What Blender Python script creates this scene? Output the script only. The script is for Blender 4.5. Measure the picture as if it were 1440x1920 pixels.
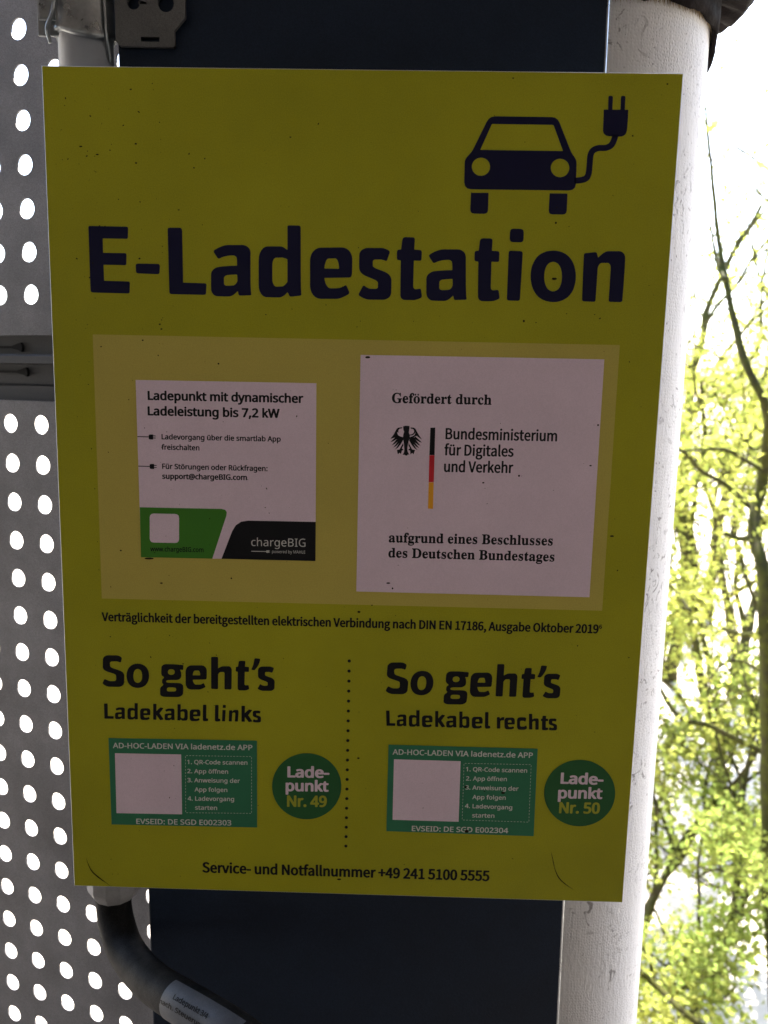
import bpy, bmesh, math, random
from mathutils import Vector, Matrix, noise
R = math.radians
sc = bpy.context.scene
col = sc.collection
for _o in list(sc.objects):
    bpy.data.objects.remove(_o)

# ------------------------------------------------------------------ camera
cam_d = bpy.data.cameras.new('camera')
cam = bpy.data.objects.new('camera', cam_d)
col.objects.link(cam)
cam.matrix_world = Matrix((
    (0.9995893, -0.0219643, 0.0184055, 0.032777),
    (0.0216068, 0.1557720, -0.9875567, -0.577904),
    (0.0188239, 0.9875488, 0.1561826, 0.093472),
    (0, 0, 0, 1)))
cam_d.sensor_fit = 'HORIZONTAL'
cam_d.sensor_width = 36.0
cam_d.lens = 38.75
cam_d.clip_start = 0.02
cam_d.clip_end = 2000
cam_d.dof.use_dof = True
cam_d.dof.focus_distance = 0.60
cam_d.dof.aperture_fstop = 13.0
sc.camera = cam

# ------------------------------------------------------------------ world, sun, exposure
SUN_AZ, SUN_EL = 14.0, 56.0            # degrees, azimuth from +Y towards +X
w = bpy.data.worlds.new('World')
sc.world = w
w.use_nodes = True
wn = w.node_tree.nodes
bg = wn['Background']
sky = wn.new('ShaderNodeTexSky')
sky.sky_type = 'NISHITA'
sky.sun_disc = False
sky.sun_elevation = R(SUN_EL)
sky.sun_rotation = R(SUN_AZ)
sky.air_density = 1.0
sky.dust_density = 2.5
sky.ozone_density = 1.0
w.node_tree.links.new(sky.outputs[0], bg.inputs['Color'])
bg.inputs['Strength'].default_value = 0.15
sl = bpy.data.lights.new('sun', 'SUN')
sl.energy = 5.0
sl.angle = R(0.5)
sl.color = (1.0, 0.94, 0.86)
so = bpy.data.objects.new('sun', sl)
col.objects.link(so)
sd = Vector((math.sin(R(SUN_AZ))*math.cos(R(SUN_EL)), math.cos(R(SUN_AZ))*math.cos(R(SUN_EL)), math.sin(R(SUN_EL))))
so.rotation_euler = sd.to_track_quat('Z', 'Y').to_euler()
so.location = sd*30
vs = sc.view_settings
vs.view_transform = 'Standard'
vs.look = 'None'
vs.gamma = 1.0
vs.use_curve_mapping = False
vs.exposure = 2.9
sc.render.engine = 'CYCLES'
sc.cycles.use_denoising = True
sc.cycles.max_bounces = 8
sc.cycles.diffuse_bounces = 5
sc.cycles.transmission_bounces = 6
sc.cycles.sample_clamp_indirect = 6

# ------------------------------------------------------------------ materials
def mat(name, color, rough=0.6, metal=0.0, spec=0.5, var=0.0, vscale=30.0, bump=0.0, bscale=200.0, color2=None, stretch=None, grain=0.0):
    m = bpy.data.materials.new(name)
    m.use_nodes = True
    nt = m.node_tree
    N, L = nt.nodes, nt.links
    b = N['Principled BSDF']
    b.inputs['Base Color'].default_value = (*color, 1)
    b.inputs['Roughness'].default_value = rough
    b.inputs['Metallic'].default_value = metal
    b.inputs['Specular IOR Level'].default_value = spec
    tc = N.new('ShaderNodeTexCoord')
    src = tc.outputs['Object']
    if stretch:
        mp = N.new('ShaderNodeMapping')
        mp.inputs['Scale'].default_value = stretch
        L.new(src, mp.inputs['Vector'])
        src = mp.outputs['Vector']
    if var or color2:
        nz = N.new('ShaderNodeTexNoise')
        nz.inputs['Scale'].default_value = vscale
        nz.inputs['Detail'].default_value = 6
        nz.inputs['Roughness'].default_value = 0.62
        L.new(src, nz.inputs['Vector'])
        rp = N.new('ShaderNodeValToRGB')
        rp.color_ramp.elements[0].position = 0.32
        rp.color_ramp.elements[1].position = 0.70
        c2 = color2 if color2 else tuple(c*(1-var) for c in color)
        c1 = color if color2 else tuple(min(1, c*(1+var*0.6)) for c in color)
        rp.color_ramp.elements[0].color = (*c2, 1)
        rp.color_ramp.elements[1].color = (*c1, 1)
        L.new(nz.outputs['Fac'], rp.inputs['Fac'])
        cout = rp.outputs['Color']
        if grain:                                        # fine speckle of the surface itself
            gz = N.new('ShaderNodeTexNoise')
            gz.inputs['Scale'].default_value = 1300
            gz.inputs['Detail'].default_value = 2
            L.new(tc.outputs['Object'], gz.inputs['Vector'])
            gr = N.new('ShaderNodeMapRange')
            gr.inputs['From Min'].default_value = 0.3
            gr.inputs['From Max'].default_value = 0.7
            gr.inputs['To Min'].default_value = 1-grain
            gr.inputs['To Max'].default_value = 1+grain
            L.new(gz.outputs['Fac'], gr.inputs['Value'])
            vm = N.new('ShaderNodeVectorMath')
            vm.operation = 'SCALE'
            L.new(cout, vm.inputs[0])
            L.new(gr.outputs['Result'], vm.inputs['Scale'])
            cout = vm.outputs['Vector']
        L.new(cout, b.inputs['Base Color'])
        rr = N.new('ShaderNodeMapRange')
        rr.inputs['To Min'].default_value = max(0.05, rough-0.12)
        rr.inputs['To Max'].default_value = min(1, rough+0.12)
        L.new(nz.outputs['Fac'], rr.inputs['Value'])
        L.new(rr.outputs['Result'], b.inputs['Roughness'])
    if bump:
        n2 = N.new('ShaderNodeTexNoise')
        n2.inputs['Scale'].default_value = bscale
        n2.inputs['Detail'].default_value = 4
        L.new(src, n2.inputs['Vector'])
        bp = N.new('ShaderNodeBump')
        bp.inputs['Strength'].default_value = bump
        bp.inputs['Distance'].default_value = 0.002
        L.new(n2.outputs['Fac'], bp.inputs['Height'])
        L.new(bp.outputs['Normal'], b.inputs['Normal'])
    return m

M = {}
M['yellow'] = mat('yellow_print', (0.335, 0.328, 0.013), 0.5, spec=0.14, var=0.15, vscale=5, grain=0.10, bump=0.05, bscale=900)
M['light_field'] = mat('pale_yellow_print', (0.45, 0.378, 0.080), 0.5, spec=0.16, var=0.07, vscale=6, grain=0.07, bump=0.05, bscale=900)
M['white'] = mat('white_sticker', (0.66, 0.535, 0.625), 0.5, spec=0.2, grain=0.05, var=0.05, vscale=20)
M['grey_print'] = mat('worn_white_print', (0.55, 0.55, 0.53), 0.5, spec=0.3, var=0.12, vscale=160)
M['navy'] = mat('navy_print', (0.007, 0.007, 0.032), 0.5, spec=0.12, var=0.1, vscale=40)
M['ink'] = mat('black_print', (0.008, 0.008, 0.010), 0.5, spec=0.12)
M['teal'] = mat('dark_green_sticker', (0.030, 0.165, 0.085), 0.5, spec=0.18, var=0.06, vscale=30)
M['disc'] = mat('deep_green_sticker', (0.020, 0.100, 0.030), 0.5, spec=0.18, var=0.06, vscale=30)
M['leafgreen'] = mat('green_print', (0.045, 0.185, 0.016), 0.5, spec=0.18, var=0.06, vscale=30)
M['lime'] = mat('lime_print', (0.30, 0.32, 0.02), 0.45, spec=0.3)
M['red'] = mat('red_print', (0.52, 0.01, 0.02), 0.42, spec=0.3)
M['gold'] = mat('gold_print', (0.75, 0.34, 0.01), 0.42, spec=0.3)
M['alu'] = mat('bare_aluminium_edge', (0.42, 0.42, 0.40), 0.55, metal=0.2)
M['dirt'] = mat('dirt', (0.02, 0.014, 0.008), 0.9, spec=0.1)
M['sheet'] = mat('grey_coated_sheet', (0.205, 0.200, 0.208), 0.6, metal=0.0, grain=0.34, var=0.42, vscale=9, bump=0.12, bscale=500)
M['rail'] = mat('galvanised_rail', (0.060, 0.060, 0.062), 0.6, metal=0.1, grain=0.2, var=0.25, vscale=40, bump=0.1, bscale=300, stretch=(0.15, 0.15, 1))
M['dark'] = mat('dark_gap', (0.01, 0.01, 0.01), 0.9)
M['navy_steel'] = mat('navy_painted_steel', (0.010, 0.018, 0.035), 0.55, spec=0.16, grain=0.2, var=0.30, vscale=10, bump=0.10, bscale=420)
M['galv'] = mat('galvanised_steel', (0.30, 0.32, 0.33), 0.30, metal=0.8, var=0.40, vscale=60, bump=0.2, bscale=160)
M['galv_dark'] = mat('weathered_zinc_plate', (0.10, 0.10, 0.10), 0.6, metal=0.2, grain=0.2, var=0.25, vscale=45, bump=0.15, bscale=500)
M['pvc'] = mat('grey_pvc', (0.30, 0.31, 0.33), 0.45, var=0.14, vscale=25, bump=0.05)
M['pvc_light'] = mat('pale_grey_pvc', (0.23, 0.225, 0.225), 0.55, grain=0.1, var=0.2, vscale=60)
M['rubber'] = mat('black_plastic_hose', (0.0045, 0.0045, 0.005), 0.62, spec=0.07, grain=0.5, color2=(0.016, 0.016, 0.016), vscale=38, bump=0.25, bscale=120)
M['tag'] = mat('grey_film_label', (0.078, 0.084, 0.095), 0.5, spec=0.16, grain=0.12, var=0.14, vscale=90, bump=0.25, bscale=60)
M['collar'] = mat('weathered_dark_collar', (0.009, 0.0065, 0.0070), 0.85, spec=0.08, var=0.5, vscale=45, bump=0.6, bscale=140)
M['fringe'] = mat('frayed_yellowed_edge', (0.42, 0.33, 0.20), 0.9, spec=0.1, var=0.4, vscale=120)
M['concrete'] = mat('deck_concrete', (0.042, 0.036, 0.033), 0.85, var=0.22, vscale=3, bump=0.3, bscale=60)
M['unseen_ceiling'] = mat('ceiling_concrete', (0.20, 0.175, 0.165), 0.9, var=0.18, vscale=2, bump=0.2, bscale=40)
M['ground'] = mat('pale_gravel', (0.52, 0.48, 0.42), 0.95, color2=(0.36, 0.32, 0.26), vscale=1.6, bump=0.4, bscale=20)
M['bark'] = mat('mossy_bark', (0.050, 0.056, 0.008), 0.95, spec=0.1, color2=(0.024, 0.020, 0.010), vscale=22, bump=0.8, bscale=60)
M['bark2'] = mat('brown_bark', (0.055, 0.042, 0.024), 0.95, spec=0.1, color2=(0.048, 0.054, 0.010), vscale=16, bump=0.8, bscale=60)

def leaf_mat(name, c, t):
    m = bpy.data.materials.new(name)
    m.use_nodes = True
    N, L = m.node_tree.nodes, m.node_tree.links
    N.clear()
    out = N.new('ShaderNodeOutputMaterial')
    mix = N.new('ShaderNodeMixShader')
    mix.inputs[0].default_value = 0.5
    df = N.new('ShaderNodeBsdfDiffuse')
    tr = N.new('ShaderNodeBsdfTranslucent')
    geo = N.new('ShaderNodeNewGeometry')
    for node, c_ in ((df, c), (tr, t)):
        hsv = N.new('ShaderNodeHueSaturation')
        hsv.inputs['Color'].default_value = (*c_, 1)
        mr = N.new('ShaderNodeMapRange')
        mr.inputs['To Min'].default_value = 0.6
        mr.inputs['To Max'].default_value = 1.35
        L.new(geo.outputs['Random Per Island'], mr.inputs['Value'])
        L.new(mr.outputs['Result'], hsv.inputs['Value'])
        mh = N.new('ShaderNodeMapRange')
        mh.inputs['To Min'].default_value = 0.485
        mh.inputs['To Max'].default_value = 0.515
        L.new(geo.outputs['Random Per Island'], mh.inputs['Value'])
        L.new(mh.outputs['Result'], hsv.inputs['Hue'])
        L.new(hsv.outputs['Color'], node.inputs['Color'])
    L.new(df.outputs[0], mix.inputs[1])
    L.new(tr.outputs[0], mix.inputs[2])
    L.new(mix.outputs[0], out.inputs[0])
    return m
M['leaf'] = leaf_mat('spring_leaf', (0.26, 0.285, 0.075), (0.40, 0.43, 0.085))
M['leaf2'] = leaf_mat('fresh_green_leaf', (0.21, 0.255, 0.065), (0.33, 0.39, 0.08))

# ------------------------------------------------------------------ object helpers
def tag(o, label=None, cat=None, group=None, kind=None):
    for k, v in (('label', label), ('category', cat), ('group', group), ('kind', kind)):
        if v:
            o[k] = v
    return o

def empty(name, loc=(0, 0, 0)):
    o = bpy.data.objects.new(name, None)
    o.empty_display_size = 0.05
    o.location = loc
    col.objects.link(o)
    return o

def link_mesh(name, me, m, parent=None, smooth=False):
    o = bpy.data.objects.new(name, me)
    col.objects.link(o)
    if m is not None:
        me.materials.append(m)
    if parent is not None:
        o.parent = parent
        base = Vector((0, 0, 0))
        p = parent
        while p is not None:
            base += p.location
            p = p.parent
        me.transform(Matrix.Translation(-base))   # meshes are given in world metres
    if smooth:
        for p_ in me.polygons:
            p_.use_smooth = True
    return o

def mesh(name, verts, faces, m, parent=None, smooth=False):
    me = bpy.data.meshes.new(name)
    me.from_pydata([tuple(v) for v in verts], [], faces)
    me.update()
    return link_mesh(name, me, m, parent, smooth)

def bm_obj(name, bm, m, parent=None, smooth=False):
    me = bpy.data.meshes.new(name)
    bmesh.ops.recalc_face_normals(bm, faces=bm.faces)
    bm.to_mesh(me)
    bm.free()
    return link_mesh(name, me, m, parent, smooth)

def add_box(bm, x0, x1, y0, y1, z0, z1, bev=0.0):
    r = bmesh.ops.create_cube(bm, size=1.0)
    vs_ = r['verts']
    for v in vs_:
        v.co = Vector((x0 if v.co.x < 0 else x1, y0 if v.co.y < 0 else y1, z0 if v.co.z < 0 else z1))
    if bev:
        es = list({e for v in vs_ for e in v.link_edges})
        bmesh.ops.bevel(bm, geom=es, offset=bev, segments=2, affect='EDGES', profile=0.5)

def frames(pts):
    """tangents and a parallel-transported normal for a polyline"""
    T = []
    for i in range(len(pts)):
        a = pts[max(i-1, 0)]
        b = pts[min(i+1, len(pts)-1)]
        T.append((b-a).normalized())
    n = T[0].orthogonal().normalized()
    out = []
    for t in T:
        n = (n - t*n.dot(t)).normalized()
        out.append((t, n, t.cross(n)))
    return out

def spline(pts, k=6):
    P = [Vector(p) for p in pts]
    Q = [P[0]*2-P[1]] + P + [P[-1]*2-P[-2]]
    out = []
    for i in range(1, len(Q)-2):
        a, b, c, d = Q[i-1], Q[i], Q[i+1], Q[i+2]
        for j in range(k):
            t = j/k
            out.append(0.5*((2*b) + (c-a)*t + (2*a-5*b+4*c-d)*t*t + (3*b-a-3*c+d)*t**3))
    out.append(P[-1])
    return out

def tube_data(V, F, pts, radii, seg=10, rough=0.0, seed=0, cap=True):
    fr = frames(pts)
    base = len(V)
    for i, p in enumerate(pts):
        t, n, b = fr[i]
        for s in range(seg):
            a = 2*math.pi*s/seg
            d = n*math.cos(a) + b*math.sin(a)
            r = radii[i]
            if rough:
                r *= 1 + rough*noise.noise(p*14 + d*1.7 + Vector((seed, 0, 0)))
            V.append(p + d*r)
    for i in range(len(pts)-1):
        for s in range(seg):
            a = base+i*seg+s
            b_ = base+i*seg+(s+1) % seg
            F.append((a, b_, b_+seg, a+seg))
    if cap:
        F.append(tuple(base+s for s in reversed(range(seg))))
        e = base+(len(pts)-1)*seg
        F.append(tuple(e+s for s in range(seg)))

def lathe(name, prof, cx, cy, m, parent=None, seg=48, fn=None, smooth=True):
    """profile of (radius, z) turned round a vertical axis"""
    V, F = [], []
    for j, (r, z) in enumerate(prof):
        for s in range(seg):
            a = 2*math.pi*s/seg
            rr, zz = fn(r, z, a, j) if fn else (r, z)
            V.append((cx+rr*math.cos(a), cy+rr*math.sin(a), zz))
    n = len(prof)
    for j in range(n-1):
        for s in range(seg):
            a, b = j*seg+s, j*seg+(s+1) % seg
            F.append((a, b, b+seg, a+seg))
    return mesh(name, V, F, m, parent, smooth)

# ------------------------------------------------------------------ printed artwork: outlines in millimetres on the sign's face
GLYPH = {
 'bold': {
  ' ': (364, []),
  ',': (375, [[13,-56,27,0,8,3,5,6,17,41,12,37,-1,11,-7,7,-11,3,-31,0,-9,-2,-6,-6,-18,-86,3,-8,4,-4]]),
  '-': (451, [[12,70,82,-1,11,2,6,3,3,6,0,30,-6,6,-11,3,-79,0,-10,-1,-6,-4,-4,-6,0,-26,4,-8]]),
  '.': (375, [[39,-15,15,0,15,5,8,6,6,12,1,16,-3,12,-8,9,-15,7,-16,1,-14,-4,-11,-7,-6,-12,-1,-14,1,-8,2,-6,10,-11]]),
  '0': (801, [[93,-14,10,-1,19,3,15,4,23,13,16,18,5,8,10,27,5,24,3,34,-5,65,-17,43,-17,20,-14,9,-17,7,-26,5,-26,-3,-15,-4,-23,-13,-16,-18,-14,-33,-5,-28,-3,-37,5,-59,17,-44,15,-18,8,-6,22,-12],
[98,36,-12,4,-11,14,-8,28,-3,44,4,43,7,27,11,15,14,4,13,-4,12,-15,8,-28,3,-44,-3,-42,-8,-28,-12,-15,-7,-3]]),
  '2': (801, [[16,-11,163,0,11,3,6,5,2,7,0,24,-3,6,-6,4,-11,2,-81,0,-5,1,-1,1,3,6,64,66,10,14,10,17,8,21,1,26,-6,27,-17,23,-26,16,-11,3,-27,4,-31,-3,-21,-6,-14,-8,-21,-12,-7,-8,-1,-6,2,-6,15,-18,7,-4,7,-2,6,2,32,18,10,2,13,1,11,-2,8,-5,6,-10,2,-13,-1,-13,-5,-14,-6,-12,-10,-14,-99,-102,-2,-7,1,-23,4,-7]]),
  '4': (801, [[126,-11,30,0,13,5,3,8,2,40,4,3,14,1,8,2,6,4,3,6,0,24,-3,7,-10,6,-19,1,-4,4,-1,150,-1,4,-3,4,-12,4,-33,0,-7,-2,-5,-4,-116,-164,-4,-11,1,-26,3,-5,7,-3,9,-1,97,-2,3,-5,1,-41,5,-6],
[70,96,-3,2,2,6,35,50,4,2,2,0,1,-9,-1,-49,-6,-2]]),
  '5': (801, [[77,-14,13,0,34,4,16,6,29,17,21,31,6,35,-4,29,-4,9,-16,22,-8,5,-28,15,-38,5,-18,0,-3,1,-1,4,2,35,3,5,80,1,8,2,5,3,4,8,0,27,-4,6,-6,4,-10,1,-119,0,-11,-3,-6,-8,-9,-108,0,-8,1,-6,13,-10,15,-6,43,4,25,-4,12,-7,6,-9,2,-7,2,-13,-4,-20,-9,-12,-11,-6,-21,-3,-26,3,-38,12,-10,-3,-6,-5,-1,-7,0,-23,2,-5,3,-4,15,-8,12,-4]]),
  '7': (801, [[46,-11,38,0,8,4,6,7,100,221,1,8,-1,21,-2,5,-4,3,-14,3,-158,0,-12,-2,-6,-6,-2,-7,0,-24,3,-6,7,-4,11,-2,98,0,4,-1,2,-3,-92,-201,-1,-5,3,-5,4,-3]]),
  '9': (801, [[51,-14,20,-1,29,3,37,14,18,13,14,15,9,15,10,24,8,41,2,36,-3,33,-8,26,-13,23,-11,12,-13,10,-26,11,-24,4,-19,-1,-15,-4,-20,-8,-15,-11,-8,-7,-11,-18,-7,-19,-3,-28,4,-32,4,-8,15,-23,23,-14,13,-5,28,-5,22,2,15,4,3,-2,-4,-15,-7,-13,-10,-11,-10,-7,-14,-5,-18,-2,-31,4,-8,-2,-5,-4,-3,-9,1,-19,1,-7,9,-6],
[92,130,-11,3,-9,9,-6,12,-1,20,3,18,8,14,10,7,14,2,14,-4,9,-11,9,-20,2,-18,-4,-14,-10,-11,-14,-7]]),
  '@': (1259, [[139,-42,23,0,33,4,40,12,5,4,2,4,1,24,-5,8,-12,4,-38,-10,-17,-3,-18,-1,-27,2,-24,9,-15,11,-7,9,-7,11,-9,27,-2,27,3,30,11,33,15,22,15,12,8,5,22,9,27,4,26,-2,21,-7,18,-12,14,-18,8,-23,3,-24,-4,-37,-7,-14,-3,-3,-3,-1,-4,4,-1,10,3,81,-1,7,-3,4,-9,5,-23,5,-36,3,-25,-3,-25,-12,-15,-13,-13,-18,-7,-20,-3,-24,4,-27,8,-18,8,-10,19,-14,26,-6,15,0,16,2,24,11,16,-9,9,-3,19,-2,16,3,17,8,14,12,11,15,10,25,4,33,-3,37,-3,9,-12,28,-20,25,-24,18,-10,6,-30,11,-38,4,-36,-3,-34,-10,-28,-14,-25,-21,-19,-24,-13,-27,-7,-27,-4,-39,4,-36,11,-31,8,-12,17,-22,27,-19,37,-14],
[150,72,-8,4,-6,11,-2,16,4,23,5,11,7,7,8,3,11,1,4,-3,1,-6,-2,-26,-2,-18,-8,-17,-4,-4]]),
  'B': (910, [[32,-11,91,0,38,5,12,4,23,12,21,26,3,6,4,27,-2,23,-8,19,-8,8,-14,11,-2,4,2,3,11,11,9,16,4,20,0,10,-8,28,-22,22,-36,13,-39,4,-75,0,-9,-2,-7,-5,-2,-10,0,-241,2,-6,2,-3],
[87,38,-4,2,-1,5,0,52,2,7,5,2,23,0,23,-3,9,-3,7,-5,5,-9,2,-15,-2,-13,-8,-11,-6,-5,-8,-2,-23,-2],
[87,155,-4,3,-1,4,0,42,2,6,8,1,35,-1,12,-4,7,-6,4,-8,1,-11,-3,-11,-6,-8,-11,-5,-25,-3]]),
  'G': (1020, [[133,-14,15,-1,48,5,40,10,6,3,3,5,0,121,-1,7,-6,4,-12,3,-81,0,-10,-2,-7,-5,-2,-7,0,-21,2,-6,2,-4,12,-4,34,-1,5,-3,1,-46,-2,-5,-4,-2,-26,-2,-24,3,-21,8,-13,10,-6,9,-6,12,-7,21,-3,26,7,40,15,28,14,11,20,8,19,3,33,-3,34,-11,9,2,7,6,12,24,0,6,-1,4,-9,8,-34,10,-43,5,-40,-4,-41,-15,-26,-18,-8,-8,-17,-25,-11,-31,-4,-36,3,-40,11,-34,14,-23,11,-11,17,-14,8,-4,30,-12]]),
  'I': (475, [[12,-11,91,0,11,3,6,6,0,17,-2,7,-7,6,-17,5,-3,7,0,171,3,5,19,7,7,7,0,20,-4,6,-5,4,-11,1,-85,0,-11,-3,-5,-6,-1,-17,2,-7,8,-6,16,-6,3,-6,0,-172,-4,-5,-20,-8,-4,-4,-1,-6,1,-18,5,-5]]),
  'L': (734, [[32,-11,141,0,13,4,3,3,2,6,-1,27,-3,6,-6,3,-10,2,-82,0,-6,2,-1,8,0,198,-2,6,-3,3,-12,4,-35,-1,-8,-4,-4,-8,0,-245,2,-6,2,-3]]),
  'N': (1064, [[32,-11,32,0,9,3,5,6,0,140,1,6,2,2,6,-5,95,-146,6,-4,7,-2,28,0,14,1,8,5,3,10,0,239,-1,8,-5,5,-11,4,-28,0,-11,-3,-5,-6,-1,-139,0,-5,-2,-3,-6,6,-94,145,-6,3,-7,2,-31,0,-11,-1,-8,-5,-3,-10,0,-241,1,-6,3,-4]]),
  'W': (1303, [[69,-11,34,0,9,3,5,5,41,135,4,8,2,-1,2,-6,38,-127,5,-10,6,-5,12,-2,28,0,8,3,5,3,3,5,4,14,61,228,0,8,-4,6,-12,5,-30,0,-10,-3,-6,-5,-34,-127,-2,-6,-2,0,-4,6,-38,124,-2,4,-4,4,-11,3,-30,0,-9,-2,-7,-5,-5,-12,-33,-114,-4,-6,-3,1,-2,9,-32,122,-7,5,-10,2,-30,0,-13,-5,-3,-6,1,-8,63,-239,5,-9]]),
  'a': (786, [[68,-14,30,1,30,10,16,-8,24,0,10,3,5,6,1,129,-4,29,-8,16,-8,10,-28,16,-34,4,-24,-2,-20,-4,-26,-10,-8,-5,-2,-4,0,-7,8,-20,4,-4,5,-3,13,-1,25,8,23,4,13,-4,7,-11,1,-10,-3,-5,-54,-6,-34,-13,-7,-5,-12,-14,-6,-9,-5,-27,4,-22,4,-9,11,-13,9,-7,17,-9],
[80,34,-9,2,-5,9,0,13,5,11,7,4,11,3,24,4,6,-2,2,-5,-3,-15,-8,-14,-13,-8]]),
  'b': (861, [[110,-14,13,0,35,7,24,17,8,8,15,28,3,10,3,42,-5,41,-18,33,-30,22,-39,8,-22,-2,-16,-4,-3,0,-2,7,0,60,-2,7,-5,4,-9,3,-26,0,-10,-1,-8,-5,-2,-9,0,-262,5,-8,10,-3,25,0,16,7,22,-8],
[110,34,-14,4,-9,9,-8,21,-2,28,3,27,7,19,10,8,16,3,14,-3,11,-10,7,-18,3,-30,-3,-27,-8,-19,-11,-9,-10,-3]]),
  'c': (672, [[96,-14,15,-1,28,4,23,9,4,4,3,6,0,26,-2,4,-4,4,-11,3,-31,-9,-15,-1,-14,2,-5,3,-8,8,-7,14,-2,8,-3,24,3,24,5,14,8,12,9,6,16,2,40,-7,10,3,5,6,8,22,-1,9,-8,7,-25,8,-25,2,-25,-1,-15,-4,-20,-8,-20,-14,-13,-17,-5,-10,-8,-24,-2,-30,2,-31,7,-23,4,-9,14,-18,19,-14,24,-10]]),
  'd': (861, [[91,-14,24,1,27,9,18,-7,25,0,10,3,5,6,1,264,-2,8,-8,6,-9,1,-27,0,-9,-3,-5,-4,-2,-7,-1,-60,-1,-6,-5,-1,-16,5,-21,1,-39,-8,-29,-23,-18,-33,-5,-40,0,-10,5,-38,15,-30,6,-8,25,-18],
[98,34,-11,4,-10,10,-7,20,-3,26,3,25,8,21,10,10,14,3,17,-3,11,-11,6,-19,2,-34,-2,-24,-8,-17,-10,-8]]),
  'e': (790, [[101,-14,13,-1,30,3,36,12,5,4,2,6,-1,27,-5,6,-11,3,-36,-10,-22,-1,-16,2,-11,7,-6,6,-7,14,-2,7,2,3,6,2,102,0,12,5,2,5,2,6,-1,19,-3,24,-6,19,-12,18,-16,14,-13,7,-16,6,-23,3,-20,-1,-16,-4,-23,-10,-17,-16,-7,-8,-10,-18,-7,-22,-2,-27,2,-31,2,-9,8,-20,14,-20,17,-14,11,-6,22,-8],
[76,124,-3,3,-1,3,8,14,9,7,11,3,11,-2,8,-4,5,-6,5,-12,-1,-4,-5,-2]]),
  'g': (861, [[93,-95,11,0,34,4,14,5,26,16,18,30,5,35,0,189,-3,8,-8,6,-28,0,-18,-6,-26,8,-22,2,-37,-7,-9,-5,-24,-20,-17,-33,-5,-42,4,-40,6,-15,12,-24,26,-20,10,-4,34,-7,23,3,15,4,3,-3,-1,-12,-6,-11,-6,-6,-10,-5,-14,-1,-27,2,-36,11,-11,-3,-6,-6,-2,-6,0,-23,2,-5,3,-4,8,-4,30,-8],
[97,34,-10,4,-10,10,-7,18,-3,28,3,26,8,20,11,10,13,3,16,-3,11,-10,7,-17,4,-34,-4,-29,-7,-15,-13,-9]]),
  'h': (866, [[28,-11,34,0,8,3,5,5,1,8,0,87,4,31,6,16,4,6,10,5,13,3,9,-1,7,-2,7,-8,2,-6,4,-23,0,-108,2,-9,6,-4,8,-3,29,0,11,4,4,3,1,6,0,125,-3,23,-2,8,-16,24,-27,15,-36,5,-17,-2,-20,-5,-4,1,-2,6,0,64,-5,7,-11,4,-34,-1,-8,-4,-4,-8,0,-261,1,-6,3,-3]]),
  'i': (361, [[28,-11,35,1,9,4,4,6,0,185,-1,5,-3,4,-11,4,-34,0,-9,-4,-4,-7,0,-184,1,-6,3,-3],
[37,208,13,0,10,3,10,6,7,10,2,11,-2,12,-7,10,-9,6,-15,3,-14,-2,-12,-7,-6,-10,-2,-13,3,-13,8,-10]]),
  'k': (748, [[28,-11,33,0,8,3,5,4,2,8,0,54,3,5,5,-3,46,-62,8,-6,12,-3,34,0,10,4,4,7,-2,8,-69,92,-3,6,0,4,8,9,57,60,3,6,0,5,-6,6,-9,2,-32,1,-10,-3,-11,-8,-39,-41,-5,-3,-2,0,-2,8,0,113,-5,8,-11,4,-34,-1,-8,-4,-4,-8,0,-261,1,-6,3,-3]]),
  'l': (361, [[28,-11,36,1,8,4,4,8,0,261,-1,6,-3,3,-12,5,-34,-1,-8,-4,-4,-8,0,-261,1,-6,3,-3]]),
  'm': (1310, [[28,-11,34,0,8,3,5,5,1,8,0,87,3,30,5,16,5,7,8,5,13,3,8,-1,5,-4,5,-6,2,-7,3,-17,0,-115,1,-6,4,-4,12,-4,28,0,10,3,6,4,2,9,0,97,2,25,6,13,4,6,8,4,13,3,10,-2,6,-5,4,-7,3,-15,0,-119,2,-8,6,-5,10,-3,28,0,11,3,4,5,2,7,0,122,-5,29,-12,24,-6,5,-21,13,-31,5,-12,0,-16,-2,-18,-7,-17,-9,-27,14,-29,4,-25,-2,-24,-8,-12,6,-8,1,-22,-1,-11,-3,-4,-5,-1,-6,0,-180,0,-6,4,-4]]),
  'n': (866, [[28,-11,34,0,8,3,5,5,1,8,0,87,4,32,6,15,4,6,10,5,14,3,10,-1,6,-4,6,-6,2,-7,4,-22,0,-108,2,-8,6,-5,11,-3,27,0,8,3,4,3,4,10,-1,124,-4,27,-12,21,-5,5,-26,15,-32,5,-24,-2,-28,-8,-12,5,-10,2,-22,-1,-7,-2,-5,-4,-2,-10,0,-179,1,-6,3,-3]]),
  'o': (847, [[98,-14,13,0,36,7,11,5,24,17,20,35,7,42,-3,30,-3,13,-7,18,-13,18,-17,14,-8,5,-22,9,-24,3,-12,0,-36,-7,-8,-5,-26,-18,-20,-34,-6,-41,3,-37,8,-22,14,-20,17,-15,10,-6,21,-8],
[103,35,-13,3,-12,10,-7,18,-4,30,3,25,9,19,11,10,16,3,16,-4,12,-11,8,-18,2,-30,-3,-24,-9,-19,-11,-9,-11,-3]]),
  'p': (861, [[28,-95,33,0,8,3,5,4,2,8,0,66,2,5,3,1,19,-5,19,-2,39,9,30,21,17,31,3,10,3,34,0,14,-5,35,-18,33,-30,22,-31,8,-13,0,-18,-2,-23,-8,-17,6,-26,0,-9,-2,-6,-6,-1,-9,0,-262,1,-6,3,-3],
[110,34,-13,4,-10,9,-7,19,-4,31,4,29,7,16,10,8,16,3,15,-3,10,-12,7,-18,3,-33,-5,-25,-7,-16,-12,-10,-6,-2]]),
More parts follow.
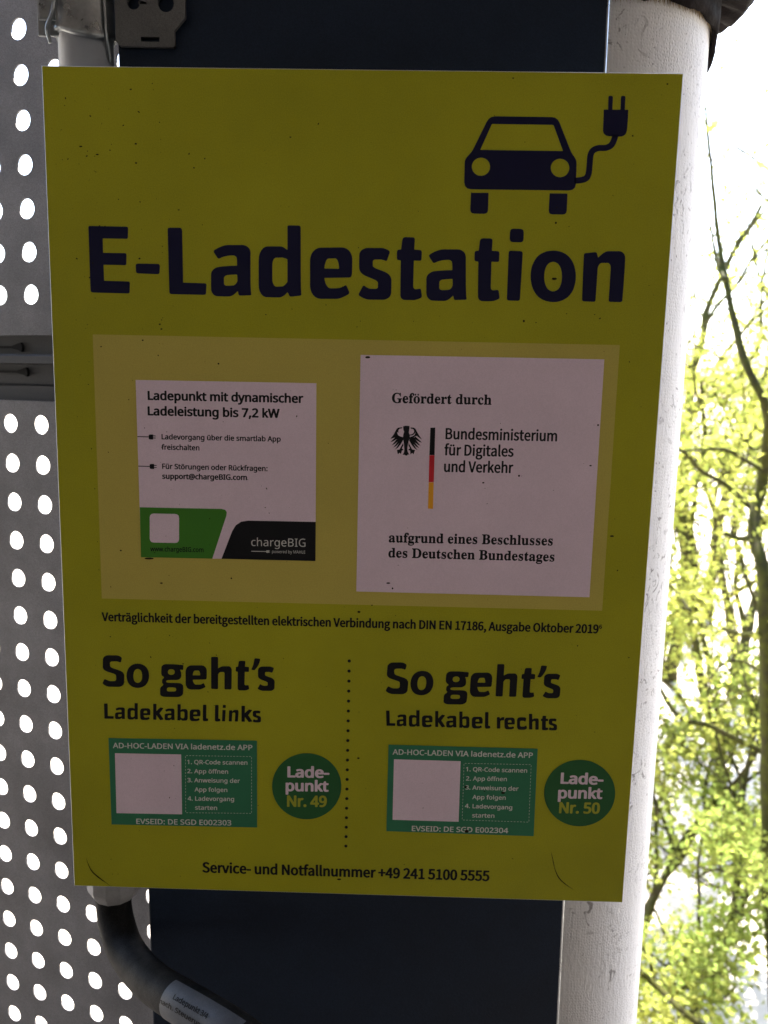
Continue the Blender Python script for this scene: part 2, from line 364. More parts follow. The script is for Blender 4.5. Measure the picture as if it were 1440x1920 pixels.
  'r': (578, [[28,-11,33,0,8,3,5,4,2,9,0,90,5,27,9,16,12,10,10,3,25,-1,11,6,4,7,2,22,-1,7,-6,6,-16,4,-19,0,-20,-4,-19,-8,-15,8,-26,1,-10,-3,-7,-5,-1,-10,0,-178,1,-6,3,-3]]),
  's': (671, [[68,-14,13,-1,21,3,19,4,23,12,18,22,6,21,0,9,-4,17,-10,15,-19,15,-58,26,-10,7,-3,6,2,5,3,4,15,3,24,-3,26,-7,12,2,8,8,9,22,-2,8,-8,5,-29,9,-27,4,-15,0,-24,-2,-32,-14,-15,-16,-4,-6,-4,-18,0,-14,3,-11,8,-13,8,-8,13,-9,59,-27,8,-6,2,-5,1,-7,-3,-6,-4,-3,-8,-3,-16,-1,-14,2,-40,12,-10,-2,-6,-6,-2,-5,0,-23,2,-6,2,-3,7,-4,23,-8]]),
  't': (506, [[77,-14,17,-1,20,3,14,5,6,7,0,22,-3,8,-4,4,-8,2,-24,-2,-8,2,-6,8,-3,21,1,83,5,4,32,0,12,4,4,8,1,22,-4,8,-8,4,-40,2,-2,4,-1,25,-2,7,-5,3,-7,3,-20,0,-9,-4,-5,-4,-13,-36,-19,-10,-6,-4,-2,-6,0,-13,2,-5,3,-4,7,-3,10,-1,4,-5,0,-92,3,-23,5,-13,8,-13,10,-9,16,-7]]),
  'u': (866, [[89,-14,26,1,29,9,17,-7,25,0,9,3,6,5,1,9,0,178,-2,7,-5,5,-10,3,-29,-1,-9,-2,-5,-5,-2,-9,0,-90,-3,-28,-7,-16,-4,-6,-8,-5,-16,-3,-12,2,-6,4,-5,7,-2,11,-2,14,0,112,-2,7,-4,5,-8,2,-29,1,-12,-3,-7,-6,-1,-8,0,-114,5,-37,12,-21,8,-7,24,-13]]),
  'y': (714, [[18,-95,16,0,29,6,22,15,17,21,13,27,77,206,1,9,-5,7,-11,3,-29,0,-9,-2,-7,-5,-5,-7,-32,-91,-5,-6,-4,6,-36,93,-4,7,-12,4,-30,1,-10,-3,-7,-5,-1,-5,1,-7,71,-179,-1,-6,-9,-21,-4,-9,-7,-6,-9,-4,-28,0,-8,-4,-4,-5,0,-24,2,-8,10,-5]])},
 'reg': {
  ' ': (364, []),
  '.': (375, [[38,-13,15,-1,9,3,10,6,7,11,1,17,-2,12,-7,9,-13,6,-16,1,-11,-3,-10,-6,-7,-11,-1,-12,3,-15,7,-10]]),
  '/': (521, [[0,-8,36,-1,6,3,4,4,91,244,1,10,-6,5,-8,2,-29,0,-7,-3,-4,-6,-92,-245,0,-8]]),
  '3': (801, [[72,-12,20,0,26,2,30,10,22,14,12,15,8,21,3,21,-5,25,-11,20,-19,13,-2,3,2,4,12,12,11,20,4,24,-4,23,-4,8,-14,19,-21,12,-11,4,-34,4,-35,-3,-17,-5,-21,-9,-13,-9,-5,-7,1,-7,7,-10,8,-10,7,-4,11,1,30,15,22,4,14,-2,8,-2,7,-6,5,-8,2,-11,-3,-12,-3,-6,-7,-9,-17,-8,-48,-4,-6,-5,-2,-10,1,-20,5,-7,6,-1,23,0,26,-3,17,-6,8,-6,4,-6,2,-16,-2,-15,-6,-10,-6,-5,-10,-4,-23,-4,-32,4,-36,12,-9,-2,-6,-7,0,-27,1,-5,3,-4,16,-7,18,-5]]),
  '4': (801, [[124,-8,32,-1,9,3,4,8,1,43,4,3,24,1,6,4,2,5,0,24,-3,7,-8,4,-22,1,-3,4,-1,150,-3,8,-8,4,-35,0,-5,-2,-5,-3,-114,-163,-4,-10,0,-26,3,-4,5,-4,109,-2,3,-4,0,-42,4,-6],
[65,94,-3,2,2,6,44,61,3,3,2,0,2,-10,-1,-60,-6,-3]]),
  ':': (375, [[38,-13,15,-1,9,3,10,6,7,11,1,17,-2,12,-7,9,-13,6,-16,1,-11,-3,-10,-6,-7,-11,-1,-12,3,-15,7,-10],
[37,137,17,-1,8,2,10,7,7,10,2,16,-3,13,-6,9,-11,7,-15,1,-14,-1,-10,-8,-7,-10,-2,-13,3,-15,7,-10]]),
  'A': (895, [[-3,-8,35,-1,10,4,3,5,25,63,3,4,6,1,69,0,5,-6,23,-59,5,-8,9,-4,32,0,7,2,5,4,1,5,-1,6,-14,37,-79,202,-4,8,-5,3,-8,2,-28,0,-7,-3,-4,-5,-96,-246,0,-9,3,-3],
[95,115,-3,3,0,4,16,42,4,5,5,-7,14,-39,1,-5,-5,-3]]),
  'F': (727, [[31,-8,37,-1,5,2,4,4,1,8,0,84,2,6,7,1,81,1,6,2,4,4,2,7,-1,24,-2,5,-5,3,-8,1,-78,0,-6,2,-2,7,0,52,2,7,5,3,86,0,9,1,6,6,0,11,0,18,-6,7,-9,2,-135,0,-8,-2,-5,-4,-1,-9,0,-240,2,-8]]),
  'L': (734, [[31,-8,143,-1,9,3,4,6,0,28,-2,5,-5,3,-8,2,-86,0,-6,2,-2,7,0,200,-2,8,-8,4,-37,-1,-6,-3,-3,-5,0,-246,2,-8]]),
  'R': (871, [[31,-8,37,-1,5,2,4,4,1,8,0,83,2,4,7,2,16,0,5,-4,54,-90,5,-6,9,-3,36,0,7,2,4,4,1,5,-2,5,-60,99,2,5,14,7,13,13,9,14,6,20,0,16,-6,32,-15,22,-7,5,-30,14,-38,5,-75,0,-7,-2,-5,-4,-1,-9,0,-240,2,-8],
[84,139,-4,3,-2,4,0,59,2,7,5,2,10,0,26,-3,17,-7,7,-10,3,-16,-2,-16,-7,-12,-6,-4,-10,-4,-26,-3]]),
  'S': (769, [[74,-12,18,0,30,4,20,7,20,11,17,20,4,8,5,27,-1,14,-5,18,-8,13,-6,8,-16,12,-72,33,-9,9,-5,12,1,10,3,9,6,7,10,4,16,2,21,-2,35,-10,6,0,6,4,4,6,7,20,-1,8,-8,7,-27,9,-35,4,-15,0,-18,-1,-19,-5,-26,-14,-12,-14,-9,-18,-2,-23,3,-22,3,-7,11,-19,24,-18,64,-29,10,-8,6,-11,1,-11,-4,-12,-7,-8,-12,-6,-20,-2,-30,3,-38,11,-7,-2,-5,-4,-2,-6,0,-25,1,-5,3,-4,8,-4,24,-7]]),
  'a': (786, [[66,-12,16,0,18,1,14,5,15,7,3,-1,6,-7,8,-2,25,1,6,2,3,4,1,129,-4,29,-4,8,-12,17,-25,15,-32,4,-27,-2,-17,-4,-24,-9,-8,-4,-3,-4,0,-7,8,-18,3,-5,4,-3,13,0,25,9,26,3,7,-2,5,-4,8,-12,0,-11,-2,-4,-57,-6,-7,-3,-30,-13,-15,-16,-4,-7,-5,-26,3,-23,4,-9,9,-12,9,-8,18,-9],
[74,32,-8,5,-4,10,1,14,5,9,6,4,13,4,28,4,8,-2,1,-6,-2,-18,-10,-14,-16,-8,-12,-2]]),
  'b': (861, [[108,-12,16,0,31,6,25,18,7,6,14,28,3,10,4,41,-5,41,-17,33,-30,22,-38,7,-23,-2,-17,-6,-4,1,-1,5,0,64,-2,7,-5,4,-5,2,-35,-1,-7,-4,-2,-8,1,-262,2,-5,6,-3,24,-1,8,1,7,7,4,1,21,-9],
[106,34,-12,3,-8,7,-4,5,-6,21,-2,34,3,21,7,17,12,10,18,3,15,-4,12,-11,7,-18,3,-33,-3,-24,-9,-20,-12,-10,-12,-3]]),
  'c': (672, [[94,-12,19,0,25,2,21,8,4,4,2,4,1,26,-2,5,-3,4,-6,2,-5,0,-22,-7,-18,-3,-20,3,-6,3,-8,9,-8,15,-2,9,-2,22,3,25,7,17,6,8,10,7,16,3,14,-1,25,-6,8,1,6,5,8,21,0,11,-6,5,-22,7,-23,3,-19,0,-19,-3,-23,-8,-20,-15,-12,-16,-5,-8,-8,-24,-3,-30,1,-24,2,-14,10,-26,13,-18,17,-13,24,-10]]),
  'd': (861, [[89,-12,29,1,27,10,13,-7,28,-1,6,2,5,5,1,264,-2,7,-6,5,-36,1,-6,-2,-4,-4,-2,-7,0,-64,-2,-5,-4,-1,-17,6,-23,2,-11,-1,-27,-6,-28,-22,-18,-33,-5,-46,5,-40,3,-10,14,-25,11,-10,20,-13],
[95,34,-10,3,-11,11,-7,20,-3,26,3,26,9,22,11,10,16,3,18,-4,11,-11,8,-20,2,-36,-3,-23,-8,-17,-13,-9,-14,-3]]),
  'e': (790, [[99,-12,17,0,29,2,32,10,4,4,3,6,-1,27,-5,5,-8,2,-39,-10,-20,-1,-17,3,-13,7,-5,7,-8,14,-2,8,2,5,6,1,106,0,9,4,3,8,0,21,-3,24,-7,19,-11,17,-15,14,-12,7,-15,5,-19,3,-16,0,-21,-4,-23,-10,-15,-13,-7,-8,-11,-19,-7,-22,-3,-27,4,-39,8,-22,13,-18,18,-14,10,-6,19,-7],
[72,122,-3,2,0,5,8,15,10,8,11,3,14,-1,9,-4,6,-8,5,-13,-1,-5,-4,-2]]),
  'f': (482, [[36,-8,35,-1,7,3,3,4,1,152,3,4,3,0,33,2,6,5,1,8,0,17,-3,6,-7,4,-33,2,-3,5,2,13,4,11,8,5,8,0,23,-4,10,4,4,7,6,21,-2,6,-7,5,-15,4,-27,2,-26,-5,-20,-10,-8,-8,-11,-19,-6,-38,-4,-3,-21,-8,-6,-6,-1,-15,3,-7,8,-3,18,-1,4,-4,0,-147,3,-8]]),
  'g': (861, [[91,-92,24,0,25,4,8,2,28,17,16,29,6,35,0,187,-2,9,-7,5,-29,0,-15,-8,-24,10,-15,2,-17,0,-28,-6,-9,-6,-22,-18,-17,-33,-6,-42,5,-40,5,-15,13,-24,24,-19,12,-5,23,-4,11,0,23,2,14,6,4,-2,-1,-14,-4,-9,-7,-10,-11,-7,-16,-3,-26,3,-39,11,-8,-1,-6,-6,-1,-5,0,-23,1,-6,3,-3,32,-11],
[100,32,-14,4,-11,10,-8,20,-3,28,3,26,8,20,12,11,15,4,17,-3,13,-10,8,-19,3,-33,-4,-30,-7,-16,-13,-10]]),
  'h': (866, [[26,-8,36,-1,6,2,3,4,2,8,0,87,4,32,5,15,6,7,9,6,16,3,18,-4,8,-9,3,-6,4,-23,0,-108,1,-8,3,-4,6,-2,32,0,8,3,4,8,0,125,-3,23,-3,8,-14,22,-27,16,-37,4,-16,-2,-22,-6,-4,0,-1,6,-1,67,-3,7,-7,3,-35,-1,-7,-3,-3,-7,0,-260,2,-8]]),
  'i': (361, [[26,-8,37,0,7,3,2,5,1,185,-3,7,-8,4,-35,0,-7,-4,-2,-5,-1,-184,3,-8],
[36,211,14,-1,8,2,9,6,7,9,2,11,-2,12,-6,9,-10,6,-11,2,-13,-2,-11,-5,-6,-10,-2,-12,3,-12,6,-10]]),
  'k': (748, [[26,-8,35,-1,5,2,4,3,3,8,0,57,1,5,5,2,5,-4,48,-64,7,-7,8,-2,38,0,7,3,3,6,-3,8,-68,92,-4,6,1,4,7,9,58,60,3,6,-1,5,-3,4,-7,2,-34,0,-8,-1,-15,-13,-42,-45,-5,-1,-1,8,-1,120,-2,7,-8,4,-35,-1,-7,-3,-3,-7,0,-260,2,-8]]),
  'l': (361, [[26,-8,37,0,7,3,2,7,1,260,-3,9,-8,4,-35,-1,-7,-3,-3,-7,0,-260,2,-8]]),
  'm': (1310, [[26,-8,36,-1,6,2,3,4,2,8,0,87,3,31,6,16,5,7,9,6,14,2,9,-1,7,-3,5,-7,3,-7,2,-18,0,-115,1,-5,3,-4,8,-3,31,0,7,2,4,4,2,8,0,97,3,25,7,15,4,5,9,5,14,3,11,-3,6,-4,5,-6,3,-12,2,-12,0,-113,1,-8,5,-4,7,-2,29,0,9,3,3,4,1,6,0,122,-4,29,-11,23,-6,5,-20,12,-28,5,-15,0,-15,-2,-16,-6,-20,-11,-28,15,-24,4,-28,-2,-26,-9,-9,6,-6,1,-26,0,-7,-2,-4,-5,-1,-5,0,-180,2,-8]]),
  'n': (866, [[26,-8,36,-1,6,2,3,4,2,8,0,87,3,32,6,15,6,7,10,6,16,3,17,-4,8,-9,3,-6,4,-23,0,-108,1,-8,5,-4,8,-2,29,0,9,5,2,9,0,124,-4,27,-16,25,-25,15,-28,4,-29,-2,-27,-10,-3,1,-7,6,-7,1,-26,0,-9,-4,-2,-10,0,-178,2,-8]]),
  'o': (847, [[96,-12,23,1,25,5,9,4,27,20,20,35,6,43,-4,28,-8,26,-14,20,-15,13,-9,6,-22,8,-20,3,-14,0,-30,-6,-8,-2,-30,-21,-16,-27,-4,-10,-5,-36,0,-10,3,-26,10,-26,14,-20,18,-14,24,-11],
[100,34,-13,3,-12,11,-7,18,-4,30,3,25,9,20,12,10,20,4,16,-4,13,-12,8,-19,3,-32,-4,-23,-9,-19,-7,-7,-7,-4,-13,-2]]),
  'p': (861, [[26,-92,36,-1,6,2,3,4,2,8,0,68,1,5,5,1,18,-6,19,-1,11,0,28,6,30,22,16,30,3,10,4,34,0,14,-5,35,-18,33,-29,21,-28,7,-16,0,-17,-2,-24,-9,-10,7,-7,0,-26,0,-6,-2,-4,-4,-1,-9,0,-261,2,-8],
[112,32,-17,4,-11,10,-8,20,-3,30,3,30,8,16,12,10,16,3,17,-4,11,-11,8,-19,3,-29,-3,-27,-8,-18,-12,-11,-7,-3]]),
  'r': (578, [[26,-8,36,-1,6,2,3,4,2,8,0,90,4,27,10,17,13,11,13,3,24,-1,9,6,2,5,3,22,-1,7,-5,4,-15,4,-28,-1,-10,-3,-21,-10,-8,8,-8,2,-27,0,-6,-2,-4,-4,-1,-9,0,-177,2,-8]]),
  's': (671, [[66,-12,19,0,23,2,10,3,24,12,17,21,5,21,0,9,-4,17,-9,15,-19,14,-58,26,-10,7,-3,7,1,5,4,5,7,3,9,1,26,-3,23,-7,13,1,7,7,9,22,-2,6,-8,6,-24,8,-28,4,-18,0,-22,-3,-30,-12,-14,-15,-4,-6,-4,-18,0,-14,3,-11,8,-13,7,-8,13,-8,59,-27,8,-7,4,-5,0,-7,-3,-7,-5,-4,-10,-3,-14,-1,-15,2,-40,12,-8,-1,-5,-4,-2,-6,0,-23,1,-5,3,-4,27,-10]]),
  't': (506, [[75,-12,20,0,17,2,14,4,4,6,0,22,-2,8,-9,4,-24,-2,-10,2,-7,10,-3,21,1,85,2,4,3,0,35,1,8,2,5,7,0,22,-2,6,-7,4,-42,2,-3,4,0,27,-3,7,-8,4,-22,0,-6,-3,-4,-5,-11,-34,-5,-3,-16,-9,-5,-4,-2,-5,0,-12,2,-5,3,-3,6,-2,11,-1,4,-4,1,-95,2,-23,4,-12,8,-12,8,-8,16,-8]]),
  'u': (866, [[86,-12,30,1,29,10,3,-1,8,-6,7,-1,25,0,6,2,4,4,1,9,0,178,-1,6,-6,5,-7,1,-30,0,-7,-2,-3,-4,-2,-8,0,-90,-3,-29,-7,-16,-5,-6,-9,-6,-17,-3,-12,2,-6,4,-7,7,-3,9,-2,17,0,111,-2,8,-7,6,-11,0,-26,0,-6,-2,-4,-4,-1,-8,0,-114,5,-37,12,-20,6,-6,23,-13]]),
  'v': (711, [[68,-8,40,-1,7,3,4,4,69,182,1,8,-4,6,-8,2,-32,0,-7,-1,-4,-3,-41,-111,-4,-5,-2,1,-2,4,-35,98,-6,13,-9,4,-32,0,-8,0,-6,-5,-1,-4,1,-6,67,-178,5,-8]]),
  'ö': (847, [[96,-12,23,1,25,5,9,4,27,20,20,35,6,43,-4,28,-8,26,-14,20,-15,13,-9,6,-22,8,-20,3,-14,0,-30,-6,-8,-2,-30,-21,-16,-27,-4,-10,-5,-36,0,-10,3,-26,10,-26,14,-20,18,-14,24,-11],
[100,34,-13,3,-12,11,-7,18,-4,30,3,25,9,20,12,10,20,4,16,-4,13,-12,8,-19,3,-32,-4,-23,-9,-19,-7,-7,-7,-4,-13,-2],
[64,211,14,-1,9,3,9,7,5,8,1,10,-2,10,-8,8,-7,6,-12,2,-12,-2,-10,-6,-7,-9,-2,-10,3,-11,9,-11],
[132,211,13,-1,9,2,7,6,7,8,2,10,-2,10,-4,8,-9,6,-11,4,-14,-2,-10,-6,-8,-9,-3,-11,4,-12,8,-8]]),
  'ü': (866, [[86,-12,30,1,29,10,3,-1,8,-6,7,-1,25,0,6,2,4,4,1,9,0,178,-1,6,-6,5,-7,1,-30,0,-7,-2,-3,-4,-2,-8,0,-90,-3,-29,-7,-16,-5,-6,-9,-6,-17,-3,-12,2,-6,4,-7,7,-3,9,-2,17,0,111,-2,8,-7,6,-11,0,-26,0,-6,-2,-4,-4,-1,-8,0,-114,5,-37,12,-20,6,-6,23,-13],
[69,206,10,0,11,5,10,9,3,8,0,10,-4,9,-8,8,-10,5,-12,0,-11,-4,-10,-8,-4,-9,0,-11,4,-9,10,-9],
[132,208,14,-1,9,2,9,6,5,8,2,11,-2,10,-8,9,-8,5,-11,2,-13,-2,-9,-6,-7,-10,-3,-10,4,-11,8,-9]])},
 'med': {
  ' ': (364, []),
  '-': (451, [[14,74,78,0,8,1,5,3,1,4,0,26,-4,5,-7,2,-83,-1,-4,-3,-2,-3,0,-23,2,-7]]),
  '.': (375, [[41,-11,11,0,12,5,8,6,4,10,0,16,-3,9,-8,8,-12,5,-11,0,-11,-3,-8,-7,-5,-9,-1,-11,3,-14,9,-10]]),
  '0': (801, [[94,-10,27,2,13,4,19,12,17,19,14,31,4,26,3,34,-5,63,-16,41,-17,20,-13,8,-16,7,-24,3,-23,-2,-12,-4,-19,-11,-17,-20,-13,-31,-4,-27,-3,-37,5,-58,16,-42,14,-17,9,-7,18,-10],
[95,31,-15,5,-13,17,-8,29,-3,44,4,43,8,29,13,17,19,5,19,-6,13,-16,9,-30,3,-44,-4,-43,-9,-31,-13,-15,-15,-4]]),
  '1': (801, [[94,-6,30,0,6,3,2,6,0,243,-3,8,-8,3,-21,0,-8,-3,-63,-49,-5,-7,2,-6,11,-14,5,-5,5,-2,8,3,25,20,4,1,2,-3,0,-188,2,-7]]),
  '2': (801, [[17,-6,160,-1,8,2,4,5,1,27,-2,4,-4,3,-100,1,-5,1,-1,2,3,6,69,71,17,24,11,26,2,25,-6,28,-16,22,-24,14,-10,2,-26,4,-27,-3,-19,-5,-12,-6,-20,-13,-6,-6,-1,-5,3,-6,13,-16,6,-2,7,1,24,15,13,4,17,2,16,-3,9,-5,6,-8,3,-8,2,-12,-2,-13,-4,-13,-18,-28,-97,-101,-2,-7,0,-20,3,-6]]),
  '3': (801, [[75,-10,14,0,26,2,30,10,17,10,9,10,8,10,7,18,2,21,-4,26,-12,17,-23,18,1,4,16,14,11,18,3,24,-4,23,-7,13,-11,14,-21,11,-10,3,-33,4,-30,-3,-17,-5,-19,-9,-14,-9,-3,-6,1,-6,9,-13,6,-6,4,-2,8,1,30,15,25,3,14,-1,8,-3,9,-6,5,-10,2,-11,-2,-13,-3,-6,-8,-9,-11,-7,-8,-2,-47,-4,-5,-6,-2,-8,1,-18,5,-5,54,-5,18,-6,8,-6,4,-7,3,-17,-3,-15,-6,-11,-6,-5,-12,-6,-25,-3,-35,4,-33,11,-7,-2,-4,-5,0,-26,2,-4,3,-4,15,-6,18,-5]]),
  '4': (801, [[128,-6,26,-1,8,3,3,7,1,44,5,3,24,1,5,3,1,6,0,21,-3,7,-6,3,-22,0,-4,2,-1,3,0,152,-3,7,-8,3,-28,0,-5,-2,-5,-3,-113,-163,-4,-9,0,-23,3,-5,4,-2,110,-2,3,-7,1,-42,2,-4],
[58,91,-2,4,2,5,53,75,4,5,3,0,1,-10,-1,-76,-6,-3]]),
  ':': (375, [[41,-11,11,0,12,5,8,6,4,10,0,16,-3,9,-8,8,-12,5,-11,0,-11,-3,-8,-7,-5,-9,-1,-11,3,-14,9,-10],
[40,139,13,0,10,3,7,6,5,10,1,16,-3,10,-7,8,-11,6,-13,1,-10,-3,-9,-8,-4,-8,-2,-12,3,-14,8,-9]]),
  'A': (895, [[0,-6,29,-1,9,4,4,6,24,62,4,5,6,0,77,-1,4,-5,23,-59,5,-8,7,-3,26,-1,8,2,3,3,1,5,-2,7,-74,193,-18,45,-7,8,-7,2,-22,0,-7,-3,-4,-5,-95,-244,0,-8],
[89,113,-3,2,1,6,21,55,4,6,2,-2,4,-8,18,-50,1,-7,-6,-3]]),
  'B': (910, [[34,-6,88,-1,36,5,12,5,19,10,21,25,7,32,-3,24,-5,11,-7,9,-23,18,1,4,16,14,8,14,4,18,0,12,-7,26,-22,22,-31,11,-38,4,-72,0,-7,-2,-3,-3,-2,-10,0,-237,2,-7],
[79,33,-4,3,-1,4,0,62,2,6,5,2,32,0,25,-2,14,-6,8,-7,4,-10,2,-16,-4,-14,-8,-11,-10,-6,-9,-2,-23,-3],
[79,150,-4,3,-1,5,0,50,3,7,31,1,21,-2,16,-4,9,-8,4,-13,0,-9,-2,-12,-8,-9,-16,-7,-24,-2]]),
  'C': (885, [[130,-10,12,0,31,2,31,9,4,3,1,4,-1,27,-3,4,-5,1,-28,-6,-20,-2,-30,1,-22,8,-12,9,-7,10,-13,29,-5,35,5,34,3,12,15,26,14,11,14,7,10,3,21,1,25,-3,25,-9,5,1,4,3,12,21,2,6,-2,4,-6,5,-31,10,-37,4,-34,-3,-10,-3,-26,-12,-22,-17,-9,-10,-13,-21,-11,-33,-3,-34,2,-39,10,-33,15,-24,14,-14,17,-12,28,-11]]),
  'D': (1022, [[34,-6,72,-1,41,5,31,11,23,15,8,7,17,23,11,30,3,13,2,34,-4,35,-10,28,-5,9,-17,20,-24,17,-34,13,-34,4,-76,0,-7,-2,-3,-3,-2,-10,0,-237,2,-7],
[79,34,-4,3,-1,5,0,170,3,3,3,1,25,0,37,-6,28,-16,14,-20,6,-21,2,-25,-2,-31,-2,-8,-12,-25,-12,-12,-6,-4,-27,-10,-29,-4]]),
  'E': (779, [[34,-6,135,-1,8,2,3,3,2,6,0,22,-2,4,-4,3,-96,1,-5,3,-1,7,0,58,2,6,6,2,83,0,8,4,2,9,-1,21,-2,4,-4,2,-86,1,-6,2,-2,7,1,53,6,3,95,1,4,3,2,7,0,21,-2,4,-3,3,-9,2,-129,0,-8,-2,-3,-3,-2,-10,0,-237,2,-7]]),
  'G': (1020, [[134,-10,13,0,43,4,38,8,8,4,2,9,-1,117,-5,5,-8,1,-77,0,-10,-2,-3,-5,0,-9,0,-16,3,-6,9,-2,38,0,5,-3,1,-55,-4,-5,-13,-3,-23,-1,-27,2,-19,7,-8,4,-13,12,-11,20,-7,22,-2,23,5,40,4,10,16,25,15,12,18,7,21,3,13,0,25,-3,31,-9,8,2,4,5,8,17,1,6,0,4,-8,6,-32,10,-40,4,-37,-3,-38,-14,-25,-18,-8,-10,-16,-21,-10,-30,-4,-36,2,-39,11,-33,12,-20,11,-12,23,-18,31,-12]]),
  'H': (1038, [[34,-6,30,0,6,2,3,4,1,104,2,4,6,2,95,0,6,-2,2,-6,1,-102,4,-5,7,-2,26,1,8,3,2,9,0,238,-1,6,-3,4,-8,3,-25,0,-6,-2,-4,-3,-1,-7,0,-87,-3,-6,-6,-1,-99,1,-3,6,0,87,-2,7,-3,3,-8,2,-25,-1,-8,-3,-2,-9,0,-239,2,-7]]),
  'I': (475, [[14,-6,86,-1,8,2,4,5,0,14,-2,7,-5,4,-19,5,-2,4,-1,4,0,176,3,6,19,5,6,5,1,20,-2,3,-4,3,-88,1,-8,-2,-4,-5,0,-14,2,-7,5,-4,19,-5,2,-4,1,-4,0,-176,-3,-6,-19,-5,-6,-5,-1,-20,2,-4]]),
  'L': (734, [[34,-6,137,-1,8,3,4,6,0,25,-2,4,-4,3,-96,1,-6,3,-1,8,0,200,-2,7,-8,3,-29,0,-6,-2,-3,-6,0,-244,2,-7]]),
  'N': (1064, [[34,-6,28,0,5,2,3,4,0,163,1,6,2,3,7,-7,108,-167,6,-4,6,-1,29,0,9,4,2,9,0,236,-1,8,-3,4,-7,3,-25,-1,-6,-2,-3,-4,1,-162,-1,-7,-3,-3,-9,11,-105,163,-6,4,-7,1,-28,0,-9,-4,-2,-9,0,-239,2,-7]]),
  'O': (1094, [[130,-10,12,0,36,6,27,12,23,19,11,16,9,15,8,29,4,36,-5,46,-9,27,-16,25,-20,19,-10,6,-27,10,-31,4,-32,-2,-16,-4,-26,-11,-23,-19,-15,-22,-5,-10,-9,-29,-2,-29,0,-16,3,-33,9,-30,15,-24,20,-18,11,-8,28,-11],
[132,31,-18,3,-12,4,-10,7,-10,9,-14,32,-5,41,5,37,16,34,12,10,14,7,28,4,20,-2,7,-3,15,-6,10,-11,16,-33,4,-41,-4,-38,-16,-33,-11,-10,-16,-7,-23,-4]]),
  'P': (847, [[34,-6,30,0,6,2,3,4,1,82,2,7,4,2,23,0,25,3,28,8,21,14,15,20,7,18,3,20,-4,30,-4,8,-11,16,-11,10,-27,13,-41,5,-66,1,-7,-2,-3,-3,-2,-10,0,-237,2,-7],
[79,131,-4,3,-1,4,0,70,2,6,4,2,16,0,25,-2,19,-9,9,-11,3,-17,-3,-21,-6,-10,-7,-6,-15,-5]]),
  'Q': (1094, [[193,-65,44,-1,5,2,4,4,-3,7,-46,47,-3,6,3,4,20,12,22,26,14,32,3,10,4,40,-4,44,-9,27,-15,23,-7,9,-22,17,-29,12,-29,4,-14,0,-33,-4,-26,-11,-9,-5,-21,-19,-15,-25,-11,-33,-2,-28,0,-17,4,-36,8,-26,8,-14,9,-13,18,-16,10,-7,27,-12,44,-6,43,-48],
[132,31,-18,3,-12,4,-10,7,-10,9,-14,32,-5,41,5,37,16,34,12,10,14,7,28,4,20,-2,7,-3,15,-6,10,-11,16,-33,4,-41,-4,-38,-16,-33,-11,-10,-16,-7,-23,-4]]),
  'R': (871, [[34,-6,30,0,5,1,3,3,2,7,0,85,2,5,6,1,23,0,6,-2,59,-98,8,-3,30,0,7,2,4,3,1,4,-3,6,-59,98,0,5,15,9,14,12,9,14,5,18,1,17,-6,31,-15,20,-7,7,-29,13,-39,4,-68,1,-7,-2,-3,-3,-2,-10,0,-237,2,-7],
[79,137,-4,2,-1,5,0,64,2,6,4,2,17,0,25,-2,12,-4,8,-5,8,-10,3,-17,-3,-17,-8,-13,-10,-6,-9,-3,-23,-3]]),
  'S': (769, [[77,-10,13,0,31,4,24,10,14,8,17,20,2,7,6,26,-2,15,-5,18,-9,13,-20,17,-71,33,-10,9,-5,14,0,10,4,10,6,7,12,5,24,2,21,-3,29,-9,7,3,4,5,7,18,0,10,-6,4,-28,10,-45,4,-18,-2,-21,-6,-22,-13,-13,-13,-7,-18,-2,-22,2,-21,4,-7,10,-17,25,-19,63,-28,11,-9,5,-12,1,-11,-4,-14,-8,-8,-13,-6,-24,-3,-36,4,-29,9,-6,0,-3,-3,-2,-6,0,-24,2,-5,2,-3,31,-9]]),
  'V': (840, [[89,-6,31,0,6,2,4,6,86,242,1,6,-4,5,-7,2,-27,0,-6,-2,-4,-4,-59,-168,-5,-7,-2,1,-3,5,-59,168,-5,5,-8,2,-26,-1,-5,-1,-3,-3,-1,-5,3,-10,80,-225,6,-14]]),
  'a': (786, [[70,-10,10,0,20,2,15,6,17,10,3,-2,5,-9,6,-3,22,0,4,2,3,4,1,127,-4,28,-6,14,-8,11,-24,13,-32,5,-22,-2,-18,-4,-24,-9,-6,-3,-2,-4,0,-6,7,-17,7,-7,8,0,24,9,26,3,10,-1,8,-4,4,-6,4,-8,1,-13,-2,-6,-58,-6,-9,-2,-28,-12,-18,-22,-6,-26,4,-23,2,-7,10,-13,10,-7,16,-8],
[78,29,-13,4,-7,9,-1,8,1,8,2,7,4,6,7,5,15,5,27,3,10,0,5,-2,1,-5,-3,-21,-10,-15,-16,-10]]),
  'c': (672, [[98,-10,12,0,26,3,20,7,5,8,0,24,-3,6,-8,2,-19,-6,-19,-3,-10,0,-15,3,-7,4,-8,8,-8,17,-2,9,-3,22,3,25,8,18,6,9,11,7,17,3,18,-1,23,-5,5,0,5,5,8,19,-1,10,-6,4,-21,7,-24,3,-22,-2,-11,-2,-20,-8,-19,-14,-13,-17,-5,-8,-7,-23,-2,-28,1,-24,2,-14,9,-24,13,-18,18,-14,23,-9]]),
  'd': (861, [[92,-10,8,0,19,2,16,6,12,8,3,-2,6,-8,6,-2,23,0,4,2,3,4,1,261,-1,7,-5,4,-29,0,-6,-1,-4,-3,-2,-7,0,-69,-1,-6,-3,0,-23,10,-16,2,-11,-1,-30,-6,-28,-21,-17,-32,-5,-46,4,-40,4,-10,14,-24,21,-18,10,-4],
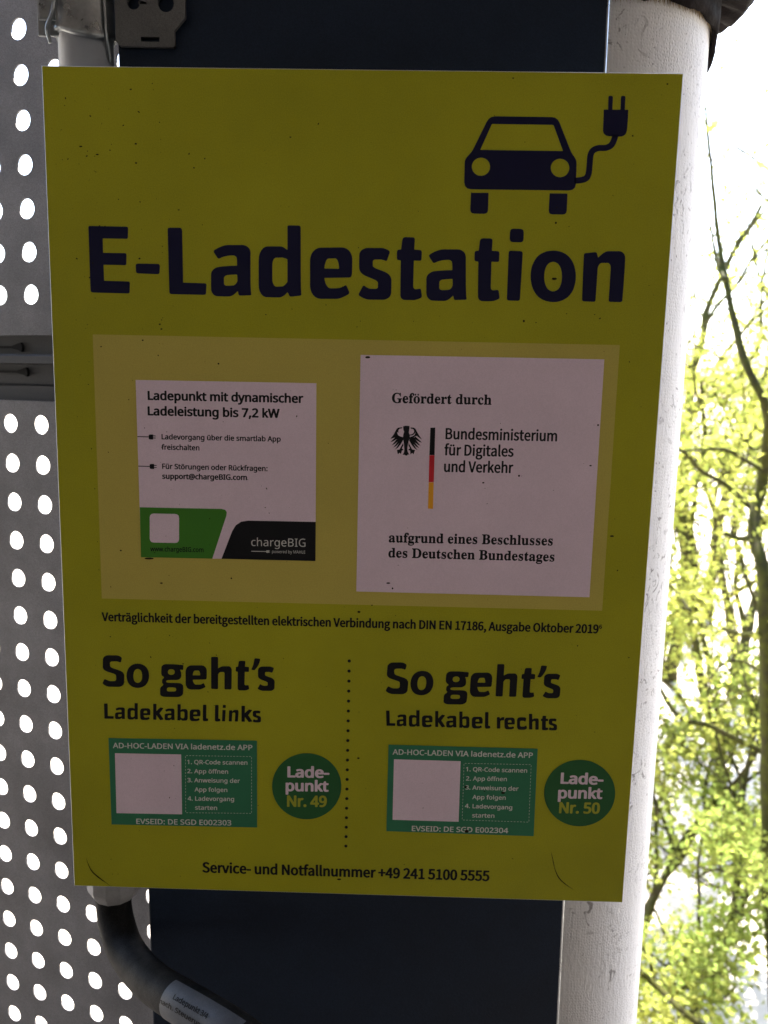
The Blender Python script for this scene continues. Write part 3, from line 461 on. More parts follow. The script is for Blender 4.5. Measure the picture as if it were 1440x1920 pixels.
[97,30,-15,5,-12,11,-8,20,-2,28,2,26,10,24,12,10,19,4,20,-4,13,-12,8,-21,2,-36,-2,-24,-9,-19,-14,-10,-16,-2]]),
  'e': (790, [[102,-10,12,0,28,2,32,11,4,3,1,5,0,25,-3,4,-6,2,-28,-9,-19,-2,-13,-1,-20,4,-14,8,-6,9,-7,13,-1,10,1,5,7,2,108,0,8,4,2,9,-1,18,-3,24,-6,17,-11,17,-14,13,-11,6,-16,6,-22,3,-25,-3,-15,-5,-11,-6,-19,-18,-12,-18,-6,-19,-4,-34,4,-37,7,-20,13,-18,25,-20,21,-7],
[66,120,-2,3,0,7,10,17,12,9,14,2,15,-2,10,-6,7,-8,5,-14,0,-6,-5,-2]]),
  'f': (482, [[39,-6,30,0,5,2,3,4,0,147,1,7,6,3,32,1,6,3,2,4,0,21,-4,6,-8,2,-28,0,-5,2,-1,7,2,16,5,10,7,5,13,1,21,-3,8,2,4,8,5,18,-3,5,-5,4,-15,3,-23,2,-25,-4,-18,-10,-9,-8,-10,-18,-6,-39,-5,-3,-20,-8,-6,-5,0,-14,3,-5,7,-3,19,-1,3,-4,1,-148,2,-7]]),
  'g': (861, [[94,-90,9,-1,28,4,15,4,25,15,17,28,5,35,0,185,-1,9,-5,4,-26,1,-6,-4,-4,-6,-3,-2,-19,10,-14,4,-11,2,-12,-1,-29,-6,-8,-5,-22,-18,-16,-31,-5,-41,2,-26,4,-20,16,-32,27,-21,31,-7,8,0,20,3,22,9,3,-1,1,-2,-1,-15,-3,-12,-8,-12,-13,-8,-19,-3,-29,2,-36,11,-6,-1,-3,-3,-2,-28,2,-4,2,-3,33,-11],
[96,30,-14,4,-11,11,-9,21,-3,29,3,26,10,23,13,10,18,4,19,-4,14,-11,8,-20,4,-34,-4,-29,-9,-18,-8,-7,-7,-3,-16,-2]]),
  'h': (866, [[30,-6,28,0,5,1,4,3,1,7,0,87,4,34,7,16,8,8,8,4,18,4,22,-5,8,-8,3,-6,4,-26,0,-107,1,-8,4,-3,5,-1,25,-1,7,3,3,7,1,124,-6,31,-14,21,-18,11,-10,4,-27,4,-16,-2,-20,-6,-12,-5,-3,0,-2,7,0,72,-3,6,-7,2,-29,0,-5,-3,-2,-6,0,-258,1,-7]]),
  'i': (361, [[30,-6,30,0,5,2,3,6,0,182,-2,6,-8,4,-28,0,-6,-3,-2,-5,0,-182,2,-7],
[38,213,12,0,8,2,8,7,4,8,1,10,-2,10,-7,9,-9,5,-9,0,-12,-3,-8,-6,-4,-8,0,-11,2,-10,7,-8]]),
  'l': (361, [[30,-6,30,0,6,3,2,6,0,259,-3,8,-7,2,-29,0,-5,-3,-2,-6,0,-258,1,-7]]),
  'm': (1310, [[30,-6,28,0,5,1,4,3,1,7,0,87,3,31,7,19,5,6,9,7,18,3,11,-2,7,-3,7,-7,3,-8,3,-20,0,-114,3,-8,8,-3,24,0,6,2,4,3,2,8,0,96,3,26,7,16,6,6,9,5,17,3,12,-2,6,-4,7,-8,3,-8,2,-18,1,-118,3,-4,7,-3,24,0,8,3,3,4,1,5,0,121,-4,29,-11,21,-6,6,-18,10,-29,6,-20,-2,-17,-5,-26,-16,-15,11,-14,7,-25,5,-25,-2,-16,-6,-13,-8,-4,2,-4,8,-6,2,-20,0,-8,-2,-4,-4,0,-6,0,-177,1,-7]]),
  'n': (866, [[30,-6,28,0,5,1,4,3,1,7,0,87,4,34,7,16,7,7,9,5,19,4,21,-5,8,-8,3,-7,4,-25,0,-107,1,-8,4,-3,8,-2,23,1,8,3,2,8,-1,124,-4,27,-11,18,-4,6,-24,13,-29,5,-23,-2,-18,-6,-14,-8,-4,2,-4,7,-6,3,-23,0,-7,-4,-2,-9,0,-177,2,-7]]),
  'o': (847, [[99,-10,11,0,34,7,31,21,19,32,7,44,-3,28,-2,10,-7,18,-12,18,-17,14,-8,5,-20,7,-21,4,-11,-1,-32,-6,-31,-21,-19,-32,-6,-41,3,-37,8,-21,13,-19,24,-19,20,-8],
[102,30,-17,4,-13,12,-9,20,-3,30,2,25,10,21,14,12,20,4,21,-4,13,-12,10,-21,2,-32,-3,-24,-11,-21,-14,-11,-14,-3]]),
  'p': (861, [[30,-90,28,-1,6,2,4,4,0,80,2,7,3,0,24,-10,18,-2,37,6,8,4,21,18,16,28,3,10,4,34,-1,14,-5,35,-16,31,-28,21,-28,6,-11,1,-20,-3,-27,-13,-3,2,-5,8,-6,2,-24,0,-4,-2,-4,-4,0,-267,1,-7],
[108,30,-16,4,-12,11,-8,21,-4,31,4,29,8,19,12,9,21,4,19,-5,12,-11,9,-22,3,-34,-5,-25,-9,-19,-6,-6,-9,-4,-9,-2]]),
  'r': (578, [[30,-6,28,0,5,1,4,3,1,7,0,90,2,18,3,10,10,17,13,11,12,4,26,0,8,3,2,6,2,20,-1,6,-3,4,-18,4,-26,-3,-17,-8,-13,-10,-4,2,-2,10,-7,5,-24,0,-5,-2,-3,-3,-1,-8,0,-177,2,-7]]),
  's': (671, [[69,-10,12,0,27,4,28,11,18,21,6,28,-5,20,-11,16,-15,10,-63,29,-8,8,-2,5,2,6,3,5,5,3,19,3,26,-3,23,-8,6,1,6,6,9,19,-1,7,-7,5,-25,8,-27,4,-34,-3,-29,-12,-17,-20,-5,-17,0,-14,4,-11,6,-11,9,-8,13,-8,58,-27,8,-7,4,-6,1,-8,-3,-8,-6,-4,-10,-4,-18,-2,-16,2,-39,12,-6,0,-3,-3,-2,-5,0,-22,4,-8,28,-10]]),
  't': (506, [[78,-10,27,1,17,5,4,7,0,18,-2,6,-4,4,-6,0,-19,-2,-8,1,-8,4,-5,8,-4,21,1,89,1,3,4,1,37,1,8,2,4,6,0,21,-3,5,-6,3,-43,2,-3,4,0,27,-1,6,-7,4,-16,0,-6,-2,-3,-4,-13,-35,-19,-10,-5,-5,-2,-5,0,-11,2,-4,3,-3,17,-2,4,-4,0,-97,2,-23,5,-12,8,-12,9,-8,14,-6]]),
  'u': (866, [[90,-10,25,2,19,6,14,7,4,-2,4,-7,7,-2,22,0,5,1,3,3,1,8,0,176,-1,7,-4,4,-7,1,-24,0,-5,-1,-4,-4,-1,-7,0,-90,-4,-29,-7,-18,-8,-8,-9,-5,-18,-2,-20,4,-8,8,-4,8,-3,20,0,111,-1,8,-6,5,-12,0,-20,0,-7,-5,-2,-8,0,-113,6,-37,11,-19,8,-7,20,-11]]),
  'v': (711, [[70,-6,35,0,6,1,4,5,69,180,0,8,-4,4,-7,2,-26,0,-5,-1,-4,-4,-45,-121,-4,-6,-2,2,-2,4,-45,121,-5,4,-11,1,-24,0,-6,-5,0,-9,67,-176,3,-7]]),
  'w': (1101, [[56,-6,33,0,5,1,4,3,36,112,3,5,2,-1,3,-5,34,-111,4,-3,7,-2,29,0,8,3,6,10,47,171,1,8,-2,5,-7,4,-24,0,-8,-1,-5,-4,-28,-105,-2,-6,-2,-2,-4,6,-30,98,-4,9,-4,4,-6,1,-28,0,-7,-2,-5,-6,-33,-104,-3,-6,-3,2,-2,6,-28,105,-4,4,-7,1,-24,0,-8,-2,-3,-5,1,-8,47,-174,4,-8]]),
  'z': (658, [[14,-6,132,-1,7,1,5,4,1,6,0,18,-2,5,-4,3,-80,1,-4,1,-1,3,86,125,3,6,0,18,-1,5,-3,3,-11,2,-116,0,-8,-1,-5,-3,-1,-5,0,-19,1,-4,3,-4,8,-1,66,0,5,-1,1,-3,-88,-129,-2,-6,0,-18,2,-4]]),
  'ö': (847, [[99,-10,11,0,34,7,31,21,19,32,7,44,-3,28,-2,10,-7,18,-12,18,-17,14,-8,5,-20,7,-21,4,-11,-1,-32,-6,-31,-21,-19,-32,-6,-41,3,-37,8,-21,13,-19,24,-19,20,-8],
[102,30,-17,4,-13,12,-9,20,-3,30,2,25,10,21,14,12,20,4,21,-4,13,-12,10,-21,2,-32,-3,-24,-11,-21,-14,-11,-14,-3],
[68,213,8,0,9,3,9,8,3,7,0,11,-3,8,-8,8,-10,3,-10,-1,-8,-4,-8,-6,-3,-10,1,-9,2,-7,8,-8],
[135,213,10,0,9,3,8,8,3,10,0,8,-4,8,-8,8,-11,3,-8,-1,-8,-4,-8,-8,-4,-9,1,-8,3,-8,8,-7]])},
 'light': {
  ' ': (364, []),
  'A': (895, [[6,0,21,0,5,3,28,69,3,4,7,1,83,0,7,-1,3,-5,27,-68,5,-3,8,0,13,0,5,3,-1,7,-90,232,-6,8,-21,1,-5,-1,-2,-4,-92,-234,-2,-8],
[78,106,-3,2,1,6,24,65,8,28,4,3,4,-6,32,-89,0,-7,-2,-2,-4,0]]),
  'B': (910, [[38,0,83,0,34,4,11,5,19,9,17,22,6,31,-2,17,-4,12,-7,11,-8,7,-10,6,-17,6,-2,2,3,3,13,6,12,9,9,14,3,9,2,16,-6,26,-4,7,-16,14,-27,10,-39,4,-66,0,-7,-3,-1,-8,0,-229,1,-6],
[71,26,-4,3,-1,5,0,74,2,7,5,2,41,0,26,-3,18,-8,7,-6,7,-11,2,-17,-3,-18,-11,-15,-13,-7,-10,-3,-24,-3],
[71,144,-4,2,-1,6,0,63,3,7,41,1,22,-2,20,-7,11,-11,4,-16,-1,-14,-4,-10,-8,-9,-20,-8,-26,-3]]),
  'E': (779, [[38,0,127,0,5,0,3,3,1,18,-1,3,-3,3,-98,1,-5,2,-1,7,0,71,2,7,6,2,87,0,5,3,1,7,-1,13,-4,4,-88,0,-6,2,-2,8,1,66,3,2,4,1,96,0,3,3,1,4,0,15,-3,4,-7,1,-120,0,-6,0,-3,-3,-1,-8,0,-229,1,-6]]),
  'G': (1020, [[135,-3,11,0,42,3,34,8,6,3,2,8,-1,109,-2,3,-6,1,-71,0,-6,-2,-2,-4,0,-13,1,-5,2,-2,47,-2,4,-2,2,-7,-1,-61,-5,-5,-18,-4,-26,-1,-28,3,-21,8,-7,4,-16,14,-12,19,-7,24,-3,24,6,43,4,9,16,28,18,14,20,7,10,3,24,1,29,-3,27,-8,5,0,9,17,0,7,-5,4,-25,7,-40,4,-28,-2,-12,-2,-31,-12,-23,-17,-12,-14,-10,-16,-10,-28,-4,-35,2,-35,10,-32,7,-13,13,-17,23,-18,28,-11]]),
  'H': (1038, [[38,0,22,0,3,1,2,3,1,107,3,5,7,1,109,0,6,-2,2,-7,1,-104,2,-3,4,-1,19,0,4,2,2,8,0,228,0,7,-2,3,-5,2,-18,0,-4,-1,-2,-3,-1,-96,-3,-4,-9,-2,-105,0,-7,2,-3,6,-1,94,-2,3,-5,1,-18,0,-4,-2,-2,-8,0,-230,1,-6]]),
  'I': (475, [[18,0,79,0,5,1,2,3,0,9,-2,5,-23,6,-3,4,-1,6,0,186,4,5,19,5,5,3,1,4,0,8,-4,5,-79,0,-5,-1,-2,-3,0,-9,2,-5,23,-7,3,-3,1,-6,0,-186,-4,-6,-19,-4,-5,-3,-1,-4,0,-8]]),
  'L': (734, [[38,0,130,0,5,2,2,4,0,17,-2,4,-3,1,-96,0,-4,1,-3,2,-1,8,0,203,-2,6,-4,2,-21,0,-3,-2,-2,-4,0,-236,1,-5]]),
  'M': (1270, [[38,0,20,0,3,2,1,4,0,194,0,6,2,2,7,-13,71,-190,5,-5,13,0,9,1,3,5,73,190,5,10,3,2,-1,-202,2,-4,4,-2,19,0,4,2,2,8,0,228,0,7,-2,3,-5,2,-32,0,-5,-1,-3,-3,-72,-186,-3,-8,-3,-2,-2,2,-3,6,-71,188,-3,3,-6,1,-31,0,-6,-2,-2,-8,0,-230,1,-6]]),
  'a': (786, [[70,-3,24,1,14,4,13,8,16,13,3,-2,5,-16,2,-3,15,-2,3,1,3,3,0,120,-4,29,-2,7,-10,14,-22,13,-30,4,-19,-2,-19,-5,-20,-7,-3,-4,4,-13,4,-6,5,0,18,7,12,2,16,3,13,-2,7,-2,9,-6,6,-8,3,-8,2,-20,-3,-6,-27,-2,-43,-5,-27,-12,-16,-18,-6,-25,4,-21,2,-7,9,-11,7,-6,15,-7],
[77,22,-9,2,-8,4,-9,11,-3,11,1,6,3,10,4,8,8,6,17,7,30,4,20,1,5,-2,1,-3,1,-9,-4,-23,-2,-7,-9,-11,-5,-5,-15,-7,-17,-3]]),
  'b': (861, [[112,-3,10,0,28,7,23,16,8,12,9,21,5,35,0,12,-5,36,-16,30,-20,16,-7,3,-28,5,-19,-2,-17,-6,-19,-14,-3,0,-1,4,0,90,-2,3,-4,1,-20,-1,-4,-3,0,-6,0,-252,5,-4,15,1,3,4,5,14,3,2,24,-17,15,-5],
[108,23,-20,5,-16,14,-8,22,-4,31,4,32,9,21,16,13,25,3,22,-4,16,-14,9,-22,3,-36,-4,-25,-6,-17,-4,-7,-15,-12,-17,-4]]),
  'c': (672, [[99,-3,32,2,19,7,3,6,0,17,-5,3,-18,-6,-27,-2,-21,4,-14,11,-6,8,-8,21,-3,26,3,26,3,10,8,16,19,14,26,4,16,-2,16,-5,5,1,7,16,0,6,-4,3,-16,5,-24,3,-20,-1,-11,-3,-17,-7,-17,-12,-11,-15,-5,-8,-7,-23,-3,-28,2,-20,2,-13,9,-24,12,-17,16,-12,20,-8]]),
  'd': (861, [[94,-3,18,1,14,4,9,5,19,15,3,-3,3,-14,3,-4,16,-1,3,1,3,3,0,252,0,6,-4,3,-20,1,-3,-1,-3,-3,0,-94,-3,0,-18,14,-19,7,-19,2,-27,-5,-7,-4,-20,-16,-17,-30,-5,-44,4,-37,3,-9,13,-24,10,-8,16,-11],
[96,23,-18,5,-14,14,-10,22,-3,31,3,27,11,25,15,13,23,5,24,-5,17,-14,8,-24,2,-22,0,-18,-2,-24,-10,-20,-18,-12,-19,-3]]),
  'e': (790, [[104,-3,36,2,26,9,5,5,0,18,-2,2,-4,1,-25,-8,-27,-3,-27,5,-17,11,-10,15,-4,10,-2,21,2,2,5,1,114,0,5,4,1,11,-5,33,-5,16,-12,16,-12,11,-10,5,-13,4,-20,3,-23,-3,-11,-4,-11,-6,-16,-15,-12,-17,-7,-20,-4,-34,3,-26,2,-8,8,-19,12,-17,22,-16,19,-6],
[58,113,-4,2,0,4,5,19,10,15,10,7,8,3,16,3,20,-5,13,-11,9,-18,1,-14,-1,-4,-3,-1]]),
  'g': (861, [[96,-84,34,4,12,3,23,14,15,25,5,38,0,179,-1,6,-3,2,-13,1,-6,-2,-4,-17,-4,-3,-22,16,-18,7,-19,2,-29,-6,-6,-4,-20,-17,-15,-29,-5,-41,4,-38,12,-26,6,-10,23,-17,32,-6,25,4,17,8,11,11,4,0,1,-2,-1,-28,-3,-18,-9,-15,-14,-10,-14,-4,-17,-1,-32,4,-26,8,-4,-2,-1,-20,4,-5,28,-8],
[95,23,-17,5,-14,14,-10,22,-3,32,3,27,11,24,15,13,23,4,23,-4,16,-13,10,-21,4,-39,-4,-31,-11,-19,-17,-11,-21,-4]]),
  'h': (866, [[34,0,20,0,4,1,2,3,0,92,4,28,7,20,4,6,14,10,24,4,25,-4,14,-15,6,-30,0,-111,5,-4,18,0,5,2,1,4,1,118,-6,31,-11,18,-10,7,-14,7,-26,3,-17,-1,-16,-5,-14,-8,-10,-10,-3,0,-2,5,1,87,-2,6,-4,2,-20,-1,-3,-2,-1,-3,0,-252,1,-5]]),
  'o': (847, [[100,-3,8,0,32,6,29,19,17,31,7,41,-2,25,-3,10,-7,19,-11,16,-15,13,-8,5,-17,6,-20,3,-39,-7,-28,-19,-18,-30,-5,-40,3,-33,8,-20,11,-18,22,-17,17,-7],
[100,23,-20,5,-16,15,-9,21,-4,33,3,26,11,24,16,13,27,4,22,-4,17,-14,11,-23,3,-31,-4,-28,-11,-24,-17,-13,-19,-4]]),
  'p': (861, [[34,-84,20,0,4,1,2,3,-1,94,2,5,3,0,20,-14,16,-7,19,-1,26,5,8,3,21,16,15,28,7,43,-6,45,-16,30,-24,18,-29,6,-21,-2,-19,-7,-19,-16,-4,2,-2,14,-3,4,-17,1,-4,-1,-2,-2,0,-258,0,-6],
[108,23,-20,5,-16,14,-8,22,-4,34,4,31,10,21,16,11,24,3,22,-4,16,-15,9,-23,3,-22,0,-16,-6,-28,-6,-12,-8,-10,-16,-10,-12,-1]]),
  'r': (578, [[34,0,20,0,4,1,2,3,0,94,3,21,6,15,10,14,8,6,10,5,16,4,17,-1,4,1,2,3,2,16,0,5,-3,2,-19,2,-19,-4,-15,-8,-21,-21,-3,3,-3,21,-1,4,-4,1,-13,1,-6,-3,-1,-7,0,-170,1,-5]]),
  'w': (1101, [[59,0,26,0,3,1,3,3,33,101,10,39,3,4,2,-1,2,-5,41,-138,3,-3,4,-1,24,0,5,2,4,9,46,167,1,4,-1,4,-5,2,-17,0,-4,-2,-3,-2,-35,-138,-4,-6,-3,5,-10,39,-31,100,-3,2,-5,2,-20,0,-6,-2,-3,-5,-30,-96,-11,-40,-4,-5,-3,6,-34,136,-2,4,-5,1,-18,1,-5,-2,-1,-7,47,-171,2,-5]]),
  'y': (714, [[20,-84,11,0,24,5,17,11,15,20,12,25,74,195,3,10,-2,4,-24,1,-4,-1,-2,-3,-50,-143,-4,-4,-3,5,-14,44,-39,99,-3,3,-4,1,-19,-1,-5,-2,2,-8,70,-177,-13,-34,-12,-16,-14,-7,-12,-1,-16,0,-3,-2,-1,-6,0,-13,4,-3]])},
 'heavy': {
  ' ': (306, []),
  '+': (757, [[79,31,29,0,7,2,5,4,2,8,0,53,2,6,5,2,51,0,8,4,4,6,0,21,-3,5,-4,3,-9,1,-47,1,-6,1,-1,6,-1,58,-5,6,-8,3,-28,0,-7,-2,-4,-4,-2,-7,0,-54,-2,-6,-5,-1,-50,-1,-8,-4,-4,-6,0,-21,2,-4,4,-3,9,-2,47,0,5,-2,2,-6,1,-58,3,-5]]),
  ',': (379, [[22,-73,8,0,7,3,37,28,4,8,10,34,1,12,-7,24,-6,6,-21,9,-11,1,-21,-8,-5,-5,-6,-13,0,-10,5,-11,5,-6,9,-5,2,-4,-6,-14,-19,-16,-4,-6,0,-6,7,-14,5,-5]]),
  '-': (473, [[13,74,87,0,10,1,5,4,3,5,0,24,-6,6,-9,3,-83,0,-10,-1,-6,-4,-2,-4,-1,-22,4,-8]]),
  '0': (757, [[90,-13,10,0,36,10,30,29,15,40,7,60,-7,59,-16,41,-29,27,-41,11,-15,-3,-26,-7,-9,-8,-21,-22,-16,-42,-6,-54,6,-60,15,-41,30,-30],
[94,34,-7,2,-5,4,-13,28,-7,60,7,57,13,27,6,4,7,2,8,-3,5,-4,12,-26,7,-59,-7,-60,-13,-27,-5,-4]]),
  '1': (757, [[27,-8,138,-1,11,2,5,7,1,23,-4,8,-10,4,-31,1,-3,1,-2,3,0,206,-2,7,-7,5,-10,1,-26,-1,-25,-10,-27,-8,-5,-3,-3,-5,-1,-18,4,-7,10,-3,26,-1,4,-1,1,-4,1,-151,-1,-8,-3,-3,-39,-1,-7,-2,-4,-3,-3,-7,0,-23,4,-5]]),
  '2': (757, [[12,-8,159,-1,10,2,5,5,1,28,-2,5,-5,3,-10,2,-70,0,-3,1,-2,2,5,8,29,31,31,48,4,8,10,43,0,10,-8,34,-25,26,-7,6,-45,11,-31,-6,-23,-8,-29,-23,-6,-7,2,-7,16,-16,6,-3,7,-2,13,4,24,18,14,4,13,-2,6,-3,8,-10,5,-21,-10,-42,-6,-10,-34,-48,-63,-61,-1,-7,1,-14,4,-6]]),
  '4': (757, [[113,-8,33,-1,7,2,5,3,2,7,1,55,4,2,21,2,4,3,3,6,0,19,-3,7,-8,5,-18,1,-3,3,-1,141,-4,8,-10,4,-36,0,-8,-2,-5,-4,-99,-153,-6,-12,1,-19,3,-5,6,-3,90,-1,7,-2,2,-5,1,-53,3,-5],
[69,102,-4,3,2,6,27,40,3,3,3,0,1,-9,-1,-40,-5,-3]]),
  '5': (757, [[84,-13,12,1,42,11,31,29,6,9,11,44,-8,40,-4,8,-24,24,-8,7,-42,10,-21,-1,-3,2,0,3,2,34,3,6,77,1,6,1,6,3,4,7,0,22,-3,6,-7,4,-10,1,-116,0,-10,-3,-5,-6,-8,-106,1,-14,5,-4,11,-8,13,-4,9,2,18,8,9,2,8,1,14,-4,8,-7,7,-8,5,-21,1,-9,-7,-26,-11,-13,-6,-3,-14,-4,-22,4,-8,4,-20,15,-12,3,-8,-2,-6,-6,-13,-16,-2,-6,5,-7,31,-22]]),
  '6': (757, [[97,-13,11,0,31,9,8,3,6,5,26,29,10,43,-9,46,-14,17,-14,14,-8,3,-38,8,-30,-6,-4,0,-2,2,0,5,4,20,15,23,5,4,16,5,8,1,9,-3,17,-12,12,-1,10,5,18,20,0,4,-2,4,-27,19,-42,10,-11,-2,-34,-8,-34,-27,-22,-43,-7,-60,0,-12,6,-48,17,-38,10,-11,22,-18],
[98,32,-12,6,-12,20,-8,37,2,7,14,13,7,3,11,3,13,-3,10,-12,3,-6,3,-23,-4,-24,-3,-7,-10,-12,-7,-2]]),
  '7': (757, [[64,-8,38,-1,8,3,4,6,9,85,19,68,4,8,41,68,0,21,-2,4,-5,3,-11,2,-149,0,-10,-2,-6,-5,-1,-28,2,-4,6,-4,10,-1,87,0,4,-1,2,-2,-2,-6,-27,-48,-22,-70,-10,-86,3,-7]]),
  '8': (757, [[90,-13,10,0,38,8,12,5,28,24,10,36,-13,43,-24,24,2,5,16,20,10,33,-1,10,-7,28,-8,10,-21,19,-45,10,-10,0,-34,-9,-25,-21,-6,-8,-8,-30,0,-7,9,-32,17,-18,2,-5,-3,-4,-23,-22,-15,-44,9,-33,9,-11,28,-22],
[90,30,-12,4,-10,8,-4,6,-4,15,0,7,8,23,9,10,5,4,18,-7,18,-13,4,-6,5,-18,-2,-9,-9,-17,-16,-6],
[102,152,-10,5,-12,12,-7,19,0,6,7,17,5,4,9,3,8,-1,11,-6,9,-24,-1,-9,-6,-17,-7,-8]]),
  '9': (757, [[74,-13,12,0,36,9,34,28,22,45,7,62,0,11,-6,47,-18,39,-32,26,-41,10,-10,-2,-31,-9,-11,-6,-26,-29,-10,-44,10,-46,27,-30,8,-4,36,-8,7,0,26,6,4,0,2,-2,-4,-25,-16,-23,-5,-4,-14,-5,-8,-1,-10,4,-18,12,-10,2,-11,-5,-17,-21,-1,-4,4,-5,25,-19],
[82,130,-8,4,-9,12,-5,28,6,29,11,12,11,4,15,-6,13,-18,3,-8,5,-31,-2,-6,-17,-16,-13,-5]]),
  'A': (829, [[-2,-8,36,-1,6,2,5,3,4,7,19,59,3,4,6,1,52,0,6,-2,3,-5,18,-58,4,-5,4,-4,10,-2,32,0,8,2,5,5,1,5,-2,7,-70,205,-12,35,-6,7,-10,2,-35,0,-9,-4,-6,-7,-82,-243,-1,-5,2,-4],
[89,111,-3,2,0,5,14,44,2,4,2,0,4,-6,12,-46,-1,-2,-4,-2]]),
  'D': (939, [[31,-8,69,-1,56,10,42,28,22,39,2,8,7,50,-8,55,-23,40,-9,7,-31,20,-14,4,-47,7,-63,0,-8,-2,-6,-5,-1,-10,0,-238,3,-8],
[86,36,-4,2,-1,6,0,162,1,8,6,2,36,-7,22,-15,16,-29,5,-39,-5,-39,-16,-30,-23,-16]]),
  'E': (804, [[31,-8,149,-1,9,2,6,5,1,6,0,22,-2,5,-5,3,-10,2,-92,0,-5,2,-1,7,0,55,2,8,6,1,74,1,9,4,2,5,1,5,-1,22,-3,4,-5,3,-8,1,-70,0,-5,2,-2,7,1,49,6,3,88,0,10,2,5,4,2,7,0,22,-5,6,-12,3,-139,0,-10,-2,-6,-5,-2,-8,0,-240,3,-8]]),
  'I': (400, [[31,-8,38,0,8,3,3,7,0,244,-2,8,-10,5,-38,-1,-7,-3,-3,-7,-1,-244,3,-8]]),
  'N': (986, [[31,-8,35,0,7,2,5,6,0,131,1,6,2,3,7,-9,78,-134,5,-4,7,-2,30,0,11,1,7,5,1,9,0,238,-1,8,-4,4,-10,3,-31,0,-9,-3,-4,-6,-1,-135,-2,-3,-7,9,-79,133,-5,3,-6,2,-31,0,-10,-2,-6,-4,-2,-9,0,-240,3,-8]]),
  'O': (1012, [[121,-13,13,0,44,10,38,30,7,10,17,33,8,53,-8,58,-23,42,-39,30,-50,11,-52,-11,-40,-29,-23,-43,-8,-55,8,-56,23,-42,38,-30],
[127,34,-27,9,-22,28,-3,11,-7,44,7,46,3,8,22,27,27,9,27,-9,21,-27,3,-9,7,-45,-7,-47,-4,-9,-20,-26]]),
  'S': (813, [[98,-13,8,-1,13,3,34,7,8,4,22,19,9,10,11,37,-7,33,-19,23,-29,18,-59,28,-5,6,-7,16,4,12,5,7,6,3,16,4,22,-4,26,-16,7,-2,7,2,8,6,13,14,3,6,-1,5,-5,5,-32,21,-48,11,-50,-10,-24,-20,-9,-8,-3,-6,-8,-26,0,-9,8,-29,22,-25,25,-14,39,-17,22,-14,10,-22,-4,-16,-4,-6,-9,-5,-21,-3,-26,6,-29,20,-13,2,-7,-2,-7,-4,-16,-18,-2,-6,4,-6,39,-27]]),
  'V': (784, [[77,-8,42,-1,8,3,5,6,77,242,1,8,-6,7,-10,2,-31,0,-8,-2,-5,-5,-47,-155,-3,-6,-3,1,-3,5,-47,156,-5,4,-6,2,-32,0,-12,-2,-6,-5,1,-8,77,-242,5,-7]]),
  'a': (768, [[69,-13,12,1,40,10,16,-7,28,0,9,3,5,6,1,113,-6,37,-4,10,-15,19,-7,7,-6,3,-36,9,-12,0,-44,-9,-28,-15,-7,-6,0,-7,8,-15,5,-6,6,-3,12,-1,26,13,22,4,14,-4,8,-13,1,-8,-4,-5,-52,-11,-37,-22,-8,-9,-9,-26,-1,-7,1,-8,5,-19,4,-7,22,-20],
[79,32,-7,4,-5,12,1,6,4,11,20,13,20,4,5,-1,2,-4,0,-19,-2,-10,-19,-13,-12,-3]]),
  'b': (843, [[107,-13,14,1,40,12,8,8,26,30,3,7,10,49,-8,51,-3,7,-20,26,-6,6,-6,3,-43,12,-10,-1,-28,-7,-5,1,-2,6,0,68,-1,8,-5,4,-8,2,-36,0,-7,-4,-3,-8,1,-268,4,-6,8,-3,28,0,14,5],
[100,33,-18,9,-4,6,0,83,3,7,15,10,10,4,7,0,15,-5,12,-17,3,-11,2,-27,-6,-32,-11,-16,-5,-6,-5,-2,-10,-4]]),
  'c': (696, [[100,-13,10,0,35,7,29,18,5,7,-2,5,-10,15,-5,6,-4,3,-8,0,-6,0,-22,-13,-16,-3,-18,6,-16,20,-6,30,0,9,7,30,14,18,7,4,17,4,9,-3,17,-10,13,0,5,2,5,4,14,20,0,5,-3,3,-24,16,-39,9,-10,-1,-37,-10,-8,-3,-5,-4,-32,-34,-12,-53,0,-9,10,-43,4,-8,32,-34]]),
  'd': (846, [[90,-13,10,0,38,10,15,-6,27,0,9,3,5,6,0,266,-2,8,-6,5,-9,2,-29,-1,-8,-2,-4,-4,-2,-6,0,-66,-2,-7,-4,-1,-23,4,-10,0,-42,-12,-14,-12,-21,-24,-4,-6,-10,-52,10,-54,30,-37],
[97,34,-13,5,-12,17,-6,30,0,9,6,28,2,7,14,17,12,5,8,1,13,-4,9,-7,4,-4,0,-83,-3,-7,-13,-11,-13,-4]]),
  'e': (756, [[102,-13,12,0,38,8,26,13,3,5,-1,6,-10,19,-5,4,-5,2,-10,-1,-21,-9,-14,-3,-9,1,-16,4,-5,4,-12,14,-5,15,1,5,7,2,101,1,7,3,4,5,1,18,-9,47,-24,30,-6,6,-5,2,-45,11,-10,-2,-35,-10,-6,-3,-7,-8,-27,-30,-11,-54,11,-52,17,-20,22,-20],
[72,118,-2,1,-2,3,5,14,11,12,8,4,10,2,11,-2,7,-6,7,-11,2,-13,-1,-3,-2,-1]]),
  'f': (443, [[34,-8,35,-1,8,3,4,6,1,146,2,4,3,1,21,1,7,2,5,4,2,8,-1,18,-2,5,-9,5,-25,2,-3,4,0,12,5,19,3,6,7,3,21,-2,6,2,5,5,7,24,-2,5,-6,4,-39,7,-31,-7,-8,-4,-12,-12,-10,-14,-6,-29,-2,-23,-2,-2,-15,-3,-6,-6,0,-21,1,-6,7,-6,14,-2,2,-4,1,-143,4,-8]]),
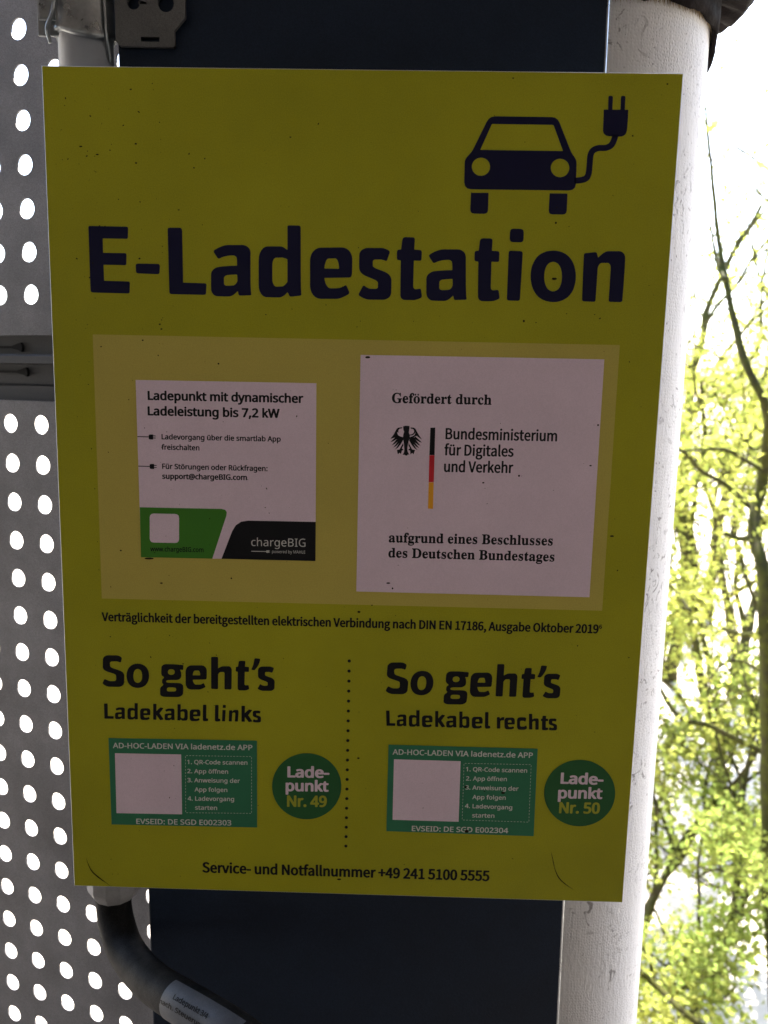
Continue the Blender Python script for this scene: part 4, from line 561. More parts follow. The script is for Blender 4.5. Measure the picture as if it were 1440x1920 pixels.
  'g': (769, [[86,-94,19,1,39,7,11,4,33,24,4,6,8,22,2,12,-8,24,-5,6,-18,12,-13,4,-30,4,-41,0,-11,4,-4,3,-1,5,1,6,4,2,22,-2,38,9,28,26,4,7,8,29,-4,29,4,2,16,3,4,3,2,4,0,23,-2,4,-6,4,-9,1,-55,0,-28,5,-12,-1,-37,-10,-25,-23,-6,-9,-8,-27,0,-8,7,-27,11,-16,2,-5,-11,-15,-5,-14,0,-8,4,-16,8,-12,-2,-5,-14,-15,-7,-20,0,-7,9,-24,8,-8,27,-16],
[95,-53,-21,5,-6,6,-7,13,3,10,4,6,6,2,39,-1,18,-3,6,-4,2,-4,0,-5,-10,-16,-21,-7],
[92,92,-8,4,-5,4,-8,24,9,24,5,4,9,3,9,-3,5,-4,6,-16,2,-9,-8,-24,-8,-5]]),
  'h': (828, [[29,-8,35,-1,8,3,4,4,1,8,1,123,2,5,15,12,18,6,6,-1,4,-3,6,-8,1,-5,3,-22,0,-107,1,-8,4,-4,8,-3,32,0,11,3,3,3,2,5,0,116,-7,42,-20,26,-6,4,-11,3,-20,5,-9,1,-37,-9,-5,0,-2,6,0,74,-4,7,-10,3,-35,0,-7,-3,-4,-7,0,-266,3,-8]]),
  'i': (375, [[29,-8,36,0,8,3,4,5,0,182,-3,7,-9,5,-36,0,-8,-4,-3,-5,-1,-182,4,-8],
[42,215,16,1,13,6,5,5,5,11,1,9,-5,13,-6,6,-16,6,-11,0,-18,-5,-8,-7,-6,-16,5,-16,7,-7]]),
  'k': (753, [[29,-8,34,-1,7,2,4,3,3,7,1,43,11,15,5,2,4,-3,36,-58,8,-8,10,-3,33,0,9,3,4,6,-2,8,-60,95,-2,7,3,6,50,62,3,4,0,5,-5,5,-9,2,-32,0,-10,-2,-10,-8,-39,-49,-4,-3,-2,0,-2,8,0,130,-4,7,-10,3,-35,0,-7,-3,-4,-7,0,-266,3,-8]]),
  'l': (387, [[60,-13,9,0,19,3,6,4,2,6,-4,23,-3,4,-9,5,-2,7,-1,230,-3,7,-8,4,-35,0,-10,-3,-3,-4,-1,-5,0,-234,6,-26,3,-6,8,-5]]),
  'm': (1263, [[29,-8,35,-1,8,3,4,4,1,8,1,123,3,6,13,11,6,4,10,2,5,-2,4,-2,5,-8,2,-6,2,-22,0,-108,2,-6,2,-3,10,-4,31,0,9,2,6,5,2,7,0,124,3,6,13,11,7,4,9,2,7,-2,7,-10,4,-26,1,-109,1,-7,5,-5,9,-2,30,0,10,3,4,4,1,6,0,116,-5,34,-3,9,-15,19,-6,6,-37,10,-12,0,-31,-10,-18,-12,-3,1,-7,8,-6,3,-36,10,-14,-1,-34,-10,-10,5,-8,2,-24,0,-10,-3,-4,-4,-1,-7,0,-176,3,-8]]),
  'n': (832, [[29,-8,35,-1,8,3,4,4,1,8,1,123,2,5,15,12,18,6,6,-1,4,-3,6,-8,1,-5,3,-22,0,-107,1,-8,6,-5,10,-2,31,0,7,2,4,4,2,9,0,116,-7,38,-15,20,-8,8,-14,5,-27,6,-10,-1,-39,-12,-10,6,-9,2,-25,0,-7,-2,-4,-4,-2,-9,0,-175,3,-8]]),
  'o': (827, [[98,-13,15,1,39,11,8,5,31,34,12,54,-11,53,-13,16,-18,20,-7,5,-50,13,-9,-1,-39,-11,-6,-3,-8,-7,-27,-31,-11,-52,1,-12,9,-40,11,-15,27,-27],
[100,34,-14,5,-13,16,-3,8,-5,29,6,31,2,7,14,17,17,5,16,-5,14,-18,3,-9,5,-28,-6,-31,-4,-8,-13,-15,-13,-5]]),
  'r': (529, [[29,-8,35,-1,8,3,4,4,1,7,1,111,20,30,13,5,20,0,9,5,3,6,4,22,-1,5,-4,4,-19,5,-11,1,-38,-12,-14,7,-21,0,-13,-1,-8,-6,-1,-8,0,-175,3,-8]]),
  's': (638, [[74,-13,10,0,16,3,21,4,8,4,24,22,8,28,-1,10,-5,18,-7,10,-22,17,-48,21,-6,7,-4,8,2,7,3,4,13,5,14,-3,20,-10,8,-1,7,1,7,5,11,14,3,5,0,5,-6,6,-24,14,-38,8,-10,-1,-30,-6,-12,-6,-22,-21,-6,-20,-1,-9,7,-24,10,-12,16,-12,44,-20,8,-5,8,-13,-3,-11,-6,-5,-10,-3,-5,0,-18,4,-23,14,-12,1,-7,-2,-5,-5,-11,-15,-3,-6,1,-4,5,-4,29,-18]]),
  't': (514, [[85,-13,10,0,33,7,7,3,3,5,-3,17,-5,11,-10,5,-20,-3,-8,2,-5,6,-4,21,1,86,4,4,31,1,10,3,4,7,0,22,-3,5,-7,4,-34,1,-4,2,-2,6,0,34,-2,4,-3,4,-10,2,-29,0,-8,-3,-3,-5,-5,-42,-4,-2,-16,-2,-7,-6,-2,-24,2,-4,4,-4,18,-4,3,-4,1,-88,6,-36,13,-18,9,-8]]),
  'u': (828, [[80,-13,14,1,38,11,11,-7,11,-1,25,1,7,2,4,4,1,8,0,174,-1,7,-5,5,-9,2,-30,0,-8,-2,-6,-4,-1,-8,-1,-120,-3,-6,-15,-15,-17,-6,-6,1,-4,3,-5,8,-2,7,-3,21,0,106,-1,8,-8,6,-14,1,-26,0,-7,-3,-4,-4,-1,-8,0,-110,6,-42,17,-23,7,-7]]),
  'v': (711, [[69,-8,41,-1,8,3,5,6,63,178,1,8,-6,6,-9,2,-30,0,-7,-2,-6,-4,-35,-102,-2,-5,-3,-2,-4,6,-32,98,-3,6,-5,3,-7,2,-30,0,-11,-2,-5,-4,-2,-6,4,-10,60,-168,6,-8]]),
  'ä': (768, [[69,-13,12,1,40,10,16,-7,28,0,9,3,5,6,1,113,-6,37,-4,10,-15,19,-7,7,-6,3,-36,9,-12,0,-44,-9,-28,-15,-7,-6,0,-7,8,-15,5,-6,6,-3,12,-1,26,13,22,4,14,-4,8,-13,1,-8,-4,-5,-52,-11,-37,-22,-8,-9,-9,-26,-1,-7,1,-8,5,-19,4,-7,22,-20],
[79,32,-7,4,-5,12,1,6,4,11,20,13,20,4,5,-1,2,-4,0,-19,-2,-10,-19,-13,-12,-3],
[55,208,8,1,13,3,16,16,12,-12,7,-4,15,-3,16,3,6,4,8,10,3,9,-2,7,-3,7,-9,8,-15,5,-9,0,-11,-4,-18,-16,-12,14,-8,4,-14,2,-13,-2,-7,-4,-9,-9,-3,-8,0,-8,4,-8,9,-9]])},
 'srcr': {
  ' ': (306, []),
  'B': (896, [[31,-6,85,-1,47,7,13,6,26,20,5,5,13,41,-6,28,-3,8,-11,12,-22,16,2,4,12,10,4,4,9,30,0,8,-12,35,-31,21,-12,4,-39,5,-76,0,-7,-2,-4,-3,-1,-10,0,-237,1,-7],
[82,32,-4,3,-1,4,0,65,2,7,6,1,19,0,33,-4,7,-2,14,-10,4,-9,3,-14,-5,-19,-4,-6,-19,-11,-33,-5],
[82,152,-4,2,-1,4,0,53,2,5,5,2,14,0,28,-3,8,-2,11,-8,3,-7,3,-14,-4,-14,-5,-6,-8,-6,-6,-3,-28,-4]]),
  'D': (939, [[31,-6,71,-1,51,9,41,27,22,39,3,9,7,49,-8,54,-24,41,-39,26,-10,3,-47,7,-64,0,-6,-2,-4,-5,-1,-245,1,-7],
[82,33,-4,3,-1,6,0,166,2,8,6,2,41,-7,24,-16,15,-29,5,-40,-5,-40,-15,-30,-24,-16,-34,-6]]),
  'V': (784, [[76,-6,43,0,5,2,4,4,77,242,1,8,-4,5,-8,2,-31,0,-5,-2,-5,-5,-50,-165,-3,-7,-3,1,-2,5,-51,168,-6,4,-11,1,-29,-1,-4,-1,-4,-3,0,-6,6,-18,72,-225,3,-7]]),
  'a': (768, [[68,-11,10,0,16,3,17,5,12,6,3,-1,6,-7,7,-2,27,1,6,2,3,4,1,112,-6,38,-4,10,-14,19,-6,5,-7,4,-31,8,-16,0,-38,-8,-31,-16,-5,-4,0,-6,9,-16,3,-4,6,-4,9,0,25,12,24,6,16,-6,9,-14,1,-9,-2,-5,-57,-13,-37,-22,-8,-15,-7,-25,8,-29,12,-14,10,-8],
[80,30,-10,4,-6,12,-1,7,6,13,23,14,23,5,6,-1,2,-11,0,-19,-2,-6,-19,-14,-14,-4]]),
  'd': (846, [[89,-11,15,1,23,6,12,5,3,-1,8,-6,8,-1,24,1,5,2,3,4,1,266,-2,8,-5,4,-36,0,-6,-2,-3,-3,-1,-8,0,-68,-2,-6,-4,-1,-26,6,-11,0,-40,-11,-12,-9,-21,-26,-4,-6,-11,-52,10,-54,29,-36],
[98,31,-16,6,-12,17,-4,9,-4,31,6,29,3,8,15,18,20,6,16,-4,12,-7,3,-5,1,-84,-3,-7,-15,-12,-14,-5]]),
  'e': (756, [[100,-11,14,0,34,7,26,13,3,4,-1,6,-9,18,-9,5,-8,-1,-20,-9,-16,-3,-8,1,-18,5,-7,5,-12,15,-5,16,1,6,6,1,105,1,5,3,3,4,2,17,-9,47,-24,30,-11,7,-31,8,-11,1,-13,-2,-34,-11,-30,-31,-5,-10,-11,-50,11,-49,5,-9,31,-32],
[68,115,-3,1,-1,4,5,16,14,14,9,4,11,2,13,-4,11,-10,4,-8,2,-14,-3,-5]]),
  'f': (443, [[33,-6,36,0,5,2,4,4,1,148,1,4,4,1,22,1,7,1,4,5,1,8,0,14,-2,6,-8,4,-27,1,-3,5,1,15,5,21,4,5,8,3,20,-2,9,5,7,24,-2,5,-5,3,-28,5,-9,1,-28,-7,-10,-4,-14,-17,-5,-8,-5,-29,-2,-24,-4,-3,-14,-1,-6,-6,0,-19,2,-7,6,-4,13,-1,4,-5,0,-144,3,-7]]),
  'g': (769, [[85,-92,15,0,50,10,34,24,4,5,4,11,6,16,0,7,-7,24,-7,7,-16,11,-8,3,-32,4,-36,0,-15,3,-7,3,-3,8,2,8,4,3,15,-3,12,0,34,8,5,4,21,20,4,8,8,30,-5,30,4,2,18,2,6,6,0,22,-2,4,-4,3,-8,1,-54,0,-27,4,-15,0,-35,-10,-22,-20,-6,-10,-8,-27,0,-8,7,-28,12,-19,-1,-3,-9,-13,-6,-21,5,-17,7,-12,-2,-5,-14,-15,-6,-20,0,-7,9,-24,6,-7,28,-16],
[96,-55,-24,5,-7,5,-6,10,-1,6,2,10,6,7,7,3,38,0,23,-4,5,-3,3,-6,1,-6,-11,-17,-8,-4],
[90,90,-10,5,-4,3,-9,26,9,26,6,4,12,3,12,-4,5,-3,9,-27,-10,-26,-13,-7]]),
  'h': (828, [[29,-6,34,-1,6,2,3,3,2,8,0,123,4,6,16,13,19,6,7,-1,6,-3,6,-8,2,-6,2,-22,0,-108,2,-8,4,-3,5,-2,33,0,7,3,4,7,0,113,-7,42,-21,28,-8,3,-24,7,-15,0,-37,-11,-3,0,-2,7,0,77,-4,7,-7,2,-34,0,-6,-4,-2,-5,-1,-264,2,-7]]),
  'i': (375, [[29,-6,35,0,6,2,4,6,0,179,-2,7,-8,4,-35,0,-6,-4,-2,-4,-1,-179,2,-7],
[41,218,14,0,14,5,4,5,5,11,0,7,-5,14,-4,4,-14,6,-11,0,-16,-4,-7,-6,-5,-16,5,-15,5,-6]]),
  'k': (753, [[29,-6,34,-1,9,4,2,7,0,42,12,15,8,7,2,0,4,-4,35,-58,8,-10,9,-3,33,0,7,3,2,4,-2,8,-62,100,2,7,52,63,2,4,0,5,-4,3,-6,2,-34,0,-7,-2,-7,-6,-47,-58,-3,-2,-2,0,-2,8,0,136,-3,7,-8,3,-34,0,-6,-4,-2,-5,-1,-264,2,-7]]),
  'l': (387, [[60,-11,9,0,17,3,5,3,2,5,-4,22,-3,4,-9,4,-3,8,0,231,-2,5,-7,4,-34,0,-8,-4,-3,-8,1,-231,6,-27,3,-5,5,-3]]),
  'm': (1263, [[29,-6,34,-1,6,2,3,3,2,8,0,123,4,6,14,13,8,4,10,2,6,-2,5,-2,6,-8,2,-7,3,-22,0,-108,1,-5,2,-4,9,-3,30,0,7,2,4,3,1,8,1,124,3,5,15,13,17,6,7,-2,5,-3,5,-8,3,-9,2,-21,1,-111,5,-5,5,-2,31,0,8,3,3,4,1,5,0,114,-5,34,-4,10,-19,23,-34,10,-12,0,-29,-9,-22,-15,-3,1,-8,10,-4,3,-35,10,-15,-1,-23,-7,-13,-6,-8,8,-6,2,-26,0,-8,-2,-2,-4,-2,-7,0,-173,2,-8]]),
  'n': (832, [[29,-6,34,-1,6,2,3,3,2,8,0,123,4,6,16,13,19,6,7,-1,6,-3,6,-8,2,-6,2,-22,1,-114,5,-5,8,-2,30,0,6,2,3,3,2,10,-1,113,-6,37,-21,28,-16,6,-24,4,-8,0,-26,-7,-17,-8,-8,9,-6,2,-28,0,-8,-5,-2,-9,0,-173,2,-7]]),
  'r': (529, [[29,-6,34,-1,6,2,3,3,2,8,1,112,15,24,6,6,14,5,18,-1,8,4,4,6,4,20,-1,6,-4,4,-18,4,-11,0,-24,-8,-14,-6,-3,2,-5,6,-6,2,-28,0,-4,-2,-4,-3,-2,-9,0,-173,2,-7]]),
  's': (638, [[73,-11,11,0,18,3,17,4,9,5,21,19,9,28,-1,8,-6,20,-6,9,-21,16,-50,22,-9,13,-1,6,3,6,3,4,6,2,10,3,9,-1,9,-3,16,-9,10,0,8,4,14,17,0,5,-2,4,-24,14,-11,4,-26,4,-11,0,-28,-6,-12,-6,-20,-19,-6,-21,-2,-8,8,-24,8,-10,16,-12,45,-20,8,-6,9,-14,-4,-12,-6,-6,-12,-3,-6,0,-18,4,-24,14,-10,1,-5,-2,-5,-4,-11,-14,-2,-6,1,-3,3,-4,30,-17]]),
  't': (514, [[84,-11,11,0,29,6,7,3,3,5,-3,17,-4,10,-8,3,-21,-3,-10,3,-4,6,-4,21,0,90,5,3,33,1,8,2,3,7,0,21,-2,4,-6,4,-39,1,-2,5,0,36,-3,6,-8,4,-29,0,-5,-2,-4,-5,-4,-42,-5,-3,-16,-2,-6,-3,-2,-7,0,-18,5,-7,18,-2,4,-5,0,-90,7,-36,13,-18,5,-5,8,-3]]),
  'u': (828, [[79,-11,17,1,25,8,14,6,3,-1,4,-7,8,-3,28,1,4,1,4,3,2,10,0,171,-2,7,-4,4,-6,2,-30,0,-7,-2,-3,-3,-2,-8,0,-121,-3,-4,-18,-17,-18,-6,-7,1,-6,4,-6,8,-2,6,-2,22,-2,114,-4,4,-8,2,-31,0,-5,-2,-4,-3,-1,-8,0,-108,7,-43,3,-7,18,-21,8,-4]]),
  'ü': (828, [[79,-11,17,1,25,8,14,6,3,-1,4,-7,8,-3,28,1,4,1,4,3,2,10,0,171,-2,7,-4,4,-6,2,-30,0,-7,-2,-3,-3,-2,-8,0,-121,-3,-4,-18,-17,-18,-6,-7,1,-6,4,-6,8,-2,6,-2,22,-2,114,-4,4,-8,2,-31,0,-5,-2,-4,-3,-1,-8,0,-108,7,-43,3,-7,18,-21,8,-4],
[64,206,9,0,11,4,8,6,4,7,2,8,-2,9,-6,8,-8,5,-12,3,-12,-2,-10,-6,-6,-9,-2,-10,4,-11,8,-8],
[131,206,9,0,12,4,7,5,4,7,2,9,-3,11,-6,7,-8,4,-12,3,-12,-3,-9,-6,-6,-9,-2,-9,4,-10,9,-9]])},
 'serif': {
  ' ': (383, []),
  'B': (972, [[12,-8,117,-1,42,5,32,14,21,24,2,6,7,30,-5,28,-15,21,-21,15,-2,3,23,24,7,27,0,8,-7,27,-21,21,-29,11,-40,4,-109,0,-7,-3,-3,-9,2,-11,5,-4,16,-3,5,-3,3,-5,3,-19,-1,-160,-1,-10,-4,-6,-8,-5,-12,-3,-4,-4,-2,-14,2,-5],
[113,23,-7,4,-2,8,0,77,0,3,4,2,28,-3,14,-8,8,-14,3,-19,-1,-23,-7,-16,-13,-9,-14,-2],
[106,148,-2,2,0,5,0,57,2,12,2,3,4,1,12,0,13,-2,9,-7,5,-11,1,-22,-2,-16,-6,-12,-12,-6,-10,-3]]),
  'D': (1088, [[14,-8,110,-1,47,5,37,15,29,27,18,39,5,43,0,11,-4,34,-10,30,-24,31,-27,18,-34,12,-40,3,-107,0,-6,-3,-4,-9,2,-11,5,-4,13,-2,8,-5,4,-7,2,-18,0,-153,-2,-15,-5,-9,-17,-5,-4,-4,-2,-14,2,-5],
[113,23,-7,4,-2,10,0,177,1,8,3,4,7,2,8,0,30,-6,12,-10,8,-9,12,-33,3,-51,-3,-40,-14,-34,-9,-10,-16,-9,-18,-3]]),
  'G': (1115, [[144,-14,52,5,42,14,6,3,4,10,0,47,2,15,2,5,4,3,16,3,4,3,2,8,-1,10,-3,4,-5,2,-111,0,-6,-2,-3,-3,-1,-7,0,-6,2,-6,5,-3,14,-1,7,-3,4,-3,3,-4,1,-8,-1,-40,-4,-8,-9,-6,-18,-2,-23,4,-16,9,-11,13,-14,36,-4,37,0,17,5,46,11,30,15,17,7,3,28,6,15,-2,15,-6,17,-12,15,-19,17,-31,5,-3,4,0,4,4,1,7,0,78,-1,10,-5,4,-7,-1,-8,-10,-8,-4,-9,1,-35,11,-28,3,-34,-4,-28,-11,-24,-17,-10,-11,-17,-23,-11,-29,-6,-42,1,-13,4,-32,14,-34,19,-25,28,-21,33,-12]]),
  'a': (755, [[49,-13,32,5,19,12,5,2,5,-2,5,-8,11,-8,9,-2,9,0,18,6,16,12,5,7,0,7,-3,8,-4,4,-10,0,-2,7,0,83,-5,27,-15,22,-22,11,-34,4,-16,-1,-18,-5,-14,-6,-9,-8,-7,-6,-6,-11,-3,-17,3,-16,6,-10,8,-6,6,-1,15,1,8,6,7,8,2,15,-6,20,2,3,11,2,18,-1,7,-5,3,-10,1,-20,-2,-4,-38,-13,-29,-15,-19,-18,-4,-6,-6,-24,2,-14,2,-10,11,-15,13,-7],
[81,29,-8,3,-3,6,-1,9,3,14,13,13,11,5,7,0,3,-5,-1,-34,-9,-8,-8,-3]]),
  'c': (645, [[75,-13,17,0,16,2,8,3,21,12,19,20,2,6,-1,9,-7,7,-19,-11,-13,-4,-10,0,-16,5,-14,12,-9,22,-4,33,2,21,3,11,5,10,3,3,14,5,5,0,5,-3,2,-3,1,-13,3,-15,6,-9,6,-4,10,-2,8,1,8,6,6,8,4,16,-6,21,-14,16,-20,10,-20,2,-19,-2,-24,-11,-15,-12,-11,-13,-7,-11,-9,-25,-3,-26,0,-12,4,-20,7,-21,12,-18,15,-14,19,-10]]),
  'd': (813, [[68,-13,10,-1,20,5,16,11,4,-2,3,-10,5,-3,35,7,29,3,4,1,2,4,2,8,-2,9,-4,5,-10,5,-4,15,0,202,-1,8,-5,4,-68,1,-7,-1,-4,-10,2,-12,5,-4,14,-4,4,-6,1,-44,-1,-6,-5,-1,-13,8,-18,4,-20,-3,-16,-8,-15,-14,-14,-23,-7,-27,-2,-27,2,-26,6,-21,11,-20,15,-16,16,-9],
[90,26,-10,4,-6,7,-2,8,-4,27,2,40,4,18,6,9,10,5,12,0,11,-5,6,-9,0,-83,-4,-10,-7,-7,-8,-4]]),
  'e': (661, [[74,-13,16,-1,20,4,6,4,22,14,18,23,3,8,-3,8,-8,7,-18,-16,-18,-5,-22,3,-8,6,-5,6,-5,14,-2,10,0,7,2,2,80,1,4,3,3,7,-6,40,-15,28,-24,18,-26,5,-18,-1,-7,-3,-15,-7,-17,-16,-12,-18,-7,-17,-3,-13,-1,-21,1,-26,4,-14,5,-16,11,-17,19,-18,17,-8],
[71,115,-3,5,2,15,6,13,12,5,7,-1,5,-2,4,-5,2,-13,0,-16,-6,-1]]),
  'f': (469, [[10,-8,93,-1,5,1,3,4,1,10,-2,9,-4,3,-16,3,-4,7,-2,11,0,98,1,3,2,3,21,1,4,2,3,8,-1,16,-1,6,-4,3,-20,1,-4,1,-1,29,4,20,2,2,8,2,3,-2,1,-2,-4,-15,1,-7,3,-8,6,-8,10,-5,8,0,8,3,8,7,4,8,2,13,-4,19,-12,16,-14,7,-20,4,-25,-3,-7,-2,-19,-11,-16,-24,-6,-29,-1,-13,-2,-2,-11,-1,-4,-5,-1,-16,2,-10,4,-4,11,-2,2,-5,0,-106,-3,-9,-12,-4,-4,-5,-1,-13,2,-6]]),
  'g': (718, [[78,-86,38,3,29,11,13,10,12,15,6,24,-1,19,-7,17,-12,11,-12,6,-16,4,-55,3,-9,1,-2,4,3,3,7,3,38,1,14,5,18,10,11,13,7,15,3,18,-3,25,2,2,11,2,4,8,0,21,-3,5,-3,3,-43,0,-22,6,-19,2,-23,-3,-16,-5,-15,-10,-13,-13,-8,-15,-3,-23,5,-26,4,-6,19,-22,-15,-14,-9,-15,-3,-18,6,-18,5,-8,-8,-8,-5,-9,-3,-11,1,-8,6,-14,17,-14,23,-8],
[79,-54,-14,2,-17,7,-2,3,-1,5,3,5,5,3,71,1,12,-3,3,-4,-3,-9,-16,-8,-28,-2],
[80,79,-8,5,-4,11,-2,20,1,19,3,10,4,6,6,2,8,1,10,-3,4,-6,4,-16,0,-25,-3,-14,-5,-8,-6,-2]]),
  'h': (836, [[13,-8,81,-1,4,1,4,5,3,1,3,-1,4,-5,4,-1,78,0,6,1,3,6,0,10,-1,6,-4,3,-10,4,-2,6,-1,88,-3,23,-3,14,-7,12,-6,7,-13,9,-14,3,-9,0,-22,-6,-16,-13,-4,0,-3,1,-1,83,-2,7,-4,4,-63,0,-4,-1,-3,-6,-1,-10,2,-6,3,-3,10,-4,3,-8,0,-193,-3,-7,-11,-5,-3,-4,0,-14,2,-4],
[104,11,-6,5,-10,5,-4,10,0,90,2,6,9,8,18,5,7,-2,2,-2,4,-20,0,-81,-4,-13,-10,-6,-4,-5]]),
  'i': (435, [[13,-8,81,-1,4,1,3,4,1,9,-2,9,-3,3,-9,4,-3,9,0,138,-2,8,-4,3,-63,1,-4,-2,-2,-4,-2,-8,2,-8,3,-5,9,-4,3,-12,0,-109,-3,-7,-11,-5,-3,-4,0,-14,2,-4],
[52,190,13,2,12,9,6,10,3,15,-2,16,-7,10,-12,9,-10,2,-10,-2,-11,-9,-6,-10,-4,-15,4,-16,4,-8,10,-9]]),
  'l': (438, [[13,-8,81,-1,4,1,4,6,0,10,-2,6,-3,3,-9,4,-3,9,0,216,-2,9,-4,4,-63,0,-4,-1,-3,-6,-1,-8,2,-8,3,-3,9,-4,3,-11,0,-190,-3,-7,-11,-5,-3,-4,0,-14,2,-4]]),
  'n': (836, [[13,-8,81,-1,4,1,4,5,3,1,3,-1,4,-5,4,-1,78,0,6,3,3,9,-1,11,-4,3,-10,4,-2,6,-1,87,-3,24,-4,15,-6,11,-5,6,-14,10,-18,3,-29,-6,-12,-11,-5,-1,-4,1,-4,11,-4,2,-61,1,-6,-3,-3,-8,1,-11,4,-5,10,-3,3,-13,0,-109,-3,-7,-11,-5,-3,-4,0,-14,2,-4],
[104,11,-6,5,-10,5,-4,10,0,90,2,6,9,8,18,5,7,-2,2,-2,4,-20,0,-81,-4,-13,-10,-6,-4,-5]]),
  'r': (631, [[13,-8,89,-1,7,3,2,10,-2,11,-4,3,-15,3,-3,3,-1,5,-1,76,2,11,6,13,10,4,8,-2,11,-12,8,-5,12,0,11,7,7,10,2,16,-4,17,-4,7,-6,6,-13,6,-7,0,-10,-1,-14,-8,-12,-11,-5,-1,-3,2,-3,12,-5,3,-58,1,-7,-3,-3,-9,2,-10,3,-5,10,-4,2,-7,0,-114,-3,-7,-11,-5,-3,-4,0,-14,2,-4]]),
  's': (633, [[82,-14,23,4,17,10,6,5,10,15,2,7,4,23,-1,18,-7,19,-14,15,-54,31,-5,5,-1,6,3,5,7,3,12,1,13,-3,9,-5,6,-7,12,-23,4,-2,4,1,4,2,1,7,1,48,-2,9,-5,4,-15,-7,-37,7,-24,-4,-20,-13,-12,-17,-3,-8,-3,-24,4,-18,6,-11,18,-18,37,-20,14,-9,4,-5,1,-7,-3,-7,-10,-5,-11,-1,-16,4,-11,8,-6,7,-6,8,-8,20,-3,2,-6,0,-3,-4,-2,-7,0,-55,1,-8,3,-4,4,-1,11,7,7,1,24,-7]]),
  't': (501, [[60,-13,10,-1,14,3,11,6,16,13,11,20,2,7,-2,8,-8,5,-3,-2,-8,-10,-5,-3,-10,-1,-4,4,-1,11,1,95,3,2,21,0,5,2,4,8,0,14,-2,7,-3,4,-25,1,-3,2,-1,50,-3,7,-4,3,-7,-4,-24,-31,-33,-34,-4,-10,2,-15,3,-3,8,-2,1,-3,1,-98,3,-27,8,-13,5,-6,11,-7]]),
  'u': (823, [[72,-14,12,1,10,3,22,12,4,-2,3,-10,5,-3,33,7,33,4,5,4,2,9,-2,10,-4,4,-11,5,-3,10,-1,128,-1,7,-3,4,-65,1,-5,-1,-3,-3,-2,-10,2,-10,5,-4,10,-3,3,-7,1,-97,-2,-6,-6,-5,-16,-4,-8,0,-4,2,-4,4,-1,6,0,124,-2,10,-5,3,-6,1,-57,0,-3,-1,-4,-3,-2,-8,2,-10,4,-5,10,-4,3,-13,1,-86,4,-28,8,-18,8,-8,11,-7]]),
  'ö': (739, [[92,-14,21,2,18,8,23,19,11,17,8,20,3,14,1,21,-3,25,-5,16,-5,11,-11,17,-18,15,-9,5,-14,5,-20,2,-20,-2,-19,-8,-22,-17,-11,-18,-6,-14,-4,-14,-3,-25,2,-24,5,-15,5,-14,13,-19,22,-17,17,-7],
[88,16,-10,5,-6,10,-4,30,0,47,2,18,4,18,6,8,12,2,13,-3,7,-11,4,-18,1,-51,-1,-26,-4,-18,-8,-9,-8,-2],
[54,195,7,-1,8,4,7,8,3,12,-3,17,-9,9,-6,2,-9,-1,-6,-5,-5,-5,-3,-12,0,-7,2,-10,8,-8],
[121,195,7,-1,8,4,8,8,3,13,-4,17,-8,8,-7,2,-9,-1,-8,-7,-3,-6,-3,-10,4,-17,6,-7]])}}
